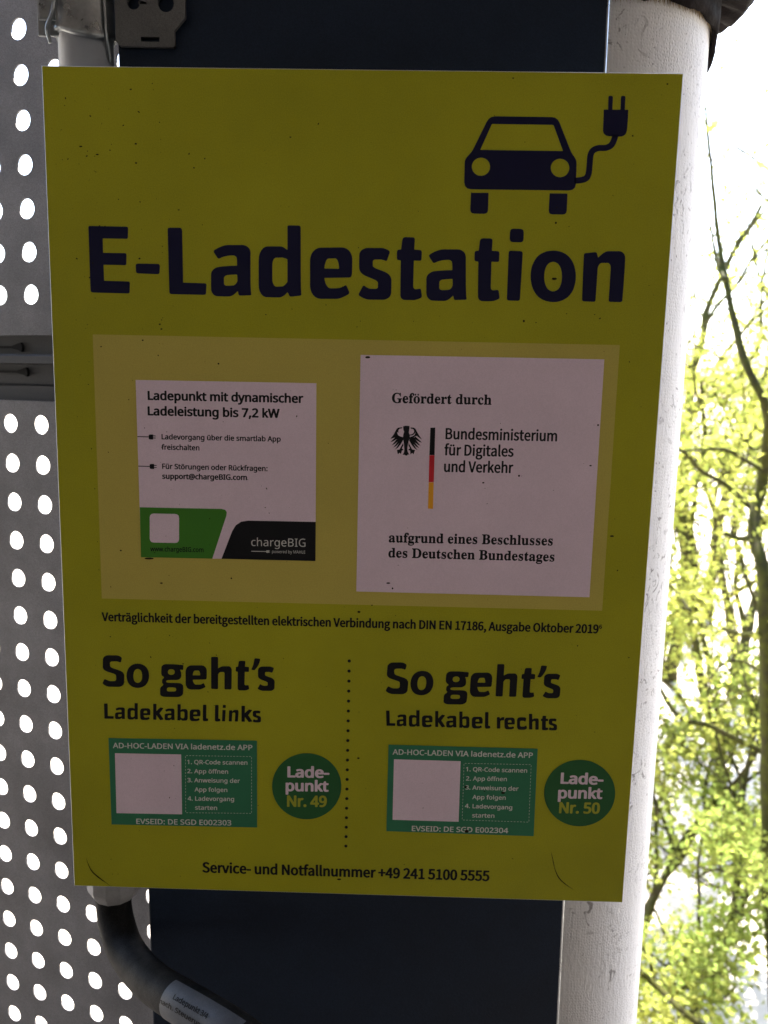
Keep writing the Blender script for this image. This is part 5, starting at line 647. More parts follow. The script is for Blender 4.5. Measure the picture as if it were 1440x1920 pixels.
LINES = [
 ('standard_note', 'heavy', 'Verträglichkeit der bereitgestellten elektrischen Verbindung nach DIN EN 17186, Ausgabe Oktober 2019', -182.0, -82.72, 178.14, -82.85, 6.268),
 ('standard_note', 'heavy', '6', 178.31, -79.39, 180.45, -79.41, 2.856),
 ('phone_line', 'heavy', 'Service- und Notfallnummer +49 241 5100 5555', -111.58, -279.55, 107.36, -279.63, 8.204),
 ('dynamic', 'bold', 'Ladepunkt mit dynamischer', -144.16, 77.69, -35.4, 77.66, 5.882),
 ('dynamic', 'bold', 'Ladeleistung bis 7,2 kW', -144.44, 67.0, -51.91, 67.01, 5.918),
 ('dynamic', 'reg', 'Ladevorgang über die smartlab App', -135.07, 50.39, -51.18, 50.42, 3.547),
 ('dynamic', 'reg', 'freischalten', -135.24, 43.12, -108.44, 43.1, 3.564),
 ('dynamic', 'reg', 'Für Störungen oder Rückfragen:', -135.14, 29.55, -60.5, 29.46, 3.588),
 ('dynamic', 'bold', 'support@chargeBIG.com', -135.31, 22.5, -75.06, 22.84, 3.639),
 ('web', 'med', 'www.chargeBIG.com', -145.03, -29.97, -106.69, -29.82, 3.355),
 ('logo', 'light', 'chargeBIG', -72.37, -24.5, -33.54, -24.23, 5.818),
 ('logo', 'light', 'powered by MAHLE', -57.5, -29.29, -33.71, -29.21, 2.179),
 ('funding_head', 'serif', 'Gefördert durch', 25.96, 78.92, 94.89, 78.97, 6.58),
 ('funding_name', 'srcr', 'Bundesministerium', 63.79, 54.58, 141.29, 54.6, 7.396),
 ('funding_name', 'srcr', 'für Digitales', 63.35, 43.32, 111.63, 43.28, 7.445),
 ('funding_name', 'srcr', 'und Verkehr', 63.44, 31.63, 111.87, 31.8, 7.492),
 ('funding_close', 'serif', 'aufgrund eines Beschlusses', 25.72, -19.45, 142.02, -19.12, 6.739),
 ('funding_close', 'serif', 'des Deutschen Bundestages', 25.67, -30.42, 143.78, -30.67, 6.663),
 ('green_a', 'med', 'AD-HOC-LADEN VIA ladenetz.de APP', -176.94, -180.66, -72.46, -179.37, 4.089),
 ('green_a', 'med', '1. QR-Code scannen', -121.39, -191.7, -76.25, -190.97, 3.22),
 ('green_a', 'med', '2. App öffnen', -121.52, -198.93, -90.8, -198.58, 3.233),
 ('green_a', 'med', '3. Anweisung der', -121.58, -206.19, -82.01, -205.6, 3.245),
 ('green_a', 'med', 'App folgen', -116.27, -213.52, -91.56, -213.2, 3.257),
 ('green_a', 'med', '4. Ladevorgang', -121.69, -220.94, -86.52, -220.39, 3.269),
 ('green_a', 'med', 'starten', -116.12, -228.15, -99.43, -227.9, 3.281),
 ('green_a', 'med', 'EVSEID: DE SGD E002303', -161.05, -241.07, -88.81, -240.13, 4.085),
 ('green_b', 'med', 'AD-HOC-LADEN VIA ladenetz.de APP', 31.8, -179.72, 135.49, -179.39, 4.063),
 ('green_b', 'med', '1. QR-Code scannen', 86.46, -191.26, 131.81, -191.1, 3.2),
 ('green_b', 'med', '2. App öffnen', 86.71, -198.65, 117.11, -198.25, 3.213),
 ('green_b', 'med', '3. Anweisung der', 86.56, -205.75, 126.1, -205.66, 3.224),
 ('green_b', 'med', 'App folgen', 92.03, -213.29, 116.86, -213.13, 3.237),
 ('green_b', 'med', '4. Ladevorgang', 86.66, -220.51, 122.04, -220.75, 3.249),
 ('green_b', 'med', 'starten', 92.39, -227.98, 109.02, -227.81, 3.261),
 ('green_b', 'med', 'EVSEID: DE SGD E002304', 47.47, -240.38, 119.82, -239.88, 4.059),
 ('disc_a', 'bold', 'Lade-', -46.42, -199.86, -15.0, -199.52, 8.144),
 ('disc_a', 'bold', 'punkt', -47.74, -210.9, -15.51, -210.4, 8.189),
 ('number_a', 'bold', 'Nr. 49', -46.65, -223.39, -16.73, -222.73, 8.412),
 ('disc_b', 'bold', 'Lade-', 156.82, -198.84, 188.5, -198.87, 8.175),
 ('disc_b', 'bold', 'punkt', 155.53, -210.55, 188.37, -210.03, 8.223),
 ('number_b', 'bold', 'Nr. 50', 156.93, -222.38, 187.22, -221.92, 8.272)]
SHAPE = {
 'heading': [[-3632,3848,3,12,7,7,12,2,495,-2,14,-3,8,-8,2,-13,-5,-112,-4,-13,-8,-8,-14,-2,-314,0,-4,-2,-1,-3,-1,-176,1,-4,4,-1,290,0,14,-3,8,-8,2,-13,-6,-113,-3,-13,-9,-8,-13,-2,-283,2,-4,-1,-1,-4,1,-200,1,-4,4,-2,325,-4,13,-3,8,-8,2,-13,-7,-112,-4,-13,-9,-8,-14,-3,-473,4,-22,4,-13,13,-4,21],
[-3003,3356,4,17,11,11,18,3,268,0,18,-3,10,-11,3,-17,-5,-74,-5,-18,-11,-10,-19,-3,-257,6,-19,4,-11,11,-4,18],
[-2555,3836,3,14,9,9,15,3,133,2,21,-4,13,-12,4,-20,0,-676,1,-4,4,-1,291,-5,13,-3,8,-8,2,-13,-7,-104,-4,-14,-10,-9,-16,-3,-442,2,-18,4,-11,10,-4,18],
[-1886,3482,11,-11,13,-2,14,5,11,6,12,6,14,5,14,5,16,4,16,4,17,3,17,3,17,2,16,1,15,1,15,-1,12,-1,11,-4,10,-7,8,-8,4,-9,2,-9,1,-13,1,-13,0,-15,0,-15,0,-16,0,-17,-1,-4,-4,-2,-39,-1,-39,-1,-39,-3,-39,-3,-39,-4,-38,-5,-30,-6,-29,-12,-25,-18,-19,-21,-11,-24,-4,-23,0,-30,-1,-31,0,-31,-1,-31,0,-32,0,-33,2,-24,9,-24,14,-22,20,-16,22,-10,23,-3,30,0,28,0,26,-1,24,0,22,1,21,0,18,2,20,6,21,10,20,14,20,17,19,19,6,4,3,-6,7,-32,5,-12,9,-6,12,-2,132,6,12,3,6,7,0,12,-3,23,-2,31,-2,38,-1,45,0,53,0,60,0,61,0,56,1,51,0,46,0,41,1,36,-4,24,-10,25,-19,21,-24,17,-28,9,-27,3,-37,-1,-34,-1,-33,0,-30,-1,-28,0,-26,0,-25,-3,-28,-5,-31,-10,-32,-12,-34,-16,-36,-20,-13,-12,-4,-14,7,-16],
[-1617,3254,-3,8,-8,2,-26,-1,-24,-2,-22,-1,-20,-2,-18,-2,-16,-3,-11,-3,-11,-5,-9,-7,-7,-8,-4,-9,-2,-9,0,-12,0,-11,0,-11,0,-11,0,-11,-1,-10,2,-8,3,-8,7,-7,9,-5,10,-3,10,0,14,0,13,0,13,1,14,1,13,1,12,1,12,2,11,5,11,8,10,11,9,12,7,14,3,10,1,10],
[-933,3894,2,13,9,7,13,3,124,0,18,-3,11,-11,3,-17,1,-237,1,-201,1,-163,2,-125,3,-87,3,-48,-1,-13,-7,-9,-13,-4,-112,-15,-15,0,-12,6,-8,12,-15,32,-6,5,-6,-4,-17,-18,-18,-16,-20,-13,-20,-10,-20,-6,-18,-2,-22,0,-24,0,-26,0,-30,0,-32,1,-35,0,-26,5,-27,16,-23,26,-18,35,-10,38,-3,39,0,52,1,54,0,55,0,56,0,57,1,58,4,44,12,43,21,39,27,29,31,18,30,6,40,0,35,1,30,0,26,0,22,0,17,0,14,-1,15,-4,16,-6,15,-8,15,-11,15,-11,4,-2,2,4],
[-933,3467,-2,7,-5,4,-16,6,-14,5,-13,3,-11,3,-10,1,-8,0,-8,0,-10,-1,-11,0,-13,-1,-15,0,-16,0,-13,-3,-12,-9,-12,-16,-8,-20,-5,-22,-2,-23,0,-31,0,-31,0,-31,0,-32,0,-32,0,-32,1,-24,5,-24,9,-21,11,-16,13,-9,12,-3,17,0,16,1,14,1,13,0,12,1,10,1,10,2,11,6,11,8,12,11,11,13,12,15,3,7,1,8],
[-428,3231,1,6,6,2,326,10,18,4,13,11,6,18,2,19,2,26,1,32,1,37,0,44,0,49,-5,38,-14,38,-24,34,-31,25,-34,14,-35,4,-47,-1,-47,-1,-47,-2,-48,-1,-49,-1,-48,-1,-36,-6,-35,-17,-32,-28,-24,-37,-14,-42,-4,-41,0,-56,0,-55,1,-56,0,-57,0,-56,0,-56,5,-41,15,-41,24,-37,32,-27,37,-16,36,-5,46,1,43,1,37,0,33,1,28,0,24,1,22,2,24,5,27,9,29,13,30,15,31,19,11,10,4,13,-4,15,-34,70,-8,9,-9,2,-11,-4,-16,-11,-16,-8,-16,-7,-14,-6,-13,-3,-12,-1,-13,-1,-15,-1,-16,0,-18,-1,-20,0,-22,0,-18,3,-18,12,-17,21,-15,27,-10,32],
[-422,3363,-6,2,-2,5,4,31,7,30,9,26,11,20,13,12,12,4,15,1,15,0,16,1,15,0,15,1,16,0,11,-4,12,-12,10,-20,9,-27,5,-31,3,-31,-2,-6,-6,-2],
[434,3614,12,-10,5,-12,-2,-15,-31,-90,-6,-10,-8,-3,-12,2,-13,5,-13,4,-12,3,-11,3,-11,1,-10,0,-10,0,-10,0,-11,0,-10,0,-11,-1,-12,0,-8,-1,-8,-2,-7,-5,-6,-6,-3,-7,-1,-7,0,-9,0,-8,1,-9,0,-8,0,-9,0,-8,1,-6,4,-7,7,-7,9,-7,10,-5,12,-5,15,-5,17,-6,20,-7,23,-8,24,-9,27,-10,23,-11,21,-14,18,-18,13,-20,9,-21,2,-21,1,-25,0,-26,0,-28,0,-28,0,-30,0,-30,-4,-23,-11,-23,-19,-21,-25,-15,-28,-10,-28,-3,-37,0,-34,0,-30,0,-29,-1,-25,0,-22,0,-21,1,-22,4,-23,6,-24,10,-24,12,-25,14,-10,10,-3,11,4,14,49,91,9,10,10,2,12,-6,15,-10,14,-8,15,-7,13,-5,13,-3,12,-1,12,1,11,0,11,0,11,0,10,0,10,0,7,1,8,3,6,4,5,6,3,7,1,6,-1,9,0,8,0,9,0,8,0,7,0,8,-1,7,-4,6,-5,7,-8,7,-8,6,-10,5,-14,5,-16,7,-20,8,-23,9,-26,10,-30,11,-25,12,-23,15,-19,18,-15,21,-8,21,-3,20,-1,25,0,26,0,27,0,28,0,30,0,30,3,23,12,23,19,21,26,16,28,10,29,3,37,0,34,1,31,0,26,1,24,0,19,0,18,0,18,-2,18,-5,18,-5,18,-8],
[616,3749,7,23,16,14,25,4,91,-2,18,-3,10,-11,3,-17,-5,-122,1,-4,4,-2,70,-4,15,-4,9,-9,3,-14,-1,-89,-4,-14,-9,-9,-15,-2,-70,2,-4,-1,-1,-4,-1,-90,0,-77,0,-62,0,-48,0,-34,1,-19,1,-9,2,-9,5,-8,6,-7,6,-3,6,-2,9,0,9,0,9,1,10,1,9,1,10,2,12,-1,9,-6,4,-11,12,-71,0,-14,-6,-12,-12,-8,-18,-9,-18,-7,-18,-5,-18,-4,-17,-3,-16,-1,-17,0,-17,0,-18,0,-18,0,-19,0,-20,0,-15,2,-14,6,-14,10,-10,14,-6,16,-2,15,0,31,-1,48,-1,66,-1,84,0,101,-1,119,-2,5,-4,1,-22,3,-15,5,-8,10,-3,15,1,81,4,14,9,9,15,4,21,2,5,1,1,4],
[1031,3470,11,-10,13,-2,14,5,11,6,12,5,13,5,14,5,15,4,17,4,16,4,17,2,16,2,16,1,15,1,15,0,12,-2,11,-4,10,-6,8,-8,5,-9,2,-10,2,-12,1,-14,1,-14,1,-15,0,-16,1,-17,-1,-4,-4,-2,-39,-1,-38,-1,-39,-3,-38,-3,-39,-4,-38,-4,-29,-7,-27,-12,-25,-18,-18,-21,-10,-23,-3,-23,1,-30,1,-31,1,-31,1,-31,0,-32,1,-32,4,-24,9,-24,16,-22,20,-16,22,-10,23,-3,29,0,28,-1,26,0,24,0,22,0,20,1,19,2,19,6,20,10,20,14,19,16,18,20,5,3,4,-6,8,-32,5,-11,9,-7,13,-1,130,6,11,3,6,7,0,12,-4,23,-3,30,-4,38,-2,45,-3,53,-2,59,-3,61,-1,56,-2,51,-2,45,-1,41,-1,36,-5,24,-11,25,-19,21,-25,16,-28,10,-27,2,-36,0,-34,-1,-32,0,-30,-1,-28,0,-26,-1,-25,-2,-27,-5,-30,-10,-32,-12,-33,-16,-34,-20,-13,-11,-3,-14,7,-16],
[1307,3244,-3,8,-8,2,-26,-2,-24,-1,-22,-2,-19,-2,-18,-2,-15,-2,-11,-3,-11,-5,-9,-7,-7,-8,-3,-10,-1,-8,0,-12,0,-11,1,-11,0,-11,0,-11,0,-10,2,-8,4,-8,7,-6,9,-5,10,-3,10,-1,13,0,14,1,13,0,13,1,13,1,12,1,11,2,12,5,10,8,10,11,8,12,6,14,3,10,0,10],
[1658,3750,7,23,16,13,24,4,91,-1,18,-4,10,-10,3,-18,-3,-121,1,-4,4,-2,70,-4,15,-4,9,-9,3,-15,0,-88,-3,-15,-9,-8,-15,-2,-70,2,-4,-1,-1,-4,1,-90,1,-76,1,-62,1,-48,0,-34,1,-19,1,-10,3,-9,4,-8,6,-6,7,-4,6,-1,9,0,9,0,9,0,9,1,10,2,10,1,12,0,8,-6,5,-11,13,-71,0,-15,-6,-11,-12,-9,-18,-8,-18,-7,-17,-5,-18,-4,-17,-3,-16,-1,-16,0,-18,0,-17,-1,-19,0,-19,0,-19,1,-15,2,-15,6,-13,10,-11,14,-6,16,-2,15,-1,30,-2,48,-1,66,-2,84,-3,101,-2,119,-2,4,-4,2,-22,3,-15,5,-8,10,-3,15,0,80,3,15,9,9,15,4,21,1,4,2,2,4],
[2056,3874,5,26,16,15,27,5,88,-1,27,-6,16,-15,6,-26,1,-83,-5,-25,-16,-16,-27,-4,-91,1,-26,5,-16,16,-6,26],
[2049,3605,4,17,10,10,18,3,127,-5,17,-4,11,-11,3,-17,-10,-586,-4,-18,-11,-10,-18,-4,-114,2,-18,4,-11,10,-3,18],
[2447,3063,-24,32,-22,36,-18,40,-13,43,-9,45,-4,46,0,47,4,45,10,43,14,40,18,36,21,33,26,27,31,24,37,19,40,15,43,8,44,4,44,-2,43,-8,42,-13,38,-18,34,-23,28,-26,25,-32,22,-35,18,-40,13,-43,10,-45,4,-46,1,-46,-5,-45,-9,-44,-13,-40,-18,-37,-22,-32,-25,-28,-32,-24,-36,-20,-41,-15,-43,-9,-44,-3,-45,2,-44,7,-42,14,-38,18,-34,23],
[2580,3166,-10,19,-9,20,-7,23,-6,24,-4,26,-2,26,0,27,1,26,3,24,5,23,7,20,8,19,10,15,12,14,14,11,16,8,16,5,17,2,17,-1,17,-5,16,-8,16,-10,13,-14,11,-14,10,-18,9,-21,7,-22,6,-24,3,-26,3,-27,0,-27,-1,-25,-3,-25,-5,-22,-7,-21,-8,-19,-9,-15,-12,-13,-15,-12,-15,-8,-17,-5,-17,-2,-16,1,-18,5,-16,8,-16,10,-13,14],
[3057,3593,3,13,8,9,13,4,119,14,16,-1,11,-7,8,-13,13,-43,3,-4,4,3,23,23,23,20,22,17,22,12,20,7,19,2,19,1,21,0,23,0,24,1,26,0,28,1,21,-3,21,-8,19,-15,15,-20,9,-23,3,-22,1,-40,1,-61,-1,-80,0,-101,-2,-121,-2,-142,-3,-16,-10,-9,-17,-4,-126,0,-17,3,-10,10,-3,16,1,108,1,92,0,77,0,61,0,45,-1,31,-2,16,-4,16,-8,15,-9,11,-10,7,-10,1,-13,0,-13,0,-13,0,-13,0,-13,-1,-12,0,-10,-2,-11,-5,-10,-10,-8,-13,-7,-15,-4,-16,-2,-10,0,-10,-4,-401,-3,-16,-10,-9,-17,-3,-124,3,-17,4,-10,10,-3,16]],
 'howto_a': [[-3379,-2192,10,-9,4,-11,-1,-14,-11,-40,-5,-10,-7,-3,-10,2,-13,5,-14,4,-12,2,-12,0,-12,0,-13,0,-15,-1,-17,-1,-13,-2,-11,-6,-8,-8,-3,-9,0,-11,0,-12,1,-11,0,-10,4,-10,9,-9,15,-9,17,-7,22,-7,25,-8,27,-9,29,-10,23,-12,20,-17,12,-21,3,-22,-2,-26,-1,-28,-2,-30,-3,-31,-7,-23,-20,-22,-28,-14,-31,-5,-38,-1,-35,0,-30,0,-26,-1,-23,2,-24,7,-23,11,-22,15,-8,10,-3,12,4,13,16,32,8,11,10,4,13,-4,21,-10,19,-8,16,-4,13,-2,13,1,12,0,14,1,14,1,11,2,10,7,6,10,3,11,0,13,0,13,0,12,-1,12,-3,10,-7,9,-12,8,-15,6,-19,6,-23,7,-26,8,-29,10,-24,12,-20,16,-12,21,-3,20,2,25,1,28,2,29,2,31,7,24,18,23,27,15,28,5,36,1,31,0,26,1,21,1,19,-1,18,-4,18,-6],
[-3264,-2616,-18,27,-13,32,-7,37,-2,38,4,38,10,37,14,33,20,28,24,22,30,18,35,11,36,4,37,-2,34,-10,29,-16,23,-21,18,-27,13,-32,7,-36,2,-38,-4,-39,-9,-36,-15,-33,-19,-28,-24,-23,-31,-17,-35,-12,-36,-4,-36,2,-35,10,-29,16],
[-3187,-2558,-7,16,-5,18,-2,20,-1,22,2,23,4,20,6,19,7,16,10,12,12,10,13,6,14,3,14,-2,13,-6,12,-9,9,-12,6,-15,5,-19,3,-20,0,-22,-1,-22,-4,-21,-6,-18,-8,-16,-9,-13,-12,-10,-14,-6,-14,-3,-13,2,-14,6,-11,9],
[-2612,-2286,20,0,30,-1,41,-3,53,-4,7,-2,3,-5,1,-8,-4,-48,-2,-7,-5,-5,-8,-1,-28,2,-3,-1,-1,-2,1,-3,8,-16,6,-21,2,-25,0,-28,-7,-23,-17,-22,-24,-14,-26,-5,-33,-1,-26,0,-20,-1,-14,0,-11,-1,-10,-1,-11,-1,-9,-2,-7,-3,-7,-4,-4,-6,-1,-5,1,-6,5,-5,7,-4,9,-2,12,-2,16,0,19,-1,22,1,24,0,25,0,27,0,28,-1,21,-5,19,-11,13,-17,3,-18,0,-25,-1,-26,-1,-28,-2,-28,-8,-22,-21,-20,-31,-14,-32,-4,-44,-1,-42,-1,-42,0,-41,-1,-30,3,-28,9,-17,15,-6,16,1,21,0,20,1,18,0,17,2,14,7,14,10,13,12,9,9,7,7,9,2,9,-3,5,-6,5,-5,8,-3,8,-1,8,0,9,1,10,1,8,1,9,3,8,5,8,8,6,8,5,4,4,0,7,-5,8,-6,5,-12,8,-9,12,-6,14,-2,15,0,18,1,21,2,23,2,27,6,20,18,19,24,12,27,4,32,0,27,0,22,0],
[-2676,-2438,-6,6,-4,8,-2,8,-1,9,1,8,3,9,4,7,6,7,7,5,9,4,10,2,11,1,11,0,11,-2,8,-4,7,-4,6,-6,4,-8,2,-8,1,-9,-1,-8,-3,-9,-4,-7,-6,-7,-7,-5,-9,-4,-10,-3,-11,-1,-11,1,-11,2,-8,3],
[-2708,-2693,-1,7,-1,7,1,8,1,8,4,7,7,6,10,4,12,2,14,0,15,1,16,0,17,-1,14,-1,12,-4,9,-5,3,-6,1,-8,1,-7,-1,-7,-1,-7,-4,-6,-8,-5,-10,-3,-12,-2,-15,-1,-16,0,-16,-1,-16,0,-13,1,-12,3,-8,5],
[-2323,-2520,1,3,3,1,179,8,10,2,7,6,4,10,2,17,2,25,1,33,1,39,-5,32,-17,29,-26,18,-28,5,-39,-1,-39,-1,-40,-2,-40,-1,-29,-8,-28,-21,-18,-32,-7,-35,-1,-46,0,-46,-1,-47,-1,-46,5,-34,17,-31,27,-20,30,-6,37,1,32,1,26,1,21,0,18,3,22,7,24,11,26,15,6,5,3,8,-2,8,-18,38,-4,5,-5,1,-6,-2,-14,-9,-13,-6,-12,-4,-10,-2,-11,0,-13,-1,-15,0,-18,-1,-14,5,-14,15,-11,23],
[-2318,-2448,-3,1,-1,4,4,25,8,23,10,15,10,5,13,0,12,1,13,1,13,0,9,-5,9,-15,6,-23,1,-26,-1,-3,-3,-1],
[-2049,-2176,2,10,6,6,9,2,67,2,11,-2,7,-7,2,-12,-2,-149,1,-3,4,1,20,13,20,10,18,6,16,2,16,0,18,1,20,0,22,1,17,-4,15,-12,10,-20,3,-21,-1,-40,-1,-59,-2,-80,-2,-100,-3,-11,-6,-7,-10,-2,-67,-2,-11,2,-6,6,-2,11,1,90,1,67,1,45,1,23,-1,8,-5,8,-6,6,-8,1,-10,0,-9,-1,-9,0,-9,0,-8,-2,-9,-7,-9,-11,-9,-14,-2,-5,0,-6,-3,-201,-2,-10,-6,-7,-11,-2,-67,1,-10,2,-6,6,-2,11],
[-1645,-2230,5,13,9,8,15,2,53,0,11,-2,5,-6,2,-9,-6,-68,1,-2,2,-1,41,-2,9,-2,5,-5,1,-8,-2,-49,-2,-8,-5,-5,-9,-1,-41,1,-3,-1,-1,-2,-2,-72,-2,-55,-1,-37,-1,-19,1,-7,4,-7,5,-5,5,-1,8,0,8,0,8,1,9,1,7,0,5,-3,2,-6,6,-39,-1,-8,-4,-6,-6,-5,-17,-7,-16,-5,-15,-3,-14,-2,-15,0,-15,0,-17,0,-17,-1,-13,3,-11,7,-8,12,-2,13,0,29,1,51,2,73,2,95,-1,2,-2,1,-13,2,-9,2,-4,6,-2,8,3,45,2,8,5,5,9,2,13,1,2,1,1,2],
[-1415,-2181,3,10,8,6,11,1,49,-3,10,-2,6,-7,0,-10,-10,-40,-16,-39,-22,-37,-28,-35,-7,-7,-9,-2,-9,0,-19,4,-7,3,-3,6,2,8,13,29,12,34,9,39],
[-1138,-2299,7,-5,2,-7,-1,-9,-18,-49,-4,-6,-5,-2,-7,1,-10,4,-10,3,-10,2,-9,0,-8,0,-9,-1,-9,0,-9,0,-7,-1,-7,-4,-4,-5,-1,-6,0,-7,0,-7,-1,-7,0,-7,2,-5,5,-6,8,-5,9,-4,13,-4,16,-6,20,-6,22,-8,18,-10,16,-14,10,-16,3,-18,0,-21,-1,-22,0,-24,-1,-25,-5,-19,-15,-17,-22,-12,-24,-4,-30,-1,-26,0,-23,-1,-20,0,-18,1,-19,5,-20,8,-20,11,-6,5,-1,7,2,7,29,50,5,6,5,1,7,-3,12,-8,12,-6,12,-3,10,-1,9,0,10,0,9,1,8,0,6,1,6,3,4,5,1,6,0,7,0,7,0,6,0,7,-1,5,-4,6,-7,5,-8,4,-12,5,-15,6,-20,7,-24,9,-21,10,-17,15,-10,17,-4,17,1,20,0,23,0,23,1,25,5,20,15,18,22,12,25,4,31,1,26,1,22,0,17,1,15,-1,15,-3,15,-5]],
 'howto_b': [[798,-2191,10,-9,4,-12,-1,-14,-10,-39,-5,-10,-7,-4,-10,2,-14,6,-13,3,-13,3,-11,0,-12,0,-14,-1,-15,-1,-16,0,-13,-3,-12,-5,-8,-9,-3,-8,0,-12,0,-11,1,-11,1,-11,3,-9,10,-10,14,-9,17,-6,23,-7,24,-9,27,-8,29,-10,24,-12,19,-17,12,-22,3,-21,-1,-27,-2,-28,-2,-29,-2,-31,-8,-24,-19,-21,-29,-15,-30,-5,-39,0,-34,-1,-31,0,-26,0,-23,2,-23,7,-24,11,-21,15,-9,10,-2,11,4,14,16,32,8,11,10,3,12,-3,21,-11,19,-7,17,-5,13,-1,12,0,13,1,13,0,14,1,11,3,10,7,7,10,2,10,0,14,0,13,0,12,0,12,-3,9,-8,10,-12,8,-14,5,-20,6,-23,8,-26,8,-29,10,-24,11,-19,17,-12,20,-3,21,1,25,2,27,2,29,1,32,7,24,19,22,26,15,29,5,35,1,31,1,26,1,22,0,18,-1,19,-3,18,-7],
[913,-2615,-17,27,-13,32,-8,36,-1,39,4,38,9,36,15,33,19,28,24,23,31,17,34,11,37,5,36,-3,34,-9,29,-16,23,-21,18,-27,13,-32,8,-36,1,-39,-3,-38,-10,-36,-15,-34,-19,-28,-24,-22,-30,-18,-35,-11,-37,-5,-36,3,-34,9,-30,16],
[990,-2557,-6,15,-5,19,-3,20,0,22,1,22,4,21,6,18,8,16,9,13,12,10,14,6,14,2,13,-1,14,-6,11,-9,9,-12,7,-16,5,-18,2,-20,1,-22,-2,-23,-4,-20,-6,-19,-7,-16,-10,-12,-12,-10,-13,-7,-14,-2,-14,2,-13,5,-12,10],
[1566,-2285,19,0,30,-2,42,-3,52,-3,7,-3,4,-4,1,-8,-5,-48,-2,-8,-5,-4,-7,-1,-28,1,-4,0,-1,-2,2,-3,8,-16,5,-21,2,-25,0,-28,-6,-24,-17,-21,-25,-14,-26,-5,-32,-1,-26,-1,-20,0,-15,-1,-11,0,-10,-1,-10,-2,-10,-2,-7,-2,-6,-5,-4,-5,-2,-6,2,-5,4,-5,8,-4,8,-3,13,-1,16,-1,18,0,22,0,24,1,26,0,26,-1,28,-1,21,-4,20,-11,12,-17,4,-19,0,-25,-1,-26,-2,-27,-2,-29,-8,-22,-21,-20,-30,-13,-33,-5,-43,0,-43,-1,-42,-1,-41,0,-30,2,-27,10,-18,14,-5,16,0,21,1,20,0,18,1,17,2,15,6,14,10,12,13,10,8,6,7,10,2,8,-3,5,-6,6,-5,7,-3,9,-1,8,1,9,0,9,1,9,2,9,3,8,5,7,7,7,9,5,4,4,0,7,-5,8,-7,5,-12,8,-9,12,-6,14,-2,14,0,18,1,21,2,24,2,26,7,21,17,18,25,12,26,4,32,0,27,0,22,1],
[1501,-2437,-5,6,-4,7,-3,9,0,8,1,9,2,8,5,8,5,6,8,5,8,4,11,3,11,1,11,0,10,-2,9,-4,7,-5,5,-6,4,-7,3,-9,0,-8,-1,-9,-2,-8,-5,-8,-5,-6,-8,-5,-9,-4,-10,-3,-11,-1,-11,0,-10,3,-9,3],
[1469,-2692,-1,6,0,8,0,8,2,8,3,6,8,6,10,4,11,2,14,1,16,0,16,0,17,0,13,-2,13,-3,8,-5,4,-7,1,-7,0,-8,0,-7,-2,-7,-4,-5,-7,-5,-11,-4,-12,-1,-15,-1,-16,-1,-15,0,-17,0,-13,1,-11,3,-8,4],
[1854,-2519,1,3,3,1,179,7,11,3,7,6,3,9,3,18,1,25,2,32,1,40,-5,32,-17,28,-26,19,-28,5,-39,-1,-40,-2,-39,-1,-40,-2,-30,-7,-28,-22,-18,-32,-6,-34,-1,-46,-1,-47,-1,-46,-1,-47,5,-34,18,-31,27,-20,29,-5,38,1,32,0,26,1,20,1,19,2,21,7,24,11,26,15,7,6,2,7,-2,8,-18,38,-4,6,-5,1,-6,-3,-14,-8,-13,-6,-11,-4,-10,-2,-11,-1,-13,0,-16,-1,-17,0,-15,4,-14,15,-10,24],
[1859,-2447,-3,1,-1,3,5,26,8,22,9,15,11,5,12,1,13,1,13,0,12,0,10,-4,8,-15,6,-24,2,-25,-1,-3,-4,-2],
[2129,-2175,2,9,5,6,10,2,66,2,11,-2,7,-7,2,-11,-2,-149,1,-3,4,1,21,13,19,9,19,6,15,3,17,0,18,0,20,1,21,1,17,-4,15,-13,10,-19,3,-22,0,-39,-2,-60,-1,-80,-3,-100,-2,-10,-7,-7,-10,-2,-67,-2,-10,2,-7,6,-1,10,1,90,1,67,0,46,1,22,-1,9,-4,8,-7,5,-7,2,-10,-1,-10,0,-9,0,-8,0,-8,-3,-9,-7,-10,-11,-8,-13,-2,-5,-1,-6,-2,-201,-3,-11,-6,-6,-10,-2,-67,0,-11,3,-6,6,-2,11],
[2532,-2229,5,13,10,7,14,3,54,0,10,-2,6,-6,1,-10,-5,-68,0,-2,3,-1,41,-1,8,-2,5,-5,2,-9,-2,-49,-3,-8,-5,-4,-9,-2,-41,1,-2,-1,-1,-2,-3,-72,-2,-54,-1,-37,0,-19,1,-8,3,-7,5,-4,6,-2,7,0,8,1,9,1,8,1,7,0,5,-3,2,-6,6,-40,0,-7,-4,-7,-7,-5,-16,-6,-16,-5,-15,-4,-15,-1,-15,0,-15,-1,-16,0,-17,0,-13,2,-12,8,-8,12,-2,13,0,28,2,51,1,73,2,96,0,2,-3,1,-13,1,-8,3,-5,5,-1,8,2,45,2,8,6,5,8,3,13,1,3,0,1,3],
[2762,-2181,4,11,7,5,11,2,49,-3,11,-3,5,-6,0,-11,-10,-39,-16,-39,-22,-38,-27,-35,-8,-6,-8,-3,-10,1,-18,3,-8,4,-3,5,3,8,13,30,11,34,9,38],
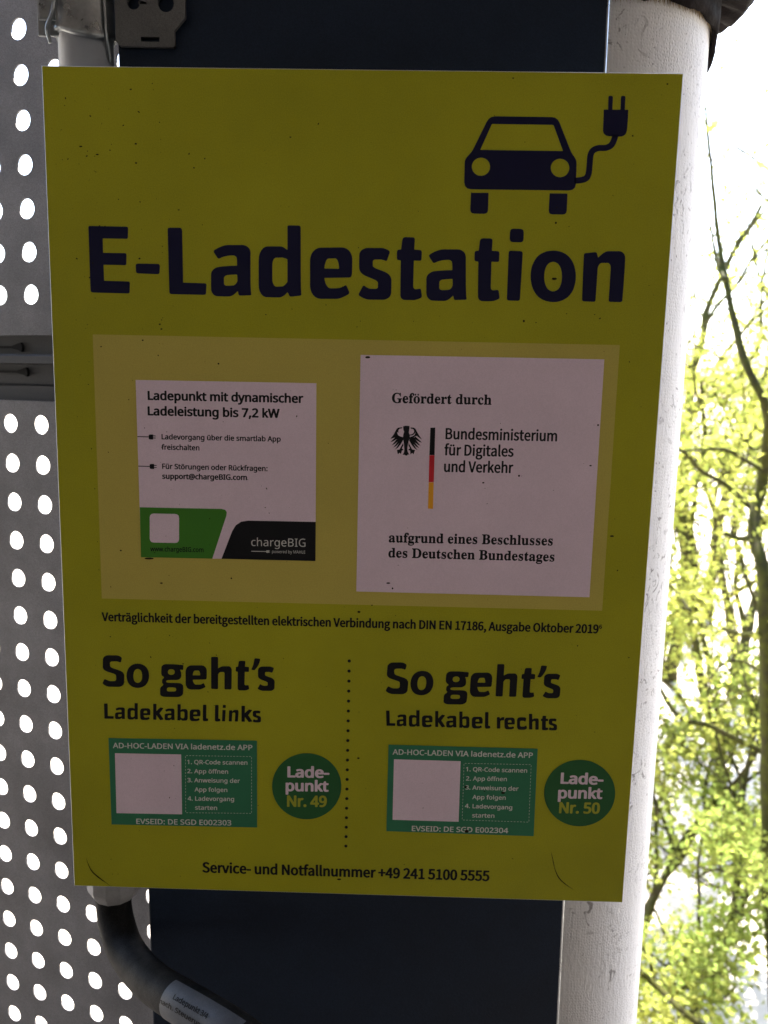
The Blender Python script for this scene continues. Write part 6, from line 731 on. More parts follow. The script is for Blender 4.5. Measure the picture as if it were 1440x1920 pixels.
[3039,-2298,7,-6,3,-7,-2,-8,-18,-50,-3,-5,-6,-2,-6,1,-11,4,-10,3,-10,1,-8,1,-9,-1,-9,0,-9,0,-9,0,-7,-2,-6,-3,-5,-5,-1,-6,0,-8,0,-7,0,-7,0,-6,1,-6,5,-6,8,-5,9,-4,14,-4,16,-5,19,-7,22,-8,19,-9,15,-14,10,-17,3,-17,0,-21,0,-22,-1,-24,-1,-25,-5,-19,-14,-18,-22,-12,-24,-4,-30,0,-27,-1,-23,0,-19,-1,-18,2,-19,4,-20,9,-21,11,-5,5,-2,6,3,7,28,51,5,5,6,2,6,-3,13,-8,12,-6,11,-4,10,-1,10,1,9,0,9,0,9,0,6,2,5,3,4,5,1,5,0,8,0,6,0,7,1,6,-2,6,-4,5,-6,6,-8,4,-12,4,-16,7,-20,7,-24,9,-20,10,-17,14,-11,17,-3,17,0,21,0,22,1,24,0,25,5,19,15,18,23,12,24,5,31,0,26,1,22,1,18,0,15,0,15,-3,15,-5]],
 'cable_a': [[-3652,-2927,0,4,3,3,4,0,37,2,6,-1,4,-4,1,-5,-3,-185,0,-1,2,0,80,0,3,-1,3,-2,0,-4,-2,-28,-2,-4,-2,-2,-5,-1,-122,-1,-5,1,-3,3,-1,5],
[-3468,-3021,3,-3,4,0,4,1,4,2,6,3,6,2,7,1,7,2,6,1,7,0,6,0,5,-1,4,-2,3,-3,1,-4,0,-5,0,-6,0,-6,0,-7,0,-1,-2,-1,-16,0,-16,-2,-16,-1,-15,-2,-13,-4,-10,-6,-8,-9,-2,-10,0,-12,-1,-13,0,-13,-1,-13,2,-10,5,-9,8,-6,9,-1,12,0,11,0,10,0,9,0,7,1,9,4,8,6,8,8,2,1,1,-2,1,-8,2,-4,2,-1,3,-1,36,2,3,1,2,2,0,3,-1,11,0,14,0,19,1,24,0,24,1,22,1,18,0,15,-2,10,-6,10,-11,5,-11,2,-15,0,-13,-1,-13,0,-10,0,-11,-2,-13,-3,-13,-6,-15,-8,-4,-3,-1,-4,2,-4],
[-3395,-3082,-1,2,-2,1,-11,-1,-9,-1,-8,-1,-7,-1,-4,-1,-4,-3,-3,-4,-1,-3,0,-5,0,-4,0,-5,-1,-4,1,-3,3,-3,3,-2,4,0,6,0,5,0,6,0,5,1,5,1,4,3,4,5,4,5,0,3,1,3],
[-3196,-2908,0,4,3,2,3,1,34,0,5,-1,3,-2,1,-5,-3,-94,-2,-71,0,-47,0,-23,0,-4,-2,-2,-4,-2,-30,-4,-4,0,-3,2,-2,3,-4,9,-1,1,-2,-1,-7,-7,-8,-6,-9,-4,-7,-1,-9,0,-11,0,-12,0,-14,0,-10,3,-10,9,-6,14,-1,16,0,22,1,22,1,23,0,24,3,18,8,16,12,11,13,4,15,0,13,1,10,0,8,0,5,-1,7,-2,6,-4,6,-4,1,-1,0,1],
[-3200,-3025,0,2,-2,1,-6,2,-5,2,-4,1,-4,0,-3,0,-5,-1,-5,0,-7,0,-5,-2,-5,-6,-3,-8,-1,-9,-1,-13,0,-13,-1,-13,0,-13,1,-10,3,-8,4,-6,5,-2,7,0,6,1,5,0,4,0,4,2,5,3,5,5,5,6,1,1,0,3],
[-3066,-3089,1,2,1,0,87,4,5,1,4,3,2,5,1,9,1,12,1,16,0,20,-2,15,-8,14,-13,9,-13,3,-19,-1,-19,0,-20,-1,-19,-1,-15,-4,-13,-10,-9,-16,-4,-17,0,-23,-1,-23,0,-23,-1,-23,2,-16,8,-16,14,-10,14,-2,18,0,16,1,12,0,10,0,9,1,11,4,12,5,12,8,3,3,1,3,0,4,-9,19,-2,2,-2,1,-3,-1,-7,-4,-6,-3,-6,-2,-5,-1,-5,-1,-7,0,-7,0,-9,0,-7,2,-6,7,-5,12],
[-3063,-3053,-2,0,0,2,2,12,4,12,5,7,5,3,6,0,6,0,7,0,6,1,4,-3,4,-7,3,-12,1,-12,-1,-2,-1,0],
[-2920,-2915,2,6,3,4,7,1,27,1,7,-1,4,-4,1,-7,-4,-98,0,-2,1,0,1,1,50,51,4,3,4,2,4,0,31,-6,7,-3,2,-4,-4,-7,-49,-64,-3,-4,0,-4,2,-4,51,-81,2,-5,-1,-4,-6,-3,-35,-9,-5,0,-5,2,-4,3,-47,70,-1,1,-1,0,0,-2,-1,-61,-2,-6,-3,-4,-6,-1,-28,2,-6,1,-3,4,-1,6],
[-2729,-3018,3,-3,3,0,4,1,5,3,6,2,6,2,7,2,7,1,6,1,7,0,6,0,5,0,4,-3,3,-3,1,-4,0,-5,1,-6,0,-6,-1,-7,0,-1,-1,-1,-16,0,-16,-1,-16,-2,-16,-2,-13,-3,-11,-7,-7,-9,-2,-10,0,-12,-1,-13,0,-12,0,-14,1,-9,6,-9,8,-6,9,-2,12,0,11,0,10,0,9,0,8,2,8,3,9,6,8,8,1,1,1,-1,2,-9,1,-3,2,-2,4,0,36,2,3,1,2,2,0,3,-1,10,0,14,0,20,0,23,0,25,1,21,0,18,1,16,-2,10,-7,9,-11,6,-11,1,-15,0,-14,-1,-12,0,-11,0,-11,-2,-12,-3,-14,-6,-15,-8,-3,-3,-1,-4,1,-4],
[-2655,-3079,-1,2,-2,1,-11,-1,-9,-1,-8,-1,-7,-1,-5,-1,-4,-3,-3,-3,0,-4,-1,-5,0,-4,0,-5,0,-4,1,-3,2,-3,4,-2,4,0,6,0,5,0,6,1,5,0,5,1,4,3,5,5,3,5,0,3,1,3],
[-2511,-2986,0,-1,2,0,6,5,6,4,6,3,6,1,7,0,10,1,13,0,15,0,13,-3,11,-10,7,-16,2,-18,-1,-23,0,-23,0,-23,-1,-21,-2,-16,-7,-15,-10,-10,-10,-3,-14,-1,-12,-1,-10,0,-9,-1,-8,1,-7,3,-8,6,-7,7,-2,1,-1,-2,-4,-9,-2,-3,-4,-2,-3,0,-30,3,-4,1,-2,2,0,4,2,23,2,47,1,71,2,94,1,4,3,3,5,2,33,1,4,-1,2,-2,1,-3],
[-2513,-3099,0,-2,1,-2,4,-5,5,-5,4,-3,4,-1,5,0,5,0,6,0,6,0,5,2,5,6,3,9,1,10,1,13,0,13,0,13,0,12,0,10,-3,8,-5,5,-5,2,-6,0,-6,0,-4,0,-3,0,-4,-1,-4,-1,-5,-1,-7,-3,-1,-1,-1,-2],
[-2325,-3086,1,2,1,0,92,4,5,1,4,3,2,5,1,9,1,12,1,16,0,20,-2,15,-9,15,-13,9,-15,2,-20,-1,-20,0,-20,-1,-21,-1,-15,-4,-14,-10,-10,-16,-3,-17,0,-23,-1,-23,0,-23,-1,-22,3,-17,9,-16,14,-9,15,-3,19,0,16,1,14,0,10,1,10,1,11,3,12,6,14,7,3,3,1,3,-1,4,-9,19,-2,3,-3,0,-3,-1,-7,-4,-7,-3,-6,-2,-5,-1,-5,0,-7,-1,-8,0,-9,0,-7,2,-8,7,-5,12],
[-2322,-3050,-2,1,0,1,2,13,4,11,5,7,5,3,7,0,6,0,7,1,6,0,5,-2,4,-8,3,-11,1,-13,0,-2,-2,0],
[-2180,-2909,2,6,4,4,6,2,28,1,7,-2,5,-4,1,-7,-3,-79,-2,-58,-1,-38,-1,-16,2,-4,3,-4,6,-2,7,-1,5,-1,4,-3,1,-5,2,-16,-1,-6,-3,-5,-6,-3,-12,-3,-11,-1,-12,-2,-13,0,-9,1,-9,7,-5,9,-2,11,1,24,1,45,2,65],
[-2000,-2908,1,6,4,4,7,2,28,0,8,-1,4,-4,1,-8,-2,-79,-2,-58,-1,-37,-1,-16,1,-4,4,-4,6,-2,7,-1,6,-1,3,-3,2,-5,2,-16,-1,-6,-4,-5,-6,-3,-11,-3,-12,-2,-13,-1,-12,-1,-10,2,-9,6,-5,10,-2,11,1,24,1,45,2,65],
[-1886,-2905,2,7,4,5,7,1,22,0,7,-2,4,-4,1,-7,-1,-23,-1,-7,-5,-4,-7,-1,-23,0,-7,1,-3,4,-1,7],
[-1892,-2979,2,5,2,3,5,0,32,-1,5,-1,2,-3,1,-4,-11,-161,-2,-4,-2,-3,-5,-1,-29,0,-4,1,-3,3,-1,5],
[-1793,-2983,1,4,2,2,3,1,31,4,4,0,3,-2,2,-3,2,-12,1,-1,1,1,9,9,9,7,9,5,7,1,8,1,8,0,10,0,10,0,8,-1,8,-6,4,-8,1,-9,-1,-19,-2,-31,-3,-44,-5,-55,-1,-5,-3,-2,-4,-1,-32,-1,-4,1,-2,3,-1,4,3,43,3,33,1,23,1,14,-1,7,-2,6,-3,4,-4,1,-5,0,-5,0,-5,0,-5,0,-4,-1,-4,-4,-3,-6,-2,-6,-1,-3,0,-3,-8,-109,-1,-5,-3,-2,-4,-1,-32,1,-4,1,-2,2,-1,5],
[-1609,-2910,1,6,4,4,7,1,28,1,7,-1,4,-4,2,-7,-3,-97,0,-2,1,0,2,1,51,51,3,3,5,1,4,0,33,-6,7,-2,2,-5,-4,-7,-50,-63,-3,-4,0,-4,2,-4,55,-81,2,-5,-1,-4,-6,-3,-36,-9,-6,0,-5,1,-4,4,-50,70,-1,1,-1,0,0,-2,-1,-61,-1,-6,-4,-4,-6,-1,-28,1,-7,2,-3,4,-2,6],
[-1331,-2975,4,-2,1,-4,-1,-4,-9,-25,-2,-2,-2,-1,-3,0,-6,2,-5,2,-5,0,-4,0,-4,0,-5,0,-4,0,-5,0,-3,-1,-4,-1,-2,-3,0,-3,0,-3,0,-4,0,-3,0,-4,0,-2,3,-3,4,-3,4,-2,7,-2,8,-2,10,-4,11,-4,9,-4,8,-7,4,-8,2,-9,0,-10,0,-11,-1,-12,0,-12,-3,-10,-7,-8,-11,-6,-12,-2,-15,0,-13,-1,-12,0,-9,0,-9,1,-10,2,-10,4,-10,5,-2,3,-1,3,1,4,14,24,3,3,2,1,4,-2,6,-4,6,-2,5,-2,6,-1,4,1,5,0,4,0,5,0,3,0,3,2,2,3,0,2,0,4,0,3,0,3,0,3,0,3,-2,3,-4,3,-4,2,-6,2,-7,3,-10,4,-12,4,-11,5,-8,7,-5,8,-2,9,0,10,0,11,0,12,1,12,2,9,8,9,11,6,12,3,16,0,13,0,11,1,8,0,8,0,8,-2,7,-2]],
 'cable_b': [[525,-2920,1,4,2,2,4,1,35,1,6,-1,3,-3,2,-5,7,-185,0,-1,1,0,76,0,4,-1,2,-2,0,-4,-1,-28,0,-4,-3,-2,-4,-1,-115,-1,-5,1,-3,3,-1,5],
[707,-3015,3,-3,4,0,4,1,4,3,5,2,6,2,6,2,7,1,6,1,7,0,6,0,4,0,4,-3,3,-3,1,-4,1,-5,0,-6,0,-6,1,-7,-1,-1,-1,-1,-15,0,-16,-1,-15,-2,-15,-2,-11,-3,-11,-7,-6,-9,-2,-10,0,-12,1,-12,0,-13,0,-13,2,-10,6,-9,8,-6,9,-2,11,0,11,0,9,0,8,0,8,2,8,4,7,6,8,7,1,1,1,-1,2,-9,2,-3,2,-2,3,0,35,2,3,1,1,2,0,3,-1,10,-1,14,-1,20,-1,23,0,25,-1,21,0,18,-1,16,-2,10,-7,9,-10,6,-11,1,-14,0,-13,-1,-12,0,-10,0,-11,-2,-11,-3,-13,-6,-14,-8,-3,-3,-1,-4,2,-4],
[780,-3076,-1,2,-2,1,-10,-1,-9,-1,-7,0,-7,-1,-4,-2,-4,-3,-2,-3,-1,-4,0,-4,0,-5,0,-4,0,-5,1,-3,3,-3,3,-2,4,0,6,0,5,0,5,1,5,0,5,2,4,3,4,4,2,5,1,3,0,3],
[969,-2902,0,3,2,2,4,1,35,1,5,-1,3,-3,1,-5,2,-94,2,-70,2,-47,2,-23,0,-4,-2,-3,-3,-1,-31,-4,-4,0,-4,2,-2,3,-5,8,-1,2,-2,-1,-7,-8,-8,-5,-8,-4,-8,-1,-9,-1,-10,0,-13,0,-14,0,-11,3,-10,10,-7,14,-3,16,0,21,-1,23,0,22,-1,24,2,18,7,17,12,11,13,3,15,1,14,0,10,0,8,0,6,0,6,-3,7,-3,6,-5,1,0,1,1],
[972,-3019,-1,2,-2,1,-6,2,-6,2,-4,0,-4,0,-3,0,-5,0,-5,0,-7,0,-5,-2,-5,-6,-3,-9,-1,-9,1,-12,0,-13,0,-13,1,-13,1,-10,3,-9,5,-6,6,-1,6,0,6,0,6,1,4,0,4,1,5,3,5,5,4,6,1,2,0,2],
[1111,-3084,1,2,1,0,89,4,5,1,4,3,1,5,1,9,0,12,0,16,0,19,-3,16,-9,14,-13,9,-15,3,-19,-1,-20,-1,-19,0,-20,-1,-15,-4,-13,-11,-9,-15,-2,-17,0,-23,1,-23,1,-23,0,-23,3,-16,10,-16,14,-10,15,-2,18,0,16,1,13,0,10,0,9,2,11,3,12,5,12,8,3,3,1,3,-1,4,-10,19,-2,2,-2,1,-3,-1,-7,-4,-6,-3,-6,-2,-5,-1,-5,-1,-7,0,-7,0,-9,0,-7,2,-8,7,-6,12],
[1112,-3048,-1,0,-1,2,2,12,3,11,5,8,5,2,6,1,6,0,7,0,6,0,5,-2,4,-7,4,-12,1,-12,0,-2,-2,-1],
[1247,-2911,1,6,4,4,5,1,26,1,7,-1,4,-4,1,-7,2,-98,0,-2,1,0,1,1,45,51,3,3,4,2,4,0,30,-6,7,-3,2,-5,-3,-6,-45,-64,-1,-4,0,-4,1,-4,54,-81,2,-5,-1,-4,-5,-2,-33,-9,-6,-1,-4,2,-4,4,-49,69,-1,2,0,-1,0,-1,1,-62,-1,-6,-3,-3,-6,-1,-26,1,-6,2,-3,3,-1,6],
[1437,-3014,3,-3,3,-1,4,2,5,2,5,2,6,2,7,2,7,1,7,1,6,1,7,0,4,-1,5,-2,3,-4,1,-3,1,-6,0,-5,0,-7,1,-7,-1,-1,-1,0,-16,-1,-16,-1,-16,-1,-16,-3,-12,-3,-10,-7,-7,-9,-2,-9,0,-13,1,-12,0,-13,0,-13,3,-10,5,-9,9,-6,10,-1,12,0,11,0,9,0,9,0,8,1,8,4,8,6,8,8,1,1,1,-2,3,-8,1,-4,2,-1,4,-1,36,2,3,1,2,2,0,3,-2,10,-1,15,-1,19,-1,24,-1,24,-1,22,0,18,-1,15,-2,10,-7,9,-11,6,-12,2,-15,-1,-13,0,-13,-1,-11,0,-10,-1,-13,-4,-13,-6,-14,-7,-4,-4,-1,-3,2,-5],
[1514,-3075,-1,2,-2,0,-11,0,-9,-1,-8,-1,-7,-1,-5,-1,-4,-3,-2,-4,-1,-3,0,-5,1,-5,0,-4,0,-4,1,-3,2,-3,4,-2,4,-1,6,1,5,0,6,0,5,1,5,1,4,3,4,5,3,5,1,3,0,3],
[1652,-2983,1,-1,1,0,5,5,6,4,6,3,6,1,7,0,10,0,12,1,15,0,12,-3,12,-10,8,-16,2,-18,1,-24,1,-23,1,-22,1,-21,-2,-16,-5,-15,-10,-10,-10,-3,-13,-1,-12,-1,-10,0,-9,-1,-7,1,-8,3,-8,6,-7,7,-1,1,-1,-2,-4,-9,-2,-3,-3,-2,-4,0,-29,3,-4,1,-2,2,0,4,0,23,0,47,-3,71,-3,93,1,5,3,3,4,1,33,2,4,-1,2,-2,1,-4],
[1656,-3096,0,-2,1,-2,5,-5,5,-5,4,-3,4,-1,4,0,5,0,6,0,6,0,5,2,5,6,2,9,1,10,-1,13,0,13,0,13,-1,12,-1,9,-3,9,-5,5,-5,2,-6,0,-6,-1,-4,0,-3,1,-4,-1,-4,-1,-5,-2,-6,-2,-1,-1,-1,-2],
[1846,-3084,0,2,2,1,91,3,5,2,4,3,1,4,1,9,0,12,0,16,-1,20,-3,15,-9,15,-14,9,-15,2,-19,-1,-20,0,-20,-1,-21,-1,-15,-4,-13,-10,-9,-16,-2,-17,1,-23,0,-23,1,-22,1,-23,4,-17,9,-15,15,-10,15,-3,19,1,16,0,13,1,11,0,9,1,11,4,12,5,13,7,3,3,1,4,-2,4,-10,18,-2,3,-2,1,-3,-2,-7,-4,-7,-3,-5,-2,-6,-1,-5,0,-7,0,-8,-1,-8,0,-8,2,-8,8,-6,11],
[1847,-3048,-2,1,0,1,1,13,3,11,5,7,5,3,7,0,6,0,6,1,7,0,5,-2,5,-8,3,-11,2,-13,-1,-2,-1,0],
[1980,-2908,2,7,3,4,6,1,27,1,7,-1,4,-5,2,-7,1,-79,2,-58,0,-37,1,-16,1,-4,4,-4,6,-3,6,0,5,-1,4,-3,2,-5,2,-16,0,-7,-3,-4,-6,-3,-11,-3,-11,-2,-11,-1,-12,-1,-9,2,-9,6,-6,10,-2,11,-1,24,-1,45,-1,65],
[2155,-2982,1,6,3,3,5,2,20,4,6,0,4,-3,3,-4,6,-15,1,-1,1,-1,1,2,10,10,13,7,14,5,14,0,5,-1,3,-3,1,-6,-4,-33,-1,-6,-4,-2,-5,0,-15,0,-14,-3,-10,-6,-3,-8,-1,-15,1,-22,1,-29,1,-36,-1,-6,-4,-4,-6,-1,-28,0,-6,1,-4,4,-2,7],
[2322,-3083,1,1,1,1,87,4,5,1,3,3,2,5,0,8,0,13,0,16,-1,19,-3,16,-9,14,-13,9,-14,2,-19,0,-19,-1,-19,-1,-19,-1,-15,-3,-12,-11,-9,-16,-2,-17,1,-22,1,-23,1,-23,1,-23,4,-17,9,-15,14,-10,14,-2,18,0,16,1,12,0,10,0,9,1,10,4,12,5,12,8,3,3,1,3,-1,4,-10,19,-2,2,-3,1,-3,-1,-6,-4,-6,-4,-6,-2,-5,0,-5,-1,-6,0,-7,0,-9,-1,-7,3,-7,7,-6,12],
[2323,-3048,-2,1,0,2,1,12,3,11,5,8,4,2,6,0,7,1,6,0,6,0,5,-2,4,-8,4,-11,1,-13,0,-1,-2,-1],
[2579,-2970,5,-6,2,-8,-1,-9,-6,-27,-3,-7,-5,-2,-6,3,-7,4,-6,3,-6,2,-6,0,-5,0,-6,0,-8,0,-8,0,-6,-2,-5,-5,-4,-8,0,-8,0,-11,1,-11,0,-11,1,-11,1,-9,5,-7,6,-5,7,-2,9,1,9,0,9,1,8,0,7,2,8,2,6,4,6,5,6,4,5,-2,4,-6,7,-19,1,-9,-2,-9,-6,-7,-10,-7,-11,-5,-11,-3,-12,-1,-12,0,-14,0,-16,0,-17,0,-13,3,-12,11,-9,16,-3,18,-1,23,-1,24,-1,25,-1,24,2,18,8,16,14,12,15,3,20,1,17,0,13,0,11,0,8,-1,8,-1,6,-3],
[2622,-2914,1,5,3,2,4,2,31,0,6,-1,3,-3,1,-6,4,-73,1,-2,1,1,10,6,9,5,8,3,8,1,7,0,9,0,9,1,10,0,8,-2,8,-6,5,-10,2,-10,1,-20,1,-29,2,-39,1,-49,-1,-6,-2,-3,-5,-1,-32,-1,-5,1,-3,3,-1,5,-2,44,-2,33,-1,23,0,11,-1,4,-2,4,-3,2,-4,1,-4,0,-5,0,-4,0,-4,0,-4,-1,-4,-4,-4,-5,-4,-7,0,-3,-1,-2,5,-99,-1,-5,-3,-3,-4,-1,-32,0,-5,1,-3,3,-1,5],
[2822,-2941,2,6,5,4,8,1,29,0,6,-1,3,-3,1,-5,-1,-33,0,-1,2,0,22,-1,5,-1,2,-3,1,-4,0,-24,0,-4,-3,-2,-5,-1,-22,0,-1,0,-1,-1,1,-36,0,-26,1,-18,0,-10,1,-4,2,-3,3,-2,3,-1,4,0,4,0,5,1,4,0,4,0,3,-1,1,-3,4,-19,0,-4,-2,-3,-3,-3,-9,-3,-8,-3,-8,-1,-8,-1,-8,0,-8,0,-9,0,-9,0,-7,1,-7,3,-4,6,-2,7,0,14,-1,25,-2,36,-1,46,-1,2,-1,0,-7,1,-4,1,-3,3,-1,4,0,22,1,4,2,2,5,1,7,1,1,0,1,1],
[3025,-2976,4,-3,1,-3,0,-4,-8,-25,-2,-2,-2,-2,-3,1,-6,2,-5,1,-5,1,-4,0,-4,0,-5,0,-4,0,-5,0,-3,-1,-3,-2,-2,-2,-1,-3,1,-4,0,-3,0,-4,0,-3,1,-3,3,-2,4,-3,4,-2,7,-2,8,-3,10,-3,11,-4,9,-4,8,-7,6,-8,2,-9,0,-10,0,-11,1,-12,0,-12,-2,-9,-7,-9,-10,-6,-12,-2,-15,0,-13,0,-11,-1,-10,0,-9,1,-9,2,-10,4,-11,5,-2,3,-1,3,1,4,12,24,3,3,2,1,4,-2,6,-4,6,-2,6,-2,5,-1,5,1,4,0,5,0,4,0,3,0,2,2,2,3,1,2,-1,4,0,3,0,3,0,3,-1,3,-2,3,-3,2,-4,2,-6,3,-8,3,-10,3,-12,5,-11,5,-9,7,-5,8,-2,9,-1,10,0,11,-1,11,0,13,2,9,7,9,11,6,12,2,15,1,13,0,11,0,8,1,8,-1,7,-1,8,-3]],
 'car': [[1692,5264,27,38,36,22,48,8,732,0,48,-7,36,-23,27,-38,160,-340,10,-20,12,-19,14,-19,27,-33,15,-24,9,-25,4,-27,5,-248,-9,-52,-32,-31,-54,-10,-1286,-3,-55,10,-33,31,-11,51,-2,239,2,27,10,25,15,22,47,54,14,18,12,18,10,20],
[1759,5229,3,4,4,2,5,1,782,-1,8,-2,6,-4,5,-7,135,-306,0,-3,-3,-1,-1078,0,-3,1,0,4],
[1517,4364,1,4,4,2,223,3,4,-1,2,-4,2,-211,-6,-30,-19,-18,-31,-6,-126,1,-32,6,-19,18,-6,31],
[2560,4373,2,3,4,2,226,0,4,-2,1,-4,3,-208,-6,-30,-19,-19,-31,-6,-129,0,-32,6,-19,18,-6,31],
[3213,5429,1,2,3,1,312,1,3,-1,1,-3,1,-59,1,-52,0,-46,-1,-40,-1,-33,-2,-26,-4,-18,-8,-18,-12,-15,-16,-11,-18,-8,-17,-2,-24,-1,-24,0,-25,0,-26,0,-27,1,-27,1,-21,3,-20,7,-19,12,-14,15,-8,17,-3,16,-1,26,0,32,-1,39,-1,47,-1,53],
[3264,5581,2,11,7,7,12,2,17,0,11,-2,8,-6,2,-11,3,-149,0,-1,-2,0,-53,-1,-2,0,0,2],
[3427,5583,2,11,7,7,11,2,17,0,12,-2,7,-6,2,-11,2,-150,0,-2,-1,0,-56,-1,-1,1,0,1],
[1757,4702,-1,-18,-3,-18,-7,-16,-9,-16,-12,-14,-14,-11,-15,-10,-17,-7,-19,-5,-18,-1,-19,1,-19,4,-17,7,-17,9,-14,11,-13,14,-11,15,-7,16,-5,18,-3,17,1,18,4,18,7,16,9,16,12,13,14,12,15,10,17,7,19,4,18,2,19,-1,18,-4,18,-7,16,-9,15,-11,13,-14,10,-15,8,-16,5,-18],
[2803,4701,-1,-18,-3,-18,-7,-17,-9,-16,-11,-13,-14,-12,-16,-10,-17,-7,-19,-5,-19,-2,-19,2,-18,4,-18,6,-17,10,-15,11,-13,14,-11,15,-8,17,-5,17,-3,18,1,19,3,17,7,17,9,16,12,14,13,12,16,9,17,7,19,5,18,1,19,-1,19,-4,18,-6,17,-10,15,-11,13,-14,11,-15,8,-17,5,-17],
[2879,4502,29,2,28,2,25,3,23,4,20,5,19,6,18,8,17,11,14,15,12,17,8,18,7,21,4,21,2,23,1,23,1,22,1,23,1,23,0,23,1,24,0,23,1,20,2,17,4,14,4,11,5,8,5,6,7,5,9,5,10,5,11,3,11,3,13,2,13,1,16,-1,18,0,20,2,19,2,18,5,18,6,16,7,17,10,17,14,15,18,12,20,10,24,9,26,8,29,7,31,-79,18,-6,-29,-7,-25,-7,-21,-8,-17,-7,-12,-7,-8,-6,-6,-8,-4,-10,-4,-10,-4,-11,-3,-13,-1,-13,-1,-15,0,-19,0,-20,-1,-19,-3,-18,-5,-18,-5,-17,-8,-17,-9,-16,-13,-15,-17,-11,-18,-9,-21,-5,-22,-4,-24,-1,-25,0,-24,0,-23,-1,-23,-1,-23,0,-22,-1,-21,-2,-21,-1,-18,-3,-15,-4,-12,-4,-9,-4,-6,-4,-4,-5,-3,-8,-3,-12,-4,-15,-4,-19,-3,-22,-3,-24,-2,-28,-2]],
 'panel': [[-4181,5888,8400,0,-38,-11776,-8400,0]],
 'light_field': [[-3624,2432,7236,-15,-16,-3738,-7224,3]],
 'dyn_sheet': [[-3045,1823,2516,2,1,-2512,-2508,-3]],
 'dyn_green': [[-3036,32,0,1,1,1,1166,2,53,-11,23,-33,-7,-54,-208,-625,-1,-1,-1,-1,-1026,-3,-1,1,-1,1]],
 'dyn_black': [[-1876,-689,-1,0,0,1,157,405,53,88,76,53,100,18,963,3,1,-1,1,-1,-1,-565,0,-1,-1,-1]],
 'dyn_tile': [[-2897,-113,7,34,21,20,33,7,301,1,32,-7,20,-19,6,-34,-6,-301,-8,-33,-20,-21,-33,-6,-303,-1,-33,7,-19,20,-6,34]],
 'dyn_plugs': [[-3041,1043,166,-1,0,-12,-166,1],
[-2883,1018,0,6,0,6,0,5,0,6,1,6,0,6,0,4,2,4,4,4,4,3,5,2,5,0,6,0,7,1,6,0,7,0,7,0,7,0,3,-1,1,-3,-2,-63,-1,-3,-3,-1,-7,0,-7,0,-6,0,-7,0,-7,0,-6,0,-5,1,-5,2,-4,3,-3,3,-2,5],
[-2818,1058,34,-1,0,-12,-34,1],
[-2819,1029,35,-1,0,-12,-35,1],
[-3039,628,167,-2,0,-12,-167,1],
[-2880,603,0,5,0,6,0,6,0,6,1,6,0,6,0,4,2,4,4,4,4,3,5,2,5,0,6,1,7,0,7,0,6,0,7,0,7,0,3,-1,1,-2,-1,-65,-1,-3,-3,-1,-7,0,-7,0,-7,0,-7,0,-7,0,-6,1,-5,0,-5,2,-4,3,-3,4,-2,4],
[-2815,643,35,-1,0,-12,-35,1],
[-2816,613,35,-1,0,-11,-35,1]],
 'logo_plug': [[-1448,-563,220,2,0,-10,-219,-1],
[-1234,-576,0,3,0,4,0,3,0,3,0,2,0,3,1,2,1,2,2,2,3,2,3,1,3,0,4,0,4,0,4,0,4,0,4,1,5,0,1,-1,1,-1,-1,-32,0,-2,-1,0,-5,0,-4,0,-4,-1,-4,0,-4,0,-5,0,-2,0,-3,1,-3,2,-2,2,-1,2],
[-1194,-552,14,0,0,-7,-14,-1],
[-1195,-571,15,0,0,-7,-14,-1]],
 'fund_sheet': [[78,2222,3335,0,-11,-3348,-3338,4]],
 'flag_black': [[1063,1244,68,2,1,-382,-73,-1]],
 'flag_red': [[1059,860,73,2,0,-378,-72,-2]],
 'flag_gold': [[1060,479,71,2,0,-379,-71,3]],
 'eagle': [[684,1252,1,2,1,1,10,4,11,3,11,2,13,0,17,-1,20,-1,2,-1,2,-1,0,-2,1,-18,-1,-15,-2,-15,-2,-12,-1,-12,-1,-10,1,-9,3,-9,4,-10,3,-10,3,-14,0,-15,-1,-16,-2,-12,-4,-9,-4,-8,-3,-8,-2,-7,-1,-10,-2,-13,-3,-17,-3,-19,-3,-17,-2,-16,0,-14,1,-15,2,-13,5,-15,9,-17,13,-20,0,-1,-2,0,-18,3,-1,0,-1,-1,-6,-11,-1,-1,-1,-1,-15,-5,-2,0,-1,1,-12,6,-1,1,-2,1,-8,5,-2,0,-2,0,-19,-3,-1,0,0,1,11,19,7,18,3,16,1,16,0,17,-2,18,-2,19,-2,19,-3,19,-2,17,-3,14,-2,11,-2,10,-1,12,-2,12,0,14,0,14,2,15,3,14,3,11,3,8,2,7,-2,10,-6,10,-1,2,-1,3,-2,17,-2,16],
[672,1241,1,-1,0,-1,-4,-12,-2,-1,-2,-1,-15,-1,-13,-4,-8,-7,-6,-8,-3,-9,-1,-10,1,-10,5,-10,8,-9,12,-8,18,-5,22,-3,1,-1,1,-1,0,-10,-1,-1,-1,0,-23,0,-19,4,-15,8,-11,10,-8,11,-5,13,0,1,0,-1,2,-16,4,-14,6,-10,12,-10,24,-10,34,-10,1,0,0,-2,1,-36,0,-1,-1,0,-25,10,-22,8,-21,8,-18,5,-19,1,-18,-3,-18,-5,-17,-5,-16,-6,-1,0,0,1,5,9,7,11,10,12,11,13,10,16,9,18,9,19,8,16,8,16,8,13,12,9,13,6,16,2,16,2],
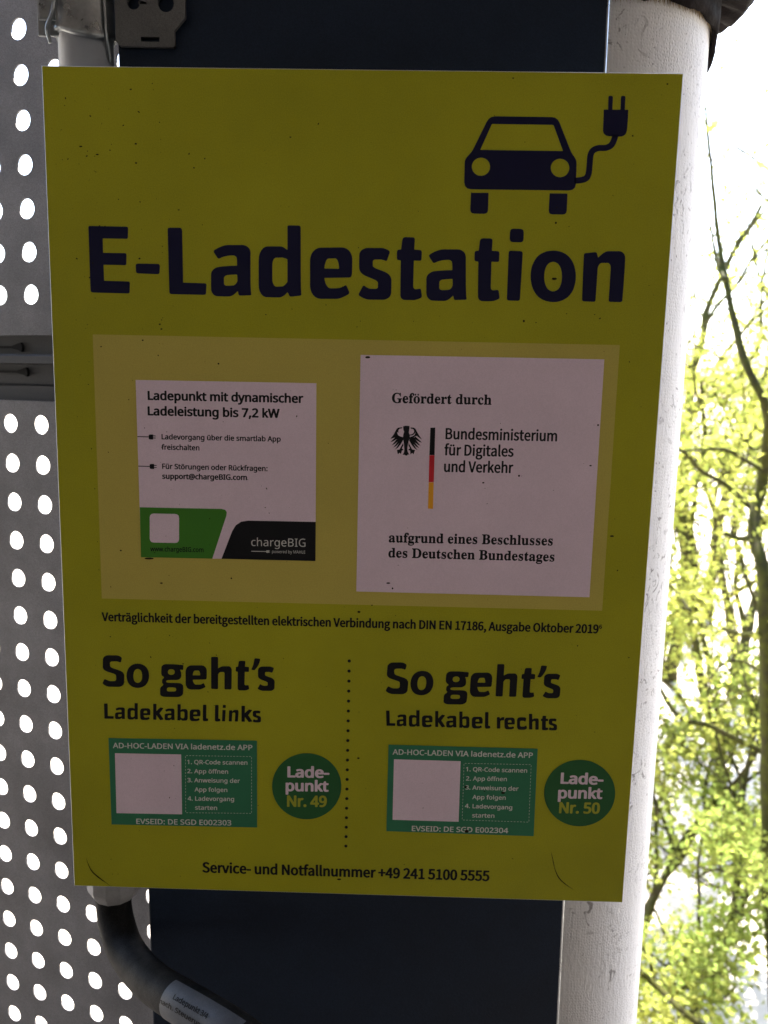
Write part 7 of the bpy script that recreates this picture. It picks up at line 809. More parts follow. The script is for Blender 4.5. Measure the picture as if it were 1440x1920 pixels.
[786,1241,-2,-1,1,-1,6,-13,2,-2,2,0,12,-1,11,-3,8,-5,6,-6,4,-9,2,-9,-1,-11,-4,-10,-5,-9,-11,-8,-17,-7,-22,-3,-1,-1,-1,-1,1,-10,0,-1,1,0,23,1,20,5,13,8,10,10,8,14,5,14,0,1,0,-1,-2,-18,-4,-14,-6,-12,-12,-10,-22,-10,-31,-12,-1,-1,-1,-1,1,-36,1,-1,1,0,23,14,21,15,18,15,15,11,15,4,10,-4,14,-11,23,-15,31,-19,1,0,-1,1,-11,15,-11,14,-10,14,-11,15,-10,15,-10,17,-10,16,-8,15,-6,13,-7,12,-11,8,-11,6,-15,3,-16,1],
[605,1121,-2,0,-1,0,-37,-33,-29,-30,-22,-25,1,-1,34,12,36,22,37,33,1,1,-1,1],
[855,1118,1,0,1,0,38,-32,31,-28,23,-24,0,-1,-1,0,-34,10,-37,21,-39,31,0,1,0,2],
[628,1111,-2,1,-1,-1,-39,-51,-31,-41,-24,-31,0,-1,1,0,39,20,41,35,39,50,0,1,0,2],
[832,1108,1,0,2,-1,41,-49,33,-40,25,-30,-41,17,-42,34,-41,48,-1,2,1,1],
[647,1099,-2,0,-1,-1,-37,-63,-31,-47,-26,-31,0,-1,1,0,42,22,42,44,37,61,1,1,-1,1],
[814,1094,1,1,1,-1,40,-62,34,-46,27,-30,-1,0,-43,20,-44,42,-40,59,-1,2,1,1],
[668,1087,-2,0,-1,-1,-35,-70,-30,-52,-25,-35,0,-1,1,1,40,26,40,50,36,68,0,2,-1,0],
[793,1081,2,1,1,-1,38,-69,33,-51,26,-33,0,-1,-42,25,-43,48,-38,67,-1,1,1,1],
[688,1023,1,1,0,-1,5,-31,0,-2,0,-1,-19,-37,-1,-2,1,-1,21,-20,0,-1,0,-1,-19,-10,-2,-1,-1,-2,-12,-45,-1,-1,-1,1,-15,16,-1,1,-1,0,-23,-21,-1,-1,-1,2,-6,20,-4,20,-3,18,0,2,1,0,32,6,2,1,1,1,12,24,16,30],
[767,1025,-1,0,0,-1,-2,-30,0,-2,1,-2,21,-36,1,-1,-1,-2,-25,-21,-1,-1,1,-1,25,-9,2,-1,1,-2,6,-50,1,-1,1,1,19,20,2,1,1,-1,17,-16,2,-1,1,1,5,18,7,19,8,20,0,1,-1,1,-40,7,-1,0,-1,1,-13,25,-17,29]],
 'eagle_gap': [[723,1236,-2,-4,-5,-4,-8,-1,-7,1,-5,3,-2,4,1,5,6,3,7,2,7,-1,6,-3]],
 'green_a': [[-3602,-3459,2220,22,-4,-1389,-2214,-19]],
 'green_b': [[573,-3444,2202,0,6,-1393,-2214,13]],
 'tile_a': [[-3512,-3695,995,9,-5,-960,-997,-12]],
 'tile_b': [[658,-3670,988,-1,3,-967,-992,2]],
 'dash_a': [[-2442,-3698,26,0,0,-6,-26,0],
[-2395,-3698,27,1,-1,-6,-26,-1],
[-2348,-3697,27,0,0,-6,-27,0],
[-2300,-3697,26,1,0,-6,-27,0],
[-2253,-3696,26,0,0,-6,-27,0],
[-2206,-3696,26,1,0,-6,-26,0],
[-2159,-3695,26,0,0,-5,-26,-1],
[-2112,-3694,27,0,-1,-6,-26,0],
[-2065,-3694,27,0,-1,-5,-26,-1],
[-2018,-3693,27,0,0,-6,-27,0],
[-1970,-3693,26,1,0,-6,-27,-1],
[-1923,-3692,26,0,0,-6,-27,0],
[-1876,-3692,26,1,0,-6,-26,0],
[-1829,-3691,26,0,0,-6,-26,0],
[-1782,-3691,26,1,0,-6,-26,0],
[-1735,-3690,26,0,0,-5,-26,-1],
[-1688,-3689,26,0,0,-6,-26,0],
[-1641,-3689,27,0,-1,-5,-26,-1],
[-1594,-3688,27,0,-1,-6,-26,0],
[-1547,-3688,27,1,-1,-6,-26,0],
[-1500,-3687,27,0,0,-6,-27,0],
[-1460,-3700,-1,-28,-5,-1,0,28],
[-1461,-3750,0,-28,-5,-1,0,28],
[-1461,-3800,0,-28,-6,-1,1,28],
[-1461,-3850,0,-29,-6,0,0,28],
[-1462,-3901,0,-28,-5,0,0,28],
[-1462,-3951,0,-28,-6,0,1,28],
[-1462,-4001,0,-28,-6,0,0,28],
[-1463,-4051,0,-29,-5,0,0,28],
[-1463,-4102,0,-28,-6,0,1,28],
[-1463,-4152,0,-28,-6,-1,0,29],
[-1463,-4203,-1,-28,-5,0,0,28],
[-1464,-4253,0,-29,-5,0,0,29],
[-1464,-4304,0,-28,-6,0,0,28],
[-1464,-4355,-1,-28,-5,0,0,28],
[-1465,-4405,0,-29,-5,0,0,28],
[-1465,-4456,0,-29,-6,0,0,29],
[-1465,-4507,-1,-29,-5,0,0,29],
[-1466,-4558,0,-29,-5,0,0,29],
[-1479,-4601,-27,-1,0,6,27,1],
[-1527,-4602,-26,-1,0,6,26,1],
[-1574,-4603,-27,-1,0,6,27,1],
[-1622,-4604,-26,-1,0,6,27,1],
[-1669,-4605,-27,-1,1,6,26,1],
[-1716,-4606,-27,0,0,5,27,1],
[-1764,-4607,-26,0,0,5,26,1],
[-1811,-4608,-27,0,0,6,27,0],
[-1859,-4609,-26,0,0,6,26,0],
[-1906,-4610,-27,0,0,6,27,0],
[-1954,-4611,-27,0,1,6,26,0],
[-2001,-4612,-27,0,0,6,27,0],
[-2049,-4613,-27,0,1,6,26,0],
[-2096,-4614,-27,0,0,6,27,0],
[-2144,-4615,-27,0,1,6,26,0],
[-2192,-4616,-26,0,0,6,27,0],
[-2239,-4617,-27,0,0,6,27,0],
[-2287,-4618,-26,0,0,6,26,0],
[-2334,-4618,-27,-1,0,6,27,0],
[-2382,-4619,-26,-1,0,6,26,0],
[-2429,-4620,-27,-1,0,6,27,0],
[-2469,-4607,0,29,6,0,0,-29],
[-2468,-4556,0,29,6,0,-1,-28],
[-2467,-4504,0,29,5,0,0,-29],
[-2467,-4453,1,29,5,0,0,-29],
[-2466,-4401,1,28,5,0,0,-28],
[-2465,-4350,0,28,6,1,-1,-29],
[-2464,-4299,0,29,6,0,-1,-29],
[-2464,-4248,1,29,5,0,0,-29],
[-2463,-4197,1,29,5,0,0,-29],
[-2462,-4146,0,28,6,1,-1,-29],
[-2461,-4095,0,28,6,1,-1,-29],
[-2460,-4044,0,28,5,0,0,-28],
[-2460,-3994,1,29,5,0,0,-28],
[-2459,-3943,1,28,5,1,0,-29],
[-2458,-3892,0,28,6,0,-1,-28],
[-2457,-3842,0,29,6,0,-1,-29],
[-2457,-3791,1,28,5,0,0,-28],
[-2456,-3741,1,28,5,1,0,-29]],
 'dash_b': [[1709,-3701,26,1,0,-6,-26,0],
[1756,-3700,27,0,0,-6,-27,0],
[1803,-3700,27,0,0,-5,-27,-1],
[1851,-3699,26,0,0,-6,-26,0],
[1898,-3699,26,0,1,-6,-27,0],
[1945,-3699,27,1,0,-6,-27,0],
[1993,-3698,26,0,0,-6,-26,0],
[2040,-3698,26,1,0,-6,-26,0],
[2087,-3697,27,0,0,-6,-27,0],
[2134,-3697,27,0,0,-5,-26,-1],
[2182,-3696,26,0,0,-6,-26,0],
[2229,-3696,26,0,1,-6,-27,0],
[2276,-3696,27,1,0,-6,-27,0],
[2324,-3695,26,0,0,-6,-26,0],
[2371,-3695,26,0,0,-5,-26,-1],
[2418,-3694,26,0,1,-6,-27,0],
[2465,-3694,27,0,0,-5,-27,-1],
[2512,-3694,27,1,0,-6,-26,0],
[2560,-3693,26,0,0,-6,-26,0],
[2607,-3693,26,1,0,-6,-26,0],
[2654,-3692,26,0,1,-6,-27,0],
[2694,-3706,0,-28,-5,0,-1,28],
[2694,-3756,0,-29,-5,1,0,28],
[2695,-3807,0,-28,-6,0,0,28],
[2695,-3857,0,-28,-5,0,0,28],
[2695,-3908,1,-28,-6,0,0,28],
[2696,-3958,0,-29,-5,0,-1,29],
[2696,-4009,0,-28,-5,0,0,28],
[2697,-4060,0,-28,-6,0,0,28],
[2697,-4111,0,-28,-5,0,0,29],
[2697,-4161,1,-29,-6,0,0,29],
[2698,-4212,0,-29,-5,0,-1,29],
[2698,-4263,0,-29,-5,0,0,29],
[2699,-4314,0,-29,-6,0,0,29],
[2699,-4366,0,-28,-5,0,0,29],
[2699,-4417,1,-28,-6,0,0,28],
[2700,-4468,0,-29,-5,0,-1,29],
[2700,-4519,0,-29,-5,0,0,29],
[2701,-4571,0,-29,-6,1,0,28],
[2688,-4614,-27,0,0,6,27,0],
[2640,-4614,-26,1,0,5,26,0],
[2593,-4613,-26,0,-1,6,27,0],
[2546,-4613,-27,0,0,6,27,0],
[2498,-4613,-26,0,0,6,26,0],
[2451,-4613,-27,0,0,6,27,0],
[2403,-4613,-26,0,0,6,26,0],
[2356,-4612,-27,0,0,6,27,-1],
[2308,-4612,-26,0,0,6,26,0],
[2261,-4612,-27,0,0,6,27,0],
[2214,-4612,-27,0,0,6,27,0],
[2166,-4612,-26,0,-1,6,27,0],
[2119,-4612,-27,1,0,5,27,0],
[2071,-4611,-26,0,0,6,26,-1],
[2024,-4611,-27,0,0,6,27,0],
[1976,-4611,-26,0,0,6,26,0],
[1929,-4611,-27,0,0,6,27,0],
[1881,-4611,-26,0,0,6,26,0],
[1834,-4611,-27,1,0,5,27,0],
[1786,-4610,-26,0,0,6,26,0],
[1739,-4610,-27,0,0,6,27,0],
[1699,-4596,0,29,5,-1,0,-28],
[1699,-4545,-1,28,6,0,0,-28],
[1698,-4495,0,29,6,0,0,-29],
[1698,-4444,0,28,6,0,0,-28],
[1698,-4393,0,28,5,0,1,-28],
[1698,-4343,0,28,5,0,0,-28],
[1698,-4293,0,29,5,0,0,-29],
[1698,-4242,-1,28,6,0,0,-28],
[1697,-4192,0,28,6,0,0,-28],
[1697,-4142,0,28,5,0,1,-28],
[1697,-4092,0,28,5,0,0,-28],
[1697,-4041,0,28,5,0,0,-29],
[1697,-3991,0,28,5,-1,0,-27],
[1696,-3942,0,28,6,0,0,-28],
[1696,-3892,0,28,6,0,0,-28],
[1696,-3842,0,28,5,0,1,-28],
[1696,-3792,0,28,5,0,0,-28],
[1696,-3742,0,27,5,0,0,-27]],
 'disc_a': [[-120,-4122,-1,-46,-6,-46,-9,-45,-13,-45,-17,-43,-21,-42,-24,-40,-27,-37,-30,-35,-34,-33,-35,-29,-39,-26,-40,-23,-42,-19,-43,-16,-45,-11,-45,-8,-45,-3,-46,0,-45,5,-45,9,-43,13,-42,16,-41,20,-38,24,-37,28,-33,30,-31,33,-28,36,-24,39,-21,40,-17,43,-14,43,-10,45,-5,46,-2,46,2,46,6,46,10,45,13,44,18,43,21,41,24,40,28,37,30,34,33,32,36,29,38,26,40,22,42,19,43,14,44,12,44,7,45,3,45,-1,45,-4,44,-9,43,-12,41,-16,40,-20,39,-24,36,-26,33,-30,31,-33,27,-35,25,-38,21,-40,18,-42,14,-43,10,-45,7,-45]],
 'disc_b': [[3955,-4108,1,-46,-3,-46,-7,-45,-11,-45,-15,-43,-19,-42,-22,-39,-26,-38,-29,-35,-32,-33,-35,-29,-37,-26,-40,-23,-42,-19,-43,-15,-44,-12,-46,-7,-46,-4,-46,1,-46,4,-46,9,-45,13,-44,16,-42,20,-40,24,-38,27,-36,31,-33,33,-30,36,-26,38,-24,41,-20,42,-16,44,-12,45,-8,45,-4,46,-1,46,4,46,8,45,12,44,15,43,19,41,23,39,26,38,29,34,32,32,35,29,38,25,39,22,41,19,43,15,44,11,45,7,45,4,46,-1,46,-5,45,-8,44,-12,43,-17,42,-19,40,-24,38,-26,35,-30,33,-33,30,-35,27,-38,23,-40,21,-41,16,-44,13,-44,8,-45]],
 'dots': [[0,-2168,-3,11,-7,8,-9,5,-11,0,-10,-5,-7,-8,-2,-11,2,-11,7,-8,10,-5,11,0,9,5,7,8],
[-1,-2322,-3,11,-6,8,-10,5,-11,0,-10,-5,-7,-8,-2,-11,2,-10,7,-9,10,-5,11,0,10,5,6,9],
[-2,-2475,-2,10,-7,9,-10,4,-11,0,-10,-4,-6,-9,-3,-10,3,-11,6,-9,10,-4,11,0,10,4,7,9],
[-3,-2629,-2,10,-7,9,-10,5,-11,0,-9,-5,-7,-9,-3,-10,3,-11,7,-8,9,-5,11,0,10,5,7,8],
[-4,-2783,-2,11,-7,8,-10,5,-10,0,-10,-5,-7,-8,-2,-11,2,-10,7,-9,10,-5,10,0,10,5,7,9],
[-4,-2937,-3,11,-7,8,-9,5,-11,0,-10,-5,-7,-8,-2,-11,2,-10,7,-9,10,-4,11,0,9,4,7,9],
[-5,-3090,-3,10,-6,9,-10,4,-11,0,-10,-4,-7,-9,-2,-10,2,-11,7,-8,10,-5,11,0,10,5,6,8],
[-6,-3244,-2,11,-7,8,-10,5,-11,0,-10,-5,-6,-8,-3,-11,3,-11,6,-8,10,-5,11,0,10,5,7,8],
[-7,-3398,-2,11,-7,8,-10,5,-11,0,-9,-5,-7,-8,-3,-11,3,-10,7,-9,9,-4,11,0,10,4,7,9],
[-8,-3551,-2,10,-7,9,-10,4,-10,0,-10,-4,-7,-9,-2,-10,2,-11,7,-8,10,-5,10,0,10,5,7,8],
[-8,-3705,-3,10,-7,9,-9,5,-11,0,-10,-5,-7,-9,-2,-10,2,-11,7,-8,10,-5,11,0,9,5,7,8],
[-9,-3859,-3,11,-6,8,-10,5,-11,0,-10,-5,-7,-8,-2,-11,2,-10,7,-9,10,-5,11,0,10,5,6,9],
[-10,-4013,-2,11,-7,9,-10,4,-11,0,-10,-4,-6,-9,-3,-11,3,-10,6,-9,10,-4,11,0,10,4,7,9],
[-11,-4166,-2,10,-7,9,-10,5,-11,0,-9,-5,-7,-9,-3,-10,3,-11,7,-8,9,-5,11,0,10,5,7,8],
[-12,-4320,-2,11,-7,8,-10,5,-10,0,-10,-5,-7,-8,-2,-11,2,-11,7,-8,10,-5,10,0,10,5,7,8],
[-12,-4474,-3,11,-7,8,-9,5,-11,0,-10,-5,-7,-8,-2,-11,2,-10,7,-9,10,-4,11,0,9,4,7,9],
[-13,-4627,-3,10,-6,9,-10,4,-11,0,-10,-4,-7,-9,-2,-10,2,-11,7,-8,10,-5,11,0,10,5,6,8],
[-14,-4781,-2,11,-7,8,-10,5,-11,0,-10,-5,-6,-8,-3,-11,3,-11,6,-8,10,-5,11,0,10,5,7,8],
[-15,-4935,-2,11,-7,8,-10,5,-11,0,-9,-5,-7,-8,-3,-11,3,-10,7,-9,9,-5,11,0,10,5,7,9],
[-16,-5088,-2,10,-7,9,-10,4,-10,0,-10,-4,-7,-9,-2,-10,2,-11,7,-9,10,-4,10,0,10,4,7,9]],
 'scuff': [[-4009,-5407,16,-73,19,-63,21,-53,25,-43,28,-32,33,-28,41,-33,49,-37,57,-43,65,-47,2,2,-63,51,-54,45,-48,40,-39,34,-32,28,-27,30,-26,40,-23,50,-22,61,-20,71],
[-3950,-5583,27,-51,37,-49,48,-47,59,-44,68,-42,1,2,-64,48,-55,47,-48,46,-39,45,-32,46],
[3083,-5232,22,-78,22,-68,22,-57,22,-47,23,-35,28,-31,38,-34,47,-35,57,-38,66,-40,1,2,-64,44,-55,41,-45,37,-36,34,-26,30,-22,33,-24,45,-24,55,-24,66,-25,77],
[3052,-5075,10,-50,12,-50,13,-50,16,-50,18,-51,1,0,-13,52,-13,52,-14,50,-14,49,-15,48]],
 'specks_big': [[212,2191,-8,-10,-22,-6,-24,1,-17,8,0,11,16,9,25,2,22,-5],
[2712,3277,-8,-11,-21,-6,-24,2,-16,8,-1,12,16,9,24,2,21,-5],
[551,-987,-7,-7,-18,-5,-20,1,-14,6,0,8,13,6,21,2,18,-3],
[596,-1064,-3,-10,-7,-6,-8,2,-6,8,0,11,5,8,8,2,8,-5],
[129,-1424,-6,-10,-13,-6,-16,2,-10,8,0,10,10,9,15,2,14,-5],
[-2938,4926,-4,-7,-10,-4,-10,2,-7,5,0,8,7,5,11,2,9,-4],
[-2942,4684,-4,-7,-9,-4,-11,1,-6,5,0,8,7,6,11,1,9,-3],
[-3669,4883,-6,-6,-14,-3,-15,0,-10,5,0,7,11,5,15,1,13,-3],
[-3452,4785,-6,-6,-12,-3,-15,1,-9,4,0,6,10,5,14,1,13,-3],
[-2172,4633,-2,-7,-6,-4,-7,2,-4,5,0,8,4,5,7,2,6,-4],
[2674,4002,-3,-10,-7,-5,-9,1,-6,8,0,11,5,7,8,2,8,-5],
[-2930,3452,-4,-7,-8,-4,-10,1,-7,6,1,8,6,6,10,1,9,-4],
[-3312,-600,-3,-8,-9,-3,-9,1,-6,5,0,8,7,6,9,1,8,-3],
[-2730,-1066,-5,-7,-13,-4,-14,1,-10,5,0,8,10,5,15,2,12,-4],
[-1725,-971,-3,-8,-8,-4,-8,1,-5,6,0,9,5,7,8,1,8,-4],
[2336,598,-3,-10,-9,-5,-10,2,-7,7,0,11,6,8,10,2,9,-5],
[1842,490,-3,-7,-10,-4,-12,1,-8,5,0,8,7,5,12,2,10,-4],
[3326,762,-3,-7,-11,-4,-12,1,-8,5,0,7,7,6,12,1,11,-3],
[3392,1326,-2,-9,-8,-5,-9,1,-6,8,-1,10,6,8,9,2,8,-5],
[1752,-4075,-4,-13,-10,-8,-12,2,-8,11,0,14,7,11,12,2,10,-6],
[2325,-4151,-7,-13,-19,-7,-21,2,-15,9,0,13,13,10,22,3,19,-6],
[1807,-4785,-7,-17,-19,-9,-21,2,-15,13,-1,18,14,14,22,4,19,-9],
[-104,-5634,-7,-9,-19,-6,-22,1,-15,7,0,10,14,8,22,2,20,-4],
[149,-3666,-4,-9,-12,-4,-13,1,-9,7,0,9,8,7,14,2,11,-4],
[-2851,-707,-16,-9,-42,-6,-46,0,-31,7,1,10,30,8,47,3,41,-4],
[2307,2715,-3,-11,-8,-6,-10,2,-7,8,0,12,6,9,9,2,9,-5],
[3696,-230,-6,-8,-18,-4,-20,1,-14,6,0,8,12,7,21,2,18,-4],
[2673,4199,-1,-6,-5,-3,-6,1,-4,5,0,6,3,6,6,1,5,-3],
[2026,5800,-3,-6,-6,-3,-7,1,-6,4,0,7,5,4,7,2,7,-3],
[4029,5752,-2,-6,-8,-4,-10,1,-6,5,-1,6,6,5,9,1,9,-3],
[3620,5111,-2,-8,-6,-4,-8,2,-5,6,-1,8,5,6,7,2,7,-4],
[-2674,2585,-3,-6,-9,-4,-10,1,-6,6,0,6,7,6,9,1,9,-3],
[-2653,2521,-4,-6,-8,-4,-10,1,-7,5,1,7,6,6,10,1,9,-3],
[-1872,2066,-3,-8,-8,-4,-9,2,-6,6,1,7,5,7,9,1,8,-4],
[-3499,2268,-3,-5,-8,-3,-7,1,-6,4,1,6,5,5,8,1,7,-3],
[-2917,2366,-3,-7,-8,-4,-9,1,-6,6,0,7,6,5,9,1,8,-3]]}

def walk(c, k):
    """first point, then steps from point to point, in units of k"""
    x = y = 0
    out = []
    for i in range(0, len(c), 2):
        x += c[i]
        y += c[i+1]
        out.append((x*k, y*k))
    return out

def dec_shape(cs):
    return [walk(c, 0.05) for c in cs]

def dec_glyph(cs):
    return [walk(c, 4.0) for c in cs]

def text_contours(v, t, x0, z0, x1, z1, cap):
    """set a line so that its ink runs from (x0,z0) to (x1,z1) with capitals `cap` high"""
    pen, pieces = 0.0, []
    for ch in t:
        adv, s = GLYPH[v][ch]
        if s:
            pieces.append([[(pen+x, y) for x, y in c] for c in dec_glyph(s)])
        pen += adv
    lo = min(x for g in pieces for c in g for x, y in c)
    hi = max(x for g in pieces for c in g for x, y in c)
    out = []
    for g in pieces:
        gg = []
        for c in g:
            q = []
            for x, y in c:
                k = (x-lo)/(hi-lo)
                q.append((x0+(x1-x0)*k, z0+(z1-z0)*k + y/1000.0*cap))
            gg.append(q)
        out.append(gg)
    return out

def fill(contours, thick=0.0):
    """flat filled shape (holes by even-odd), optionally with a real thickness, as a mesh in the local XY plane"""
    cu = bpy.data.curves.new('outline', 'CURVE')
    cu.dimensions = '2D'
    cu.fill_mode = 'BOTH'
    cu.extrude = thick/2
    for c in contours:
        sp = cu.splines.new('POLY')
        sp.points.add(len(c)-1)
        sp.use_cyclic_u = True
        for p, (x, y) in zip(sp.points, c):
            p.co = (x, y, 0, 1)
    tmp = bpy.data.objects.new('outline', cu)
    col.objects.link(tmp)
    dg = bpy.context.evaluated_depsgraph_get()
    me = bpy.data.meshes.new_from_object(tmp.evaluated_get(dg))
    bpy.data.objects.remove(tmp)
    bpy.data.curves.remove(cu)
    me.materials.clear()
    return me

def printed(name, groups, m, level, parent, thick=0.0):
    """artwork on the sign: `level` in 0.01 mm steps in front of the panel face (y = 0)"""
    big = bmesh.new()
    for g in groups:
        me = fill(g, thick)
        big.from_mesh(me)
        bpy.data.meshes.remove(me)
    me = bpy.data.meshes.new(name)
    big.to_mesh(me)
    big.free()
    for v in me.vertices:
        x, y, z = v.co
        v.co = (x/1000, -(level*0.01 + thick/2)/1000 - z/1000, y/1000)
    return link_mesh(name, me, m, parent)

def lines(key):
    return [g for l in LINES if l[0] == key for g in text_contours(*l[1:])]

def each(key):
    return [[c] for c in dec_shape(SHAPE[key])]

def one(key):
    return [dec_shape(SHAPE[key])]

# ------------------------------------------------------------------ setting
DECK_Z, CEIL_Z = -1.45, 1.30
def slab(name, x0, x1, y0, y1, z0, z1, m):
    bm = bmesh.new()
    add_box(bm, x0, x1, y0, y1, z0, z1)
    return tag(bm_obj(name, bm, m), kind='structure')
GZ = -3.6
V, F = [], []
n = 60
for j in range(n+1):
    for i in range(n+1):
        x = (i/n*2-1); y = (j/n*2-1)
        x = 300*x*abs(x)**1.5; y = 300*y*abs(y)**1.5
        h = 0.12*noise.noise(Vector((x*0.35, y*0.35, 0))) + 0.04*noise.noise(Vector((x*1.3, y*1.3, 5)))
        V.append((x, y, GZ + h))
for j in range(n):
    for i in range(n):
        a = j*(n+1)+i
        F.append((a, a+1, a+n+2, a+n+1))
tag(mesh('ground', V, F, M['ground'], None, True), kind='structure')
slab('unseen_deck_floor', -45, 45, -45.0, 0.50, DECK_Z-0.25, DECK_Z, M['concrete'])  # out of view; extent widened to keep light off the sign
slab('unseen_ceiling', -45, 45, -45.0, 0.14, CEIL_Z, CEIL_Z+0.3, M['unseen_ceiling'])  # unseen slab, added overhead for its shade on the sign

# ------------------------------------------------------------------ perforated cladding
TH = math.radians(-20.75)
RX, RY = math.cos(TH), math.sin(TH)      # direction along the sheet
NX, NY = -math.sin(TH), math.cos(TH)     # away from the viewer
PITCH, HR = 0.040, 0.0094
def sheet(name, ox, oy, z_first, rows, i0, i1, top_m, bot_m, lip_top, lip_bottom, label):
    V, F = [], []
    def P(u, z, d):
        return (ox+u*RX+d*NX, oy+u*RY+d*NY, z)
    T_ = 0.002
    def quad(u0, u1, z0, z1):
        b = len(V)
        for d in (0, T_):
            V.extend([P(u0, z0, d), P(u1, z0, d), P(u1, z1, d), P(u0, z1, d)])
        F.append((b, b+1, b+2, b+3))
        F.append((b+7, b+6, b+5, b+4))
    SEG = 20
    h = PITCH/2
    sq = []
    for s in range(SEG):
        a = 2*math.pi*s/SEG + math.pi/4
        c, d = math.cos(a), math.sin(a)
        k = 1/max(abs(c), abs(d))
        sq.append((c*k, d*k, c, d))
    for j in range(rows):
        for i in range(i0, i1+1):
            u, z = i*PITCH, z_first-j*PITCH
            b = len(V)
            for dd in (0, T_):
                for (a, c, e, f) in sq:
                    V.append(P(u+a*h, z+c*h, dd))
                for (a, c, e, f) in sq:
                    V.append(P(u+e*HR, z+f*HR, dd))
            S = SEG
            for s in range(S):
                t = (s+1) % S
                F.append((b+s, b+t, b+S+t, b+S+s))
                F.append((b+2*S+t, b+2*S+s, b+3*S+s, b+3*S+t))
                F.append((b+S+s, b+S+t, b+3*S+t, b+3*S+s))
    u0, u1 = (i0-.5)*PITCH, (i1+.5)*PITCH
    zt, zb = z_first+h, z_first-(rows-1)*PITCH-h
    if top_m: quad(u0, u1, zt, zt+top_m)
    if bot_m: quad(u0, u1, zb-bot_m, zb)
    # folded flanges running back from the edges
    for on, z, sg_ in ((lip_top, zt+top_m, -1), (lip_bottom, zb-bot_m, 1)):
        if on:
            b = len(V)
            V.extend([P(u0, z, 0), P(u1, z, 0), P(u1, z, 0.022), P(u0, z, 0.022),
                      P(u0, z+sg_*0.002, 0.002), P(u1, z+sg_*0.002, 0.002), P(u1, z+sg_*0.002, 0.022), P(u0, z+sg_*0.002, 0.022)])
            F.append((b, b+1, b+2, b+3))
            F.append((b+7, b+6, b+5, b+4))
    o = mesh(name, V, F, M['sheet'])
    return tag(o, label, 'metal sheet', 'perforated cladding sheets')
sheet('perforated_sheet', -0.33110, 0.24364, 0.41059+0.0+12*PITCH, 12+7, -24, 5, 0.02, 0.019, False, True,
      'grey perforated metal sheet above the dark horizontal rail, left of the sign')
sheet('perforated_sheet', -0.36165, 0.25145, 0.04439, 31, -23, 6, 0.003, 0.015, True, False,
      'grey perforated metal sheet below the dark horizontal rail, beside the black hose')

def on_sheet(u, z, d):
    return Vector((-0.36165+u*RX+d*NX, 0.25145+u*RY+d*NY, z))
rail = empty('support_rail', on_sheet(0, 0.1, 0.03))
tag(rail, 'dark galvanised horizontal rail between the two perforated sheets', 'rail')
def extrude_profile(name, prof, u0, u1, m, parent):
    V, F = [], []
    for u in (u0, u1):
        for (d, z) in prof:
            V.append(on_sheet(u, z, d))
    k = len(prof)
    for s in range(k):
        t = (s+1) % k
        F.append((s, t, k+t, k+s))
    F.append(tuple(range(k)))
    F.append(tuple(reversed(range(k, 2*k))))
    return mesh(name, V, F, m, parent)
extrude_profile('upper_channel', [(0.014, 0.160), (0.014, 0.1135), (0.003, 0.1130), (0.0005, 0.1115), (0.0005, 0.1045), (0.003, 0.1040), (0.0145, 0.1036), (0.030, 0.1036), (0.03, 0.160)], -0.95, 0.25, M['rail'], rail)
extrude_profile('lower_channel', [(0.0155, 0.1034), (0.0155, 0.084), (0.011, 0.082), (0.011, 0.0585), (0.03, 0.0585), (0.03, 0.1034)], -0.95, 0.25, M['rail'], rail)
for zz, u in ((0.1203, 0.008), (0.0958, 0.012)):  # slots in the rail, their dark openings put in as black solid pieces
    for k in range(5):
        V, F = [], []
        uu = u - k*0.25
        d = 0.0125 if zz > 0.11 else 0.0140
        pr = [(-0.09, 0.0011), (-0.012, 0.0012), (-0.004, 0.0036), (0.0, 0.0046), (0.0014, 0.0012), (0.0014, -0.002), (0, -0.0044), (-0.003, -0.0030), (-0.012, -0.0011), (-0.09, -0.0009)]
        for dd in (d-0.0018, d+0.004):
            for (a, b) in pr:
                V.append(on_sheet(uu+a, zz+b, dd))
        kk = len(pr)
        F = [tuple(range(kk)), tuple(reversed(range(kk, 2*kk)))] + [(s, (s+1) % kk, kk+(s+1) % kk, kk+s) for s in range(kk)]
        mesh('dark_slot', V, F, M['dark'], rail)

# ------------------------------------------------------------------ steel column
bm = bmesh.new()
prof = [(-0.1708, 0.045), (0.1736, 0.045), (0.1736, 0.0625), (0.0075, 0.0625), (0.0075, 0.370), (0.1736, 0.370), (0.1736, 0.3875), (-0.1708, 0.3875), (-0.1708, 0.370), (-0.0075, 0.370), (-0.0075, 0.0625), (-0.1708, 0.0625)]
lo = [bm.verts.new((x-0.007*DECK_Z, y, DECK_Z)) for x, y in prof]   # the column leans by 0.4 degrees
hi = [bm.verts.new((x-0.007*CEIL_Z, y, CEIL_Z)) for x, y in prof]
bm.faces.new(lo)
bm.faces.new(list(reversed(hi)))
vert_edges = []
for i in range(len(prof)):
    j = (i+1) % len(prof)
    bm.faces.new((lo[i], lo[j], hi[j], hi[i]))
bm.verts.ensure_lookup_table()
es = [e for e in bm.edges if abs(e.verts[0].co.z-e.verts[1].co.z) > 1]
bmesh.ops.bevel(bm, geom=es, offset=0.0022, segments=3, affect='EDGES', profile=0.5)
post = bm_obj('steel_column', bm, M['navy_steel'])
post.data.materials.append(M['galv'])           # rim light on the right front arris, put in as a brighter metal
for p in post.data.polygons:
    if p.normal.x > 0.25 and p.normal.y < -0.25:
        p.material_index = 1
tag(post, 'dark navy painted steel column behind the yellow sign', 'column')

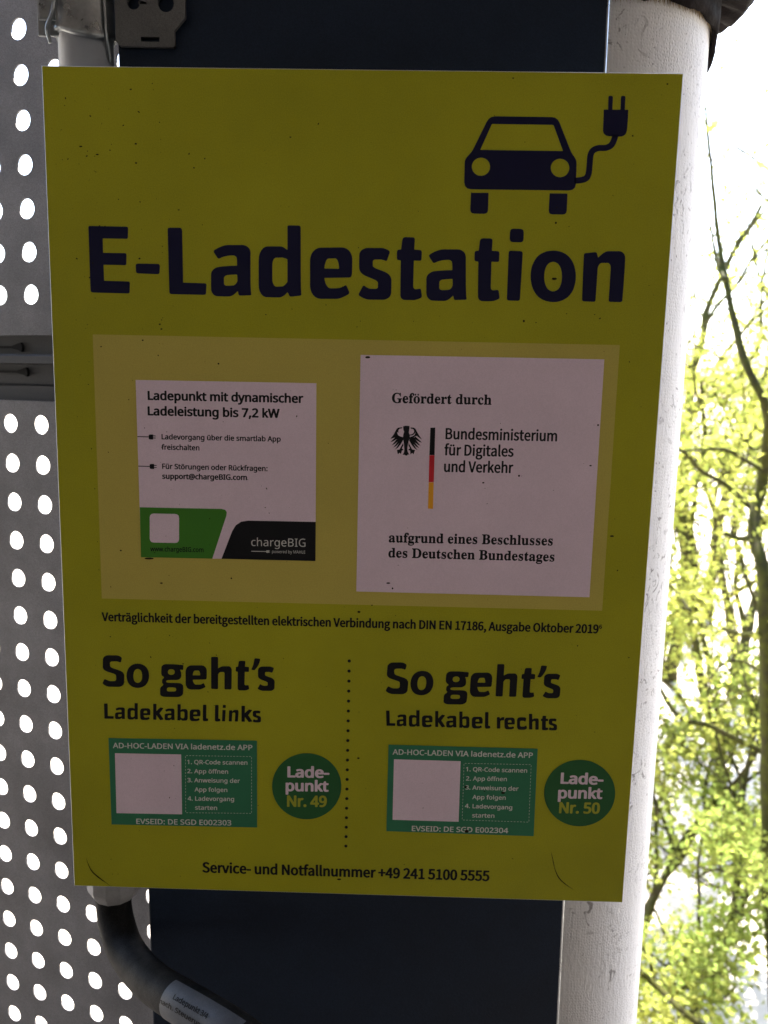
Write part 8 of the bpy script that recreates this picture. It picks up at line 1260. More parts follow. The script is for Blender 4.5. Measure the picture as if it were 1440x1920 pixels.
# ------------------------------------------------------------------ white drain pipe
PX, PY, PR, RIM = 0.2040, 0.250, 0.100, 0.402
pipe = empty('drain_pipe', (PX, PY, DECK_Z))
tag(pipe, 'thick white speckled drain pipe behind the right side of the sign', 'drain pipe')
def pipe_mat():
    m = bpy.data.materials.new('white_woven_wrap')
    m.use_nodes = True
    N, L = m.node_tree.nodes, m.node_tree.links
    b = N['Principled BSDF']
    b.inputs['Roughness'].default_value = 0.72
    b.inputs['Specular IOR Level'].default_value = 0.25
    tc = N.new('ShaderNodeTexCoord')
    uv = N.new('ShaderNodeUVMap')
    uv.uv_map = 'UVMap'
    sep = N.new('ShaderNodeSeparateXYZ')
    L.new(uv.outputs['UV'], sep.inputs[0])
    def math_(op, a, b_=None):
        q = N.new('ShaderNodeMath')
        q.operation = op
        for k, x in enumerate((a, b_)):
            if x is None: continue
            if isinstance(x, (int, float)): q.inputs[k].default_value = x
            else: L.new(x, q.inputs[k])
        return q.outputs[0]
    jit = N.new('ShaderNodeTexNoise')
    jit.inputs['Scale'].default_value = 35
    jit.inputs['Detail'].default_value = 2
    L.new(tc.outputs['Object'], jit.inputs['Vector'])
    ju = math_('MULTIPLY', jit.outputs['Fac'], 0.0035)
    U = math_('ADD', sep.outputs['X'], ju)
    Vv = math_('ADD', sep.outputs['Y'], ju)
    # pimpled wrap: small, slightly irregular dimples about 3 mm apart
    dimple_place = N.new('ShaderNodeCombineXYZ')
    L.new(math_('MULTIPLY', U, 360.0), dimple_place.inputs[0])
    L.new(math_('MULTIPLY', Vv, 300.0), dimple_place.inputs[1])
    vor = N.new('ShaderNodeTexVoronoi')
    vor.voronoi_dimensions = '2D'
    vor.inputs['Scale'].default_value = 1.0
    vor.inputs['Randomness'].default_value = 0.55
    L.new(dimple_place.outputs[0], vor.inputs['Vector'])
    dm = N.new('ShaderNodeMapRange')
    dm.inputs['From Min'].default_value = 0.10
    dm.inputs['From Max'].default_value = 0.36
    L.new(vor.outputs['Distance'], dm.inputs['Value'])
    wv = dm.outputs['Result']
    n1 = N.new('ShaderNodeTexNoise')
    n1.inputs['Scale'].default_value = 300
    n1.inputs['Detail'].default_value = 3
    mq = N.new('ShaderNodeMapping')
    mq.inputs['Scale'].default_value = (1, 1, 0.35)          # fibres run down the pipe
    L.new(tc.outputs['Object'], mq.inputs['Vector'])
    L.new(mq.outputs['Vector'], n1.inputs['Vector'])
    n3 = N.new('ShaderNodeTexNoise')
    n3.inputs['Scale'].default_value = 14
    n3.inputs['Detail'].default_value = 4
    L.new(tc.outputs['Object'], n3.inputs['Vector'])
    worn = N.new('ShaderNodeMapRange')
    worn.inputs['From Min'].default_value = 0.38
    worn.inputs['From Max'].default_value = 0.62
    worn.inputs['To Min'].default_value = 0.15
    L.new(n3.outputs['Fac'], worn.inputs['Value'])
    hgt = math_('ADD', math_('MULTIPLY', wv, worn.outputs['Result']), math_('MULTIPLY', n1.outputs['Fac'], 2.2))
    bp = N.new('ShaderNodeBump')
    bp.inputs['Strength'].default_value = 0.75
    bp.inputs['Distance'].default_value = 0.00040
    L.new(hgt, bp.inputs['Height'])
    L.new(bp.outputs['Normal'], b.inputs['Normal'])
    # dirt: fine pepper, smears in patches
    def speck(scale, lo, hi, detail=5, stretch=None, warp=0.0):
        q = N.new('ShaderNodeTexNoise')
        q.inputs['Scale'].default_value = scale
        q.inputs['Detail'].default_value = detail
        q.inputs['Distortion'].default_value = warp
        mp = N.new('ShaderNodeMapping')
        mp.inputs['Scale'].default_value = stretch or (1, 1, 1)
        L.new(tc.outputs['Object'], mp.inputs['Vector'])
        L.new(mp.outputs['Vector'], q.inputs['Vector'])
        r = N.new('ShaderNodeMapRange')
        r.inputs['From Min'].default_value = lo
        r.inputs['From Max'].default_value = hi
        L.new(q.outputs['Fac'], r.inputs['Value'])
        return r.outputs['Result']
    pep = speck(380, 0.69, 0.76, 2, (1, 1, 0.6))
    sme = speck(60, 0.585, 0.66, 9, (1, 1, 0.8), 3.2)
    area = speck(12, 0.47, 0.60, 3)
    dirt = math_('MAXIMUM', math_('MULTIPLY', pep, 0.75), math_('MULTIPLY', math_('MULTIPLY', sme, area), 0.65))
    mix = N.new('ShaderNodeMix')
    mix.data_type = 'RGBA'
    mix.inputs[6].default_value = (0.76, 0.75, 0.74, 1)
    mix.inputs[7].default_value = (0.060, 0.038, 0.026, 1)
    L.new(dirt, mix.inputs[0])
    L.new(mix.outputs[2], b.inputs['Base Color'])
    return m
def pipe_body(z0, z1, seg=96):
    V, F = [], []
    nz = 40
    for j in range(nz+1):
        z = z0+(z1-z0)*j/nz
        for s in range(seg):
            a = 2*math.pi*s/seg
            V.append((PX+PR*math.cos(a), PY+PR*math.sin(a), z))
    for j in range(nz):
        for s in range(seg):
            a, b = j*seg+s, j*seg+(s+1) % seg
            F.append((a, b, b+seg, a+seg))
    o = mesh('pipe', V, F, pipe_mat(), pipe, True)
    uvl = o.data.uv_layers.new(name='UVMap')
    for p in o.data.polygons:
        s0 = p.index % seg
        for li in p.loop_indices:
            vi = o.data.loops[li].vertex_index
            s = vi % seg
            if s0 == seg-1 and s == 0: s = seg
            uvl.data[li].uv = (s/seg*2*math.pi*PR, o.data.vertices[vi].co.z)
    return o
pipe_body(DECK_Z, RIM+0.03)
random.seed(4)
def col_fn(r, z, a, j):
    n_ = noise.noise(Vector((math.cos(a)*2.2, math.sin(a)*2.2, z*9)))
    n2 = noise.noise(Vector((math.cos(a)*9, math.sin(a)*9, z*30)))
    zz = z
    if j <= 1:
        d = math.atan2(math.sin(a+0.06), math.cos(a+0.06))      # torn flap hanging at the right limb
        zz += -0.020*math.exp(-(d/0.30)**2) + 0.004*n2
    return r*(1+0.02*n_+0.008*n2*(1 if r > PR*1.02 else 0)), zz
cl = lathe('collar', [(PR*1.012, RIM+0.002), (PR*1.055, RIM-0.001), (PR*1.075, RIM+0.012), (PR*1.08, RIM+0.055), (PR*1.10, RIM+0.10), (PR*1.10, CEIL_Z-0.002)], PX, PY, M['collar'], pipe, 120, col_fn)
# bulging torn wrap higher up on the collar
def wrap_fn(r, z, a, j):
    n_ = noise.noise(Vector((math.cos(a)*3+7, math.sin(a)*3, z*6)))
    n2 = noise.noise(Vector((math.cos(a)*14, math.sin(a)*14, z*40)))
    zz = z + (0.010*n_+0.006*n2 if j < 3 else 0)
    return r*(1+0.05*n_+0.02*n2), zz
lathe('torn_wrap', [(PR*1.09, RIM+0.034), (PR*1.30, RIM+0.026), (PR*1.38, RIM+0.034), (PR*1.42, RIM+0.075), (PR*1.34, RIM+0.14), (PR*1.12, RIM+0.17)], PX, PY, M['collar'], cl, 140, wrap_fn)
V, F = [], []
rng = random.Random(8)
for k in range(420):
    a = 2*math.pi*k/420 + rng.uniform(-.006, .006)
    L_ = rng.uniform(0.0015, 0.0048)
    rr = PR*1.012
    c, s = math.cos(a), math.sin(a)
    tx, ty = -s*0.0007, c*0.0007
    b = len(V)
    x, y = PX+rr*c, PY+rr*s
    sl_ = rng.uniform(-.0015, .0015)
    V.extend([(x-tx, y-ty, RIM+0.004), (x+tx, y+ty, RIM+0.004), (x+0.0008*c-s*sl_, y+0.0008*s+c*sl_, RIM-L_), (x-0.001*c, y-0.001*s, RIM+0.004)])
    F.extend([(b, b+1, b+2), (b+1, b+3, b+2), (b+3, b, b+2)])
tag(mesh('frayed_rim', V, F, M['fringe'], pipe), kind='stuff')

# ------------------------------------------------------------------ conduit, clamp and bracket
CX, CY, CR = -0.1972, 0.050, 0.0188
cond = empty('conduit', (CX, CY, -0.335))
tag(cond, 'grey plastic conduit running down behind the left edge of the sign', 'conduit')
lathe('tube', [(CR, CEIL_Z), (CR, -0.305), (CR*0.8, -0.305)], CX, CY, M['pvc'], cond, 40)
lathe('cable_gland', [(CR*0.9, -0.290), (0.0222, -0.285), (0.0224, -0.3235), (0.0214, -0.3265), (0.0172, -0.3335), (0.0150, -0.3340), (0.0143, -0.328)], CX, CY, M['pvc_light'], cond, 12, None, False)

clamp = empty('pipe_clamp', (CX, CY, 0.34))
tag(clamp, 'shiny galvanised pipe clamp gripping the grey conduit above the sign', 'clamp')
ZC = 0.3275
def clamp_fn(r, z, a, j):
    w_ = 0.0035*math.sin(a*2+0.6)
    return r*(1+0.02*math.sin(5*a+1)), z + (w_ if j in (1, 2, 3) else 0)
lathe('band', [(CR*1.02, ZC+0.001), (CR*1.02, ZC-0.0005), (CR*1.13, ZC-0.001), (CR*1.16, ZC+0.0025), (CR*1.12, ZC+0.006), (CR*1.12, ZC+0.040), (CR*1.17, ZC+0.044), (CR*1.02, ZC+0.047)], CX, CY, M['galv'], clamp, 48, clamp_fn)
bm = bmesh.new()
add_box(bm, CX-CR-0.011, CX-CR*0.72, CY-0.012, CY-0.0085, ZC-0.0005, ZC+0.046, 0.0012)
add_box(bm, CX-CR-0.008, CX-CR*0.72, CY-0.0165, CY-0.0135, ZC+0.008, ZC+0.046, 0.0012)
bm_obj('ear', bm, M['galv'], clamp)
V, F = [], []
tube_data(V, F, spline([(CX-CR*1.05, CY-0.014, ZC-0.006), (CX-CR*1.12, CY-0.016, ZC+0.003), (CX-CR*0.80, CY-0.020, ZC+0.012), (CX-CR*0.62, CY-0.021, ZC+0.030), (CX-CR*0.62, CY-0.021, ZC+0.046)]), [0.0014]*25, 8)
mesh('spring_wire', V, F, M['galv'], clamp, True)
V, F = [], []
tube_data(V, F, spline([(CX+CR*1.03, CY-0.006, ZC-0.016), (CX+CR*1.00, CY-0.012, ZC+0.004), (CX+CR*0.98, CY-0.013, ZC+0.046)]), [0.0011]*13, 8)
mesh('spring_wire', V, F, M['galv'], clamp, True)
bm = bmesh.new()
bmesh.ops.create_cone(bm, cap_ends=True, segments=6, radius1=0.005, radius2=0.0048, depth=0.006, matrix=Matrix.Translation((CX-CR-0.005, CY-0.0185, ZC+0.026)) @ Matrix.Rotation(math.pi/2, 4, 'X'))
bm_obj('bolt', bm, M['galv'], clamp)

BR = -0.1722
def arc(cx, cy, r, n=20):
    return [(cx+r*math.cos(2*math.pi*k/n), cy+r*math.sin(2*math.pi*k/n)) for k in range(n)]
plate = [(BR, 0.44), (BR, 0.3245), (BR+0.003, 0.3212), (BR+0.0405, 0.3208), (BR+0.0415, 0.3225), (BR+0.0412, 0.3315), (BR+0.0490, 0.3400), (BR+0.0492, 0.44)]
holes = [arc(-0.1590, 0.3492, 0.0044), arc(-0.1365, 0.3490, 0.0056),
         [(-0.1555, 0.3487), (-0.1500, 0.3482), (-0.1500, 0.3500), (-0.1555, 0.3505)],
         [(-0.1545, 0.3243), (-0.1415, 0.3243), (-0.1415, 0.3275), (-0.1545, 0.3275)],
         arc(-0.1590, 0.385, 0.0044), arc(-0.1365, 0.385, 0.0056), arc(-0.1475, 0.415, 0.0060)]
me = fill([plate]+holes, 0.003)
for v in me.vertices:
    v.co = (v.co.x, 0.0405+v.co.z, v.co.y)
br = link_mesh('mounting_bracket', me, M['galv_dark'])
tag(br, 'dark zinc bracket plate with punched holes on the column beside the clamp', 'bracket')

# ------------------------------------------------------------------ black hose with its label
HP = spline([(-0.1986, 0.0497, -0.3289), (-0.1981, 0.0476, -0.3421), (-0.1936, 0.0406, -0.3550), (-0.1820, 0.0259, -0.3661), (-0.1635, 0.0039, -0.3666), (-0.1415, -0.0228, -0.3588), (-0.1132, -0.0511, -0.3487), (-0.0877, -0.0703, -0.3454), (-0.0723, -0.0820, -0.3442), (-0.0551, -0.0896, -0.3493), (-0.0330, -0.0942, -0.3616), (-0.0048, -0.0887, -0.3943), (0.0251, -0.0948, -0.4365)], 8)
HRAD = 0.0143
hose = empty('cable_hose', HP[0])
tag(hose, 'black plastic cable hose bending out from below the sign', 'hose')
V, F = [], []
tube_data(V, F, HP, [HRAD]*len(HP), 32)
mesh('hose', V, F, M['rubber'], hose, True)
CAMP = Vector((0.03278, -0.57790, 0.09347))
HF = frames(HP)
HL = [0.0]
for i in range(1, len(HP)):
    HL.append(HL[-1]+(HP[i]-HP[i-1]).length)
def on_hose(s, ang, lift):
    """point on the hose: s metres along it, ang round it from the side that faces the viewer (+ = up)"""
    for i in range(len(HP)-1):
        if HL[i+1] >= s: break
    k = (s-HL[i])/(HL[i+1]-HL[i])
    p = HP[i].lerp(HP[i+1], k)
    t = HF[i][0].lerp(HF[i+1][0], k).normalized()
    f = Vector((-0.12, -0.80, 0.58))
    f = (f - t*f.dot(t)).normalized()
    u = f.cross(t).normalized()
    if u.z < 0: u = -u
    return p + (f*math.cos(ang)+u*math.sin(ang))*(HRAD+lift)
S0, S1 = 0.146, 0.212
V, F = [], []
NA, NS = 24, 24
for j in range(NS+1):
    for i in range(NA+1):
        a = -1.35 + 2.28*i/NA
        V.append(on_hose(S0+(S1-S0)*j/NS + 0.004*(i/NA), a, 0.0005))
for j in range(NS):
    for i in range(NA):
        b = j*(NA+1)+i
        F.append((b, b+1, b+NA+2, b+NA+1))
lb = mesh('label', V, F, M['tag'], hose, True)
lb['label'] = 'grey film label wrapped round the hose'
def hose_text(v, t, s0, s1, ang, cap):
    bm = bmesh.new()
    for g in text_contours(v, t, 0, 0, (s1-s0)*1000, 0, cap):
        bm.from_mesh(fill(g))
    for q in bm.verts:
        q.co = on_hose(s0+q.co.x/1000, ang+q.co.y/1000/HRAD, 0.0009)
    return bm
bm_obj('lettering', hose_text('reg', 'Ladepunkt 3/4', S0+0.014, S0+0.050, 0.12, 3.0), M['ink'], lb)
bm_obj('lettering', hose_text('reg', 'nach. Steuerung', S0+0.002, S0+0.050, -0.30, 2.8), M['ink'], lb)

# ------------------------------------------------------------------ the sign
sign = empty('information_sign', (0, 0, 0))
tag(sign, 'large yellow charging station sign with navy lettering, fixed to the navy column', 'sign')
outline = dec_shape(SHAPE['panel'])[0]
bm = bmesh.new()
pts = [(x/1000, z/1000) for x, z in outline]
fv = [bm.verts.new((x, 0.0, z)) for x, z in pts]
bv = [bm.verts.new((x, 0.003, z)) for x, z in pts]
front = bm.faces.new(fv)
bm.faces.new(list(reversed(bv)))
for i in range(4):
    j = (i+1) % 4
    bm.faces.new((fv[i], fv[j], bv[j], bv[i]))
bmesh.ops.recalc_face_normals(bm, faces=bm.faces)
bmesh.ops.bevel(bm, geom=list({e for v in fv for e in v.link_edges if abs(e.verts[0].co.y-e.verts[1].co.y) < 1e-6}), offset=0.0005, segments=1, affect='EDGES')
pan = bm_obj('panel', bm, M['yellow'], sign)
pan.data.materials.append(M['alu'])
for p in pan.data.polygons:
    if p.normal.y > -0.9:
        p.material_index = 1
for sx in (-0.12, 0.12):
    for sz in (-0.24, 0.24):
        bm = bmesh.new()
        bmesh.ops.create_cone(bm, cap_ends=True, segments=20, radius1=0.009, radius2=0.009, depth=0.0415, matrix=Matrix.Translation((sx, 0.0241, sz)) @ Matrix.Rotation(math.pi/2, 4, 'X'))
        bm_obj('spacer', bm, M['alu'], sign)

printed('light_field', one('light_field'), M['light_field'], 10, sign)
printed('title', one('heading'), M['navy'], 12, sign)
printed('car_pictogram', [dec_shape(SHAPE['car'])[0:2]+dec_shape(SHAPE['car'])[7:9]] + [[c] for c in dec_shape(SHAPE['car'])[2:7]] + [[c] for c in dec_shape(SHAPE['car'])[9:]], M['navy'], 12, sign)
printed('standard_note', lines('standard_note'), M['ink'], 12, sign)
printed('phone_line', lines('phone_line'), M['ink'], 12, sign)
printed('dotted_line', each('dots'), M['ink'], 12, sign)
for k in 'ab':
    printed('heading', one('howto_'+k), M['ink'], 12, sign)
    printed('subheading', one('cable_'+k), M['ink'], 12, sign)
# white sheet about the charging point
s1 = printed('charging_sticker', one('dyn_sheet'), M['white'], 12, sign, 0.20)
printed('green_field', one('dyn_green'), M['leafgreen'], 36, s1)
printed('black_field', one('dyn_black'), M['ink'], 36, s1)
printed('white_tile', one('dyn_tile'), M['white'], 40, s1)
printed('plug_icons', each('dyn_plugs'), M['ink'], 36, s1)
printed('lettering', lines('dynamic'), M['ink'], 36, s1)
printed('web_address', lines('web'), M['ink'], 42, s1)
printed('wordmark', lines('logo')+each('logo_plug'), M['grey_print'], 42, s1)
# white sheet of the ministry
s2 = printed('funding_sticker', one('fund_sheet'), M['white'], 12, sign, 0.20)
printed('headline', lines('funding_head'), M['ink'], 36, s2)
printed('ministry_name', lines('funding_name'), M['ink'], 36, s2)
printed('closing_lines', lines('funding_close'), M['ink'], 36, s2)
eg = printed('eagle_emblem', each('eagle'), M['ink'], 36, s2)
printed('black_stripe', one('flag_black'), M['ink'], 36, s2)
printed('red_stripe', one('flag_red'), M['red'], 36, s2)
printed('gold_stripe', one('flag_gold'), M['gold'], 36, s2)
# green stickers
for k in 'ab':
    g = printed('scan_sticker', one('green_'+k), M['teal'], 12, sign, 0.20)
    printed('white_tile', one('tile_'+k), M['white'], 36, g)
    printed('dashed_frame', each('dash_'+k), M['grey_print'], 36, g)
    printed('lettering', lines('green_'+k), M['grey_print'], 38, g)
    r_ = printed('round_sticker', one('disc_'+k), M['disc'], 12, sign, 0.20)
    printed('lettering', lines('disc_'+k), M['white'], 36, r_)
    printed('number', lines('number_'+k), M['lime'], 36, r_)
# dirt: the larger specks and scuffs, then a scatter of pepper
rng = random.Random(21)
spk = each('specks_big') + each('scuff')
def blob(x, z, r, e):
    n_ = 7
    ph = rng.uniform(0, 6.3)
    return [(x+r*e*math.cos(2*math.pi*k/n_)*rng.uniform(.6, 1.2)*math.cos(ph)-r*math.sin(2*math.pi*k/n_)*math.sin(ph),
             z+r*e*math.cos(2*math.pi*k/n_)*math.sin(ph)+r*math.sin(2*math.pi*k/n_)*rng.uniform(.6, 1.2)*math.cos(ph)) for k in range(n_)]
for k in range(230):
    x, z = rng.uniform(-203, 203), rng.uniform(-285, 285)
    spk.append([blob(x, z, rng.choice((.13, .16, .2, .2, .28, .4)), rng.uniform(1, 2.2))])
for k in range(45):
    x, z = rng.gauss(-180, 14), rng.gauss(235, 40)
    if -206 < x < 206 and -288 < z < 288:
        spk.append([blob(x, z, rng.choice((.14, .2, .3, .45)), rng.uniform(1, 2.2))])
for k in range(60):
    x, z = -132 + rng.gauss(0, 2) + rng.choice((-52, 0, 0, 30)), rng.uniform(-285, 285)
    spk.append([blob(x, z, rng.choice((.16, .22, .3)), rng.uniform(1, 2.2))])
tag(printed('dirt_specks', spk, M['dirt'], 50, sign), kind='stuff')

# ------------------------------------------------------------------ trees
def leaves(name, clumps, m, parent, rng, size):
    """clumps: (centre, radius, count); every leaf is a folded blade of four points"""
    V, F = [], []
    for c, rad, n_ in clumps:
        c = Vector(c)
        for k in range(n_):
            d = Vector((rng.gauss(0, 1), rng.gauss(0, 1), rng.gauss(0, 0.8)))
            d = d.normalized()*rad*rng.random()**0.5
            p = c + d
            q = Vector((rng.gauss(0, 1), rng.gauss(0, 1), rng.gauss(-0.2, 0.7))).normalized()
            up = Vector((rng.gauss(0, .6), rng.gauss(0, .6), 1)).normalized()
            s = q.cross(up)
            if s.length < 1e-3: continue
            s.normalize()
            nn = s.cross(q)
            L_ = size*rng.uniform(.6, 1.35)
            W_ = L_*rng.uniform(.28, .42)
            b = len(V)
            V.extend([p, p+q*L_*.5+s*W_+nn*W_*.35, p+q*L_-nn*L_*.15, p+q*L_*.5-s*W_+nn*W_*.35, p+q*L_*.55])
            F.extend([(b, b+1, b+4), (b+1, b+2, b+4), (b+2, b+3, b+4), (b+3, b, b+4)])
    return mesh(name, V, F, m, parent)

def grow(base, h, rng, r0, lean=(0, 0), spread=0.55, levels=3, start=0.25):
    """limbs of a tree: list of (points, radii)"""
    limbs, tips = [], []
    def limb(p, d, length, r, lev):
        n_ = max(5, int(length/0.16))
        pts = [p.copy()]
        dd = d.copy()
        for i in range(n_):
            dd = (dd + Vector((rng.gauss(0, .13), rng.gauss(0, .13), rng.gauss(0.03, .07)))).normalized()
            pts.append(pts[-1] + dd*length/n_)
        rad = [r*(1-0.75*i/n_)+0.0015 for i in range(n_+1)]
        limbs.append((pts, rad))
        if lev >= levels:
            tips.extend(pts[1:])
            return
        kids = rng.randint(4, 6) if lev == 0 else rng.randint(3, 5)
        for q in range(kids):
            t = start + (1-start)*(q+rng.random()*.8)/kids if lev == 0 else rng.uniform(.25, 1)
            i = min(n_, int(t*n_))
            side = Vector((rng.gauss(0, 1), rng.gauss(0, 1), rng.uniform(-.1, .7))).normalized()
            nd = (dd*(1-spread) + side*spread).normalized()
            limb(pts[i], nd, length*rng.uniform(.38, .62), rad[i]*.62, lev+1)
        tips.append(pts[-1])
    limb(Vector(base), Vector((lean[0], lean[1], 1)).normalized(), h, r0, 0)
    return limbs, tips

def tree(name, base, h, seed, label, r0=0.05, leaf='leaf', per=9, lsize=0.05, lean=(0, 0), rad=0.16, barkm='bark2', spread=0.55, levels=3, start=0.25, cat='tree', group='trees behind the pipe', ztop=None):
    rng = random.Random(seed)
    t = empty(name, base)
    tag(t, label, cat, group)
    limbs, tips = grow(base, h, rng, r0, lean, spread, levels, start)
    V, F = [], []
    for pts, rd in limbs:
        tube_data(V, F, pts, rd, 8 if rd[0] > .02 else 5, 0.25, seed)
    mesh('trunk', V, F, M[barkm], t, True)
    cl_ = []
    for p in tips:
        if rng.random() < .85:
            q = p + Vector((rng.gauss(0, .05), rng.gauss(0, .05), rng.gauss(0, .05)))
            n_ = per
            if ztop is not None:                      # young shoots thin out towards the top of the crown
                n_ = int(per*max(0.12, min(1, (ztop-q.z)/1.6)))
            cl_.append((q, rad, max(1, n_)))
    leaves('crown', cl_, M[leaf], t, rng, lsize)
    return t

# nearest tree: mossy leaning trunk with its limbs, seen just right of the pipe
mt = empty('mossy_tree', (2.03, 3.30, GZ))
tag(mt, 'thin dark mossy tree trunk with crooked limbs nearest the white pipe', 'tree', 'trees behind the pipe')
LIMBS = [
 ([(2.050, 3.300, -3.750), (2.027, 3.179, -3.281), (2.042, 3.364, -2.852), (1.969, 3.442, -2.001), (1.880, 3.410, -1.274), (1.847, 3.455, -0.831), (1.843, 3.620, -0.633), (1.918, 3.747, -0.440), (1.907, 3.701, -0.208), (1.842, 3.593, -0.002), (1.734, 3.635, 0.226), (1.683, 3.843, 0.641), (1.661, 3.954, 0.910), (1.589, 3.885, 1.158), (1.501, 3.806, 1.465)], 0.046, 0.007),
 ([(1.822, 3.544, -0.303), (1.716, 3.671, -0.228), (1.613, 3.617, -0.212), (1.364, 3.466, -0.216)], 0.012, 0.005),
 ([(1.952, 3.701, -0.609), (1.785, 3.844, -0.427), (1.630, 3.799, -0.348), (1.485, 3.667, -0.241), (1.414, 3.647, -0.208)], 0.015, 0.008),
 ([(1.833, 3.590, -0.656), (1.799, 3.702, -0.683), (1.716, 3.652, -0.648)], 0.016, 0.011),
 ([(2.203, 3.798, -1.946), (2.157, 3.912, -1.960), (1.959, 3.870, -1.860), (1.752, 3.740, -1.733), (1.580, 3.721, -1.678), (1.521, 3.869, -1.584), (1.487, 3.979, -1.487)], 0.018, 0.012),
 ([(1.892, 3.516, -1.128), (1.846, 3.625, -1.178), (1.713, 3.575, -1.131)], 0.011, 0.008),
 ([(1.420, 3.749, -0.880), (1.516, 3.854, -0.971), (1.558, 3.792, -1.022), (1.566, 3.639, -1.068)], 0.007, 0.010),
 ([(1.136, 2.876, -2.525), (1.236, 2.974, -2.658), (1.319, 2.914, -2.704), (1.368, 2.771, -2.688), (1.469, 2.740, -2.751)], 0.014, 0.015),
 ([(1.431, 3.471, -2.641), (1.544, 3.552, -2.884), (1.602, 3.480, -3.004), (1.624, 3.325, -3.062), (1.647, 3.279, -3.200)], 0.006, 0.010),
 ([(2.096, 4.674, 1.042), (2.182, 4.780, 0.967), (2.216, 4.692, 0.749), (2.205, 4.521, 0.590), (2.224, 4.462, 0.370)], 0.004, 0.007),
 ([(1.593, 3.895, 0.978), (1.652, 3.999, 0.891), (1.663, 3.919, 0.730), (1.650, 3.757, 0.630)], 0.005, 0.012),
 ([(1.513, 4.156, 0.401), (1.689, 4.266, 0.337), (1.791, 4.204, 0.277), (1.773, 4.053, 0.243)], 0.004, 0.006),
 ([(1.919, 4.303, 0.640), (2.119, 4.441, 0.748), (2.187, 4.392, 0.773)], 0.003, 0.005),
 ([(2.074, 3.771, -1.459), (1.960, 3.894, -1.413), (1.821, 3.834, -1.427), (1.681, 3.675, -1.493)], 0.009, 0.006),
]
V, F = [], []
rng = random.Random(5)
cl_ = []
for pts, r0, r1 in LIMBS:
    P_ = spline(pts, 5)
    k = len(P_)
    tube_data(V, F, P_, [r0+(r1-r0)*i/(k-1) for i in range(k)], 10, 0.45, 3)
    for i, p in enumerate(P_):
        if i % 2 == 0 and rng.random() < .8:
            cl_.append((p+Vector((rng.gauss(0, .08), rng.gauss(0, .08), rng.gauss(0, .07))), .11, 3 if p.z > .1 else (5 if p.z > -.9 else 9)))
        if i % 3 == 0 and r0 < .03:                    # short twigs
            d = Vector((rng.gauss(0, 1), rng.gauss(0, 1), rng.gauss(.4, .7))).normalized()
            q = [p + d*(.16*j/3) + Vector((rng.gauss(0, .012), rng.gauss(0, .012), rng.gauss(0, .012)))*j for j in range(4)]
            tube_data(V, F, q, [.004, .0032, .0025, .0015], 5)
            cl_.append((q[-1], .07, 4))
mesh('trunk', V, F, M['bark'], mt, True)
leaves('crown', cl_, M['leaf'], mt, rng, 0.042)

tree('leafy_tree', (2.75, 5.6, GZ), 3.5, 11, 'small leafy spring tree just behind the mossy trunk, lower middle of the greenery', r0=.045, per=14, rad=.18, lsize=.055, ztop=.9)
tree('leafy_tree', (3.75, 7.2, GZ), 4.5, 12, 'pale green tree with a forked crown at the right edge, nearer than the tall ones', r0=.06, per=14, rad=.22, lsize=.06, ztop=1.2)
tree('leafy_tree', (2.2, 6.6, GZ), 3.9, 13, 'slender leafy tree whose left half hides behind the white pipe', r0=.05, per=14, rad=.2, lsize=.055, ztop=.9)
tree('leafy_tree', (5.2, 10.5, GZ), 4.8, 14, 'far broad tree with pale yellow green leaves behind all the others', r0=.08, per=16, rad=.32, lsize=.08, ztop=1.2)
tree('leafy_tree', (4.1, 9.0, GZ), 4.2, 15, 'far narrow tree with a brown trunk between the pipe and the far broad tree', r0=.06, per=14, rad=.26, lsize=.07, ztop=1.0)
tree('tall_tree', (3.55, 9.6, GZ), 6.2, 41, 'tallest pale spring tree, its top fading into the white sky right of the pipe', r0=.09, per=11, rad=.34, lsize=.075, ztop=2.6, group='tall trees far behind')
tree('tall_tree', (5.0, 12.5, GZ), 7.2, 42, 'farthest tall tree with thin pale foliage at the right edge of the sky', r0=.1, per=13, rad=.42, lsize=.09, ztop=3.2, group='tall trees far behind')
tree('tall_tree', (4.3, 11.6, GZ), 6.6, 43, 'far tall tree between the tallest one and the right edge, yellowish leaves', r0=.09, per=13, rad=.4, lsize=.085, ztop=3.0, group='tall trees far behind')
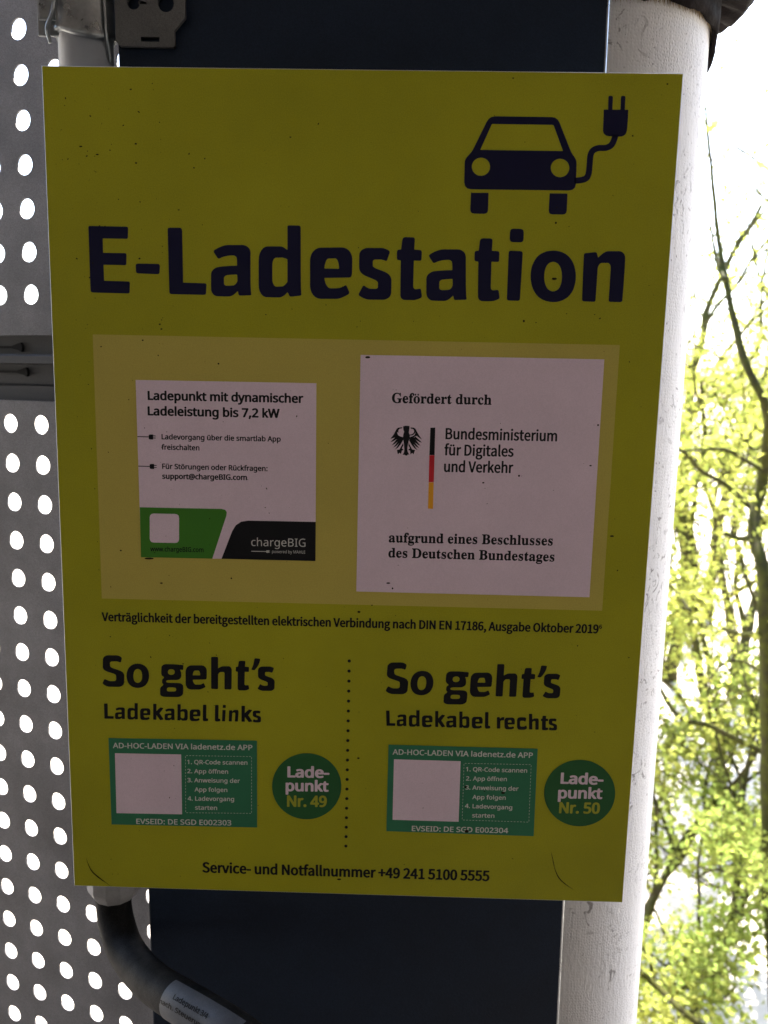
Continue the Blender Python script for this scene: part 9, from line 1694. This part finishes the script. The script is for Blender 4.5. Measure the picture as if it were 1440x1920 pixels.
tree('leafy_shrub', (1.72, 3.55, GZ), 1.25, 21, 'bushy bright green shrub at the foot of the mossy trunk', r0=.02, per=8, leaf='leaf2', rad=.13, lsize=.042, spread=.7, start=.05, cat='shrub', group='shrubs behind the pipe')
tree('leafy_shrub', (1.36, 3.25, GZ), 1.0, 22, 'low yellow green shrub close beside the pipe at the bottom', r0=.018, per=7, leaf='leaf', rad=.13, lsize=.042, spread=.7, start=.05, cat='shrub', group='shrubs behind the pipe')
tree('leafy_shrub', (2.25, 4.5, GZ), 1.8, 23, 'tall dense shrub of fresh green leaves behind the lowest limbs', r0=.028, per=8, leaf='leaf2', rad=.16, lsize=.048, spread=.65, start=.05, cat='shrub', group='shrubs behind the pipe')
tree('leafy_shrub', (1.75, 4.6, GZ), 1.6, 24, 'yellow green shrub between the pipe and the tall dense shrub', r0=.025, per=8, leaf='leaf', rad=.15, lsize=.048, spread=.65, start=.05, cat='shrub', group='shrubs behind the pipe')
tree('bare_sapling', (1.55, 4.2, GZ), 2.6, 31, 'bare brown sapling close beside the pipe, its thin twigs almost leafless', r0=.026, per=1, rad=.1, lsize=.04, lean=(.18, .05), levels=2, spread=.45, start=.15, cat='sapling', group='bare saplings behind the pipe')
tree('bare_sapling', (2.05, 4.0, GZ), 2.3, 32, 'bare brown sapling leaning in front of the mossy trunk foot', r0=.026, per=1, rad=.1, lsize=.04, lean=(-.2, .05), levels=2, spread=.45, start=.15, cat='sapling', group='bare saplings behind the pipe')
tree('bare_sapling', (2.9, 6.4, GZ), 3.2, 33, 'taller bare brown sapling standing among the leafy trees', r0=.026, per=1, rad=.1, lsize=.04, lean=(.18, .05), levels=2, spread=.45, start=.15, cat='sapling', group='bare saplings behind the pipe')
tree('leafy_tree', (2.95, 5.0, GZ), 4.0, 16, 'leafy tree cut by the photo edge, right of the mossy trunk', r0=.05, per=10, rad=.2, lsize=.055, ztop=.8)
tree('leafy_tree', (5.6, 9.2, GZ), 5.0, 17, 'leafy tree whose crown just enters at the right edge behind the forked one', r0=.07, per=12, rad=.3, lsize=.07, ztop=1.4)
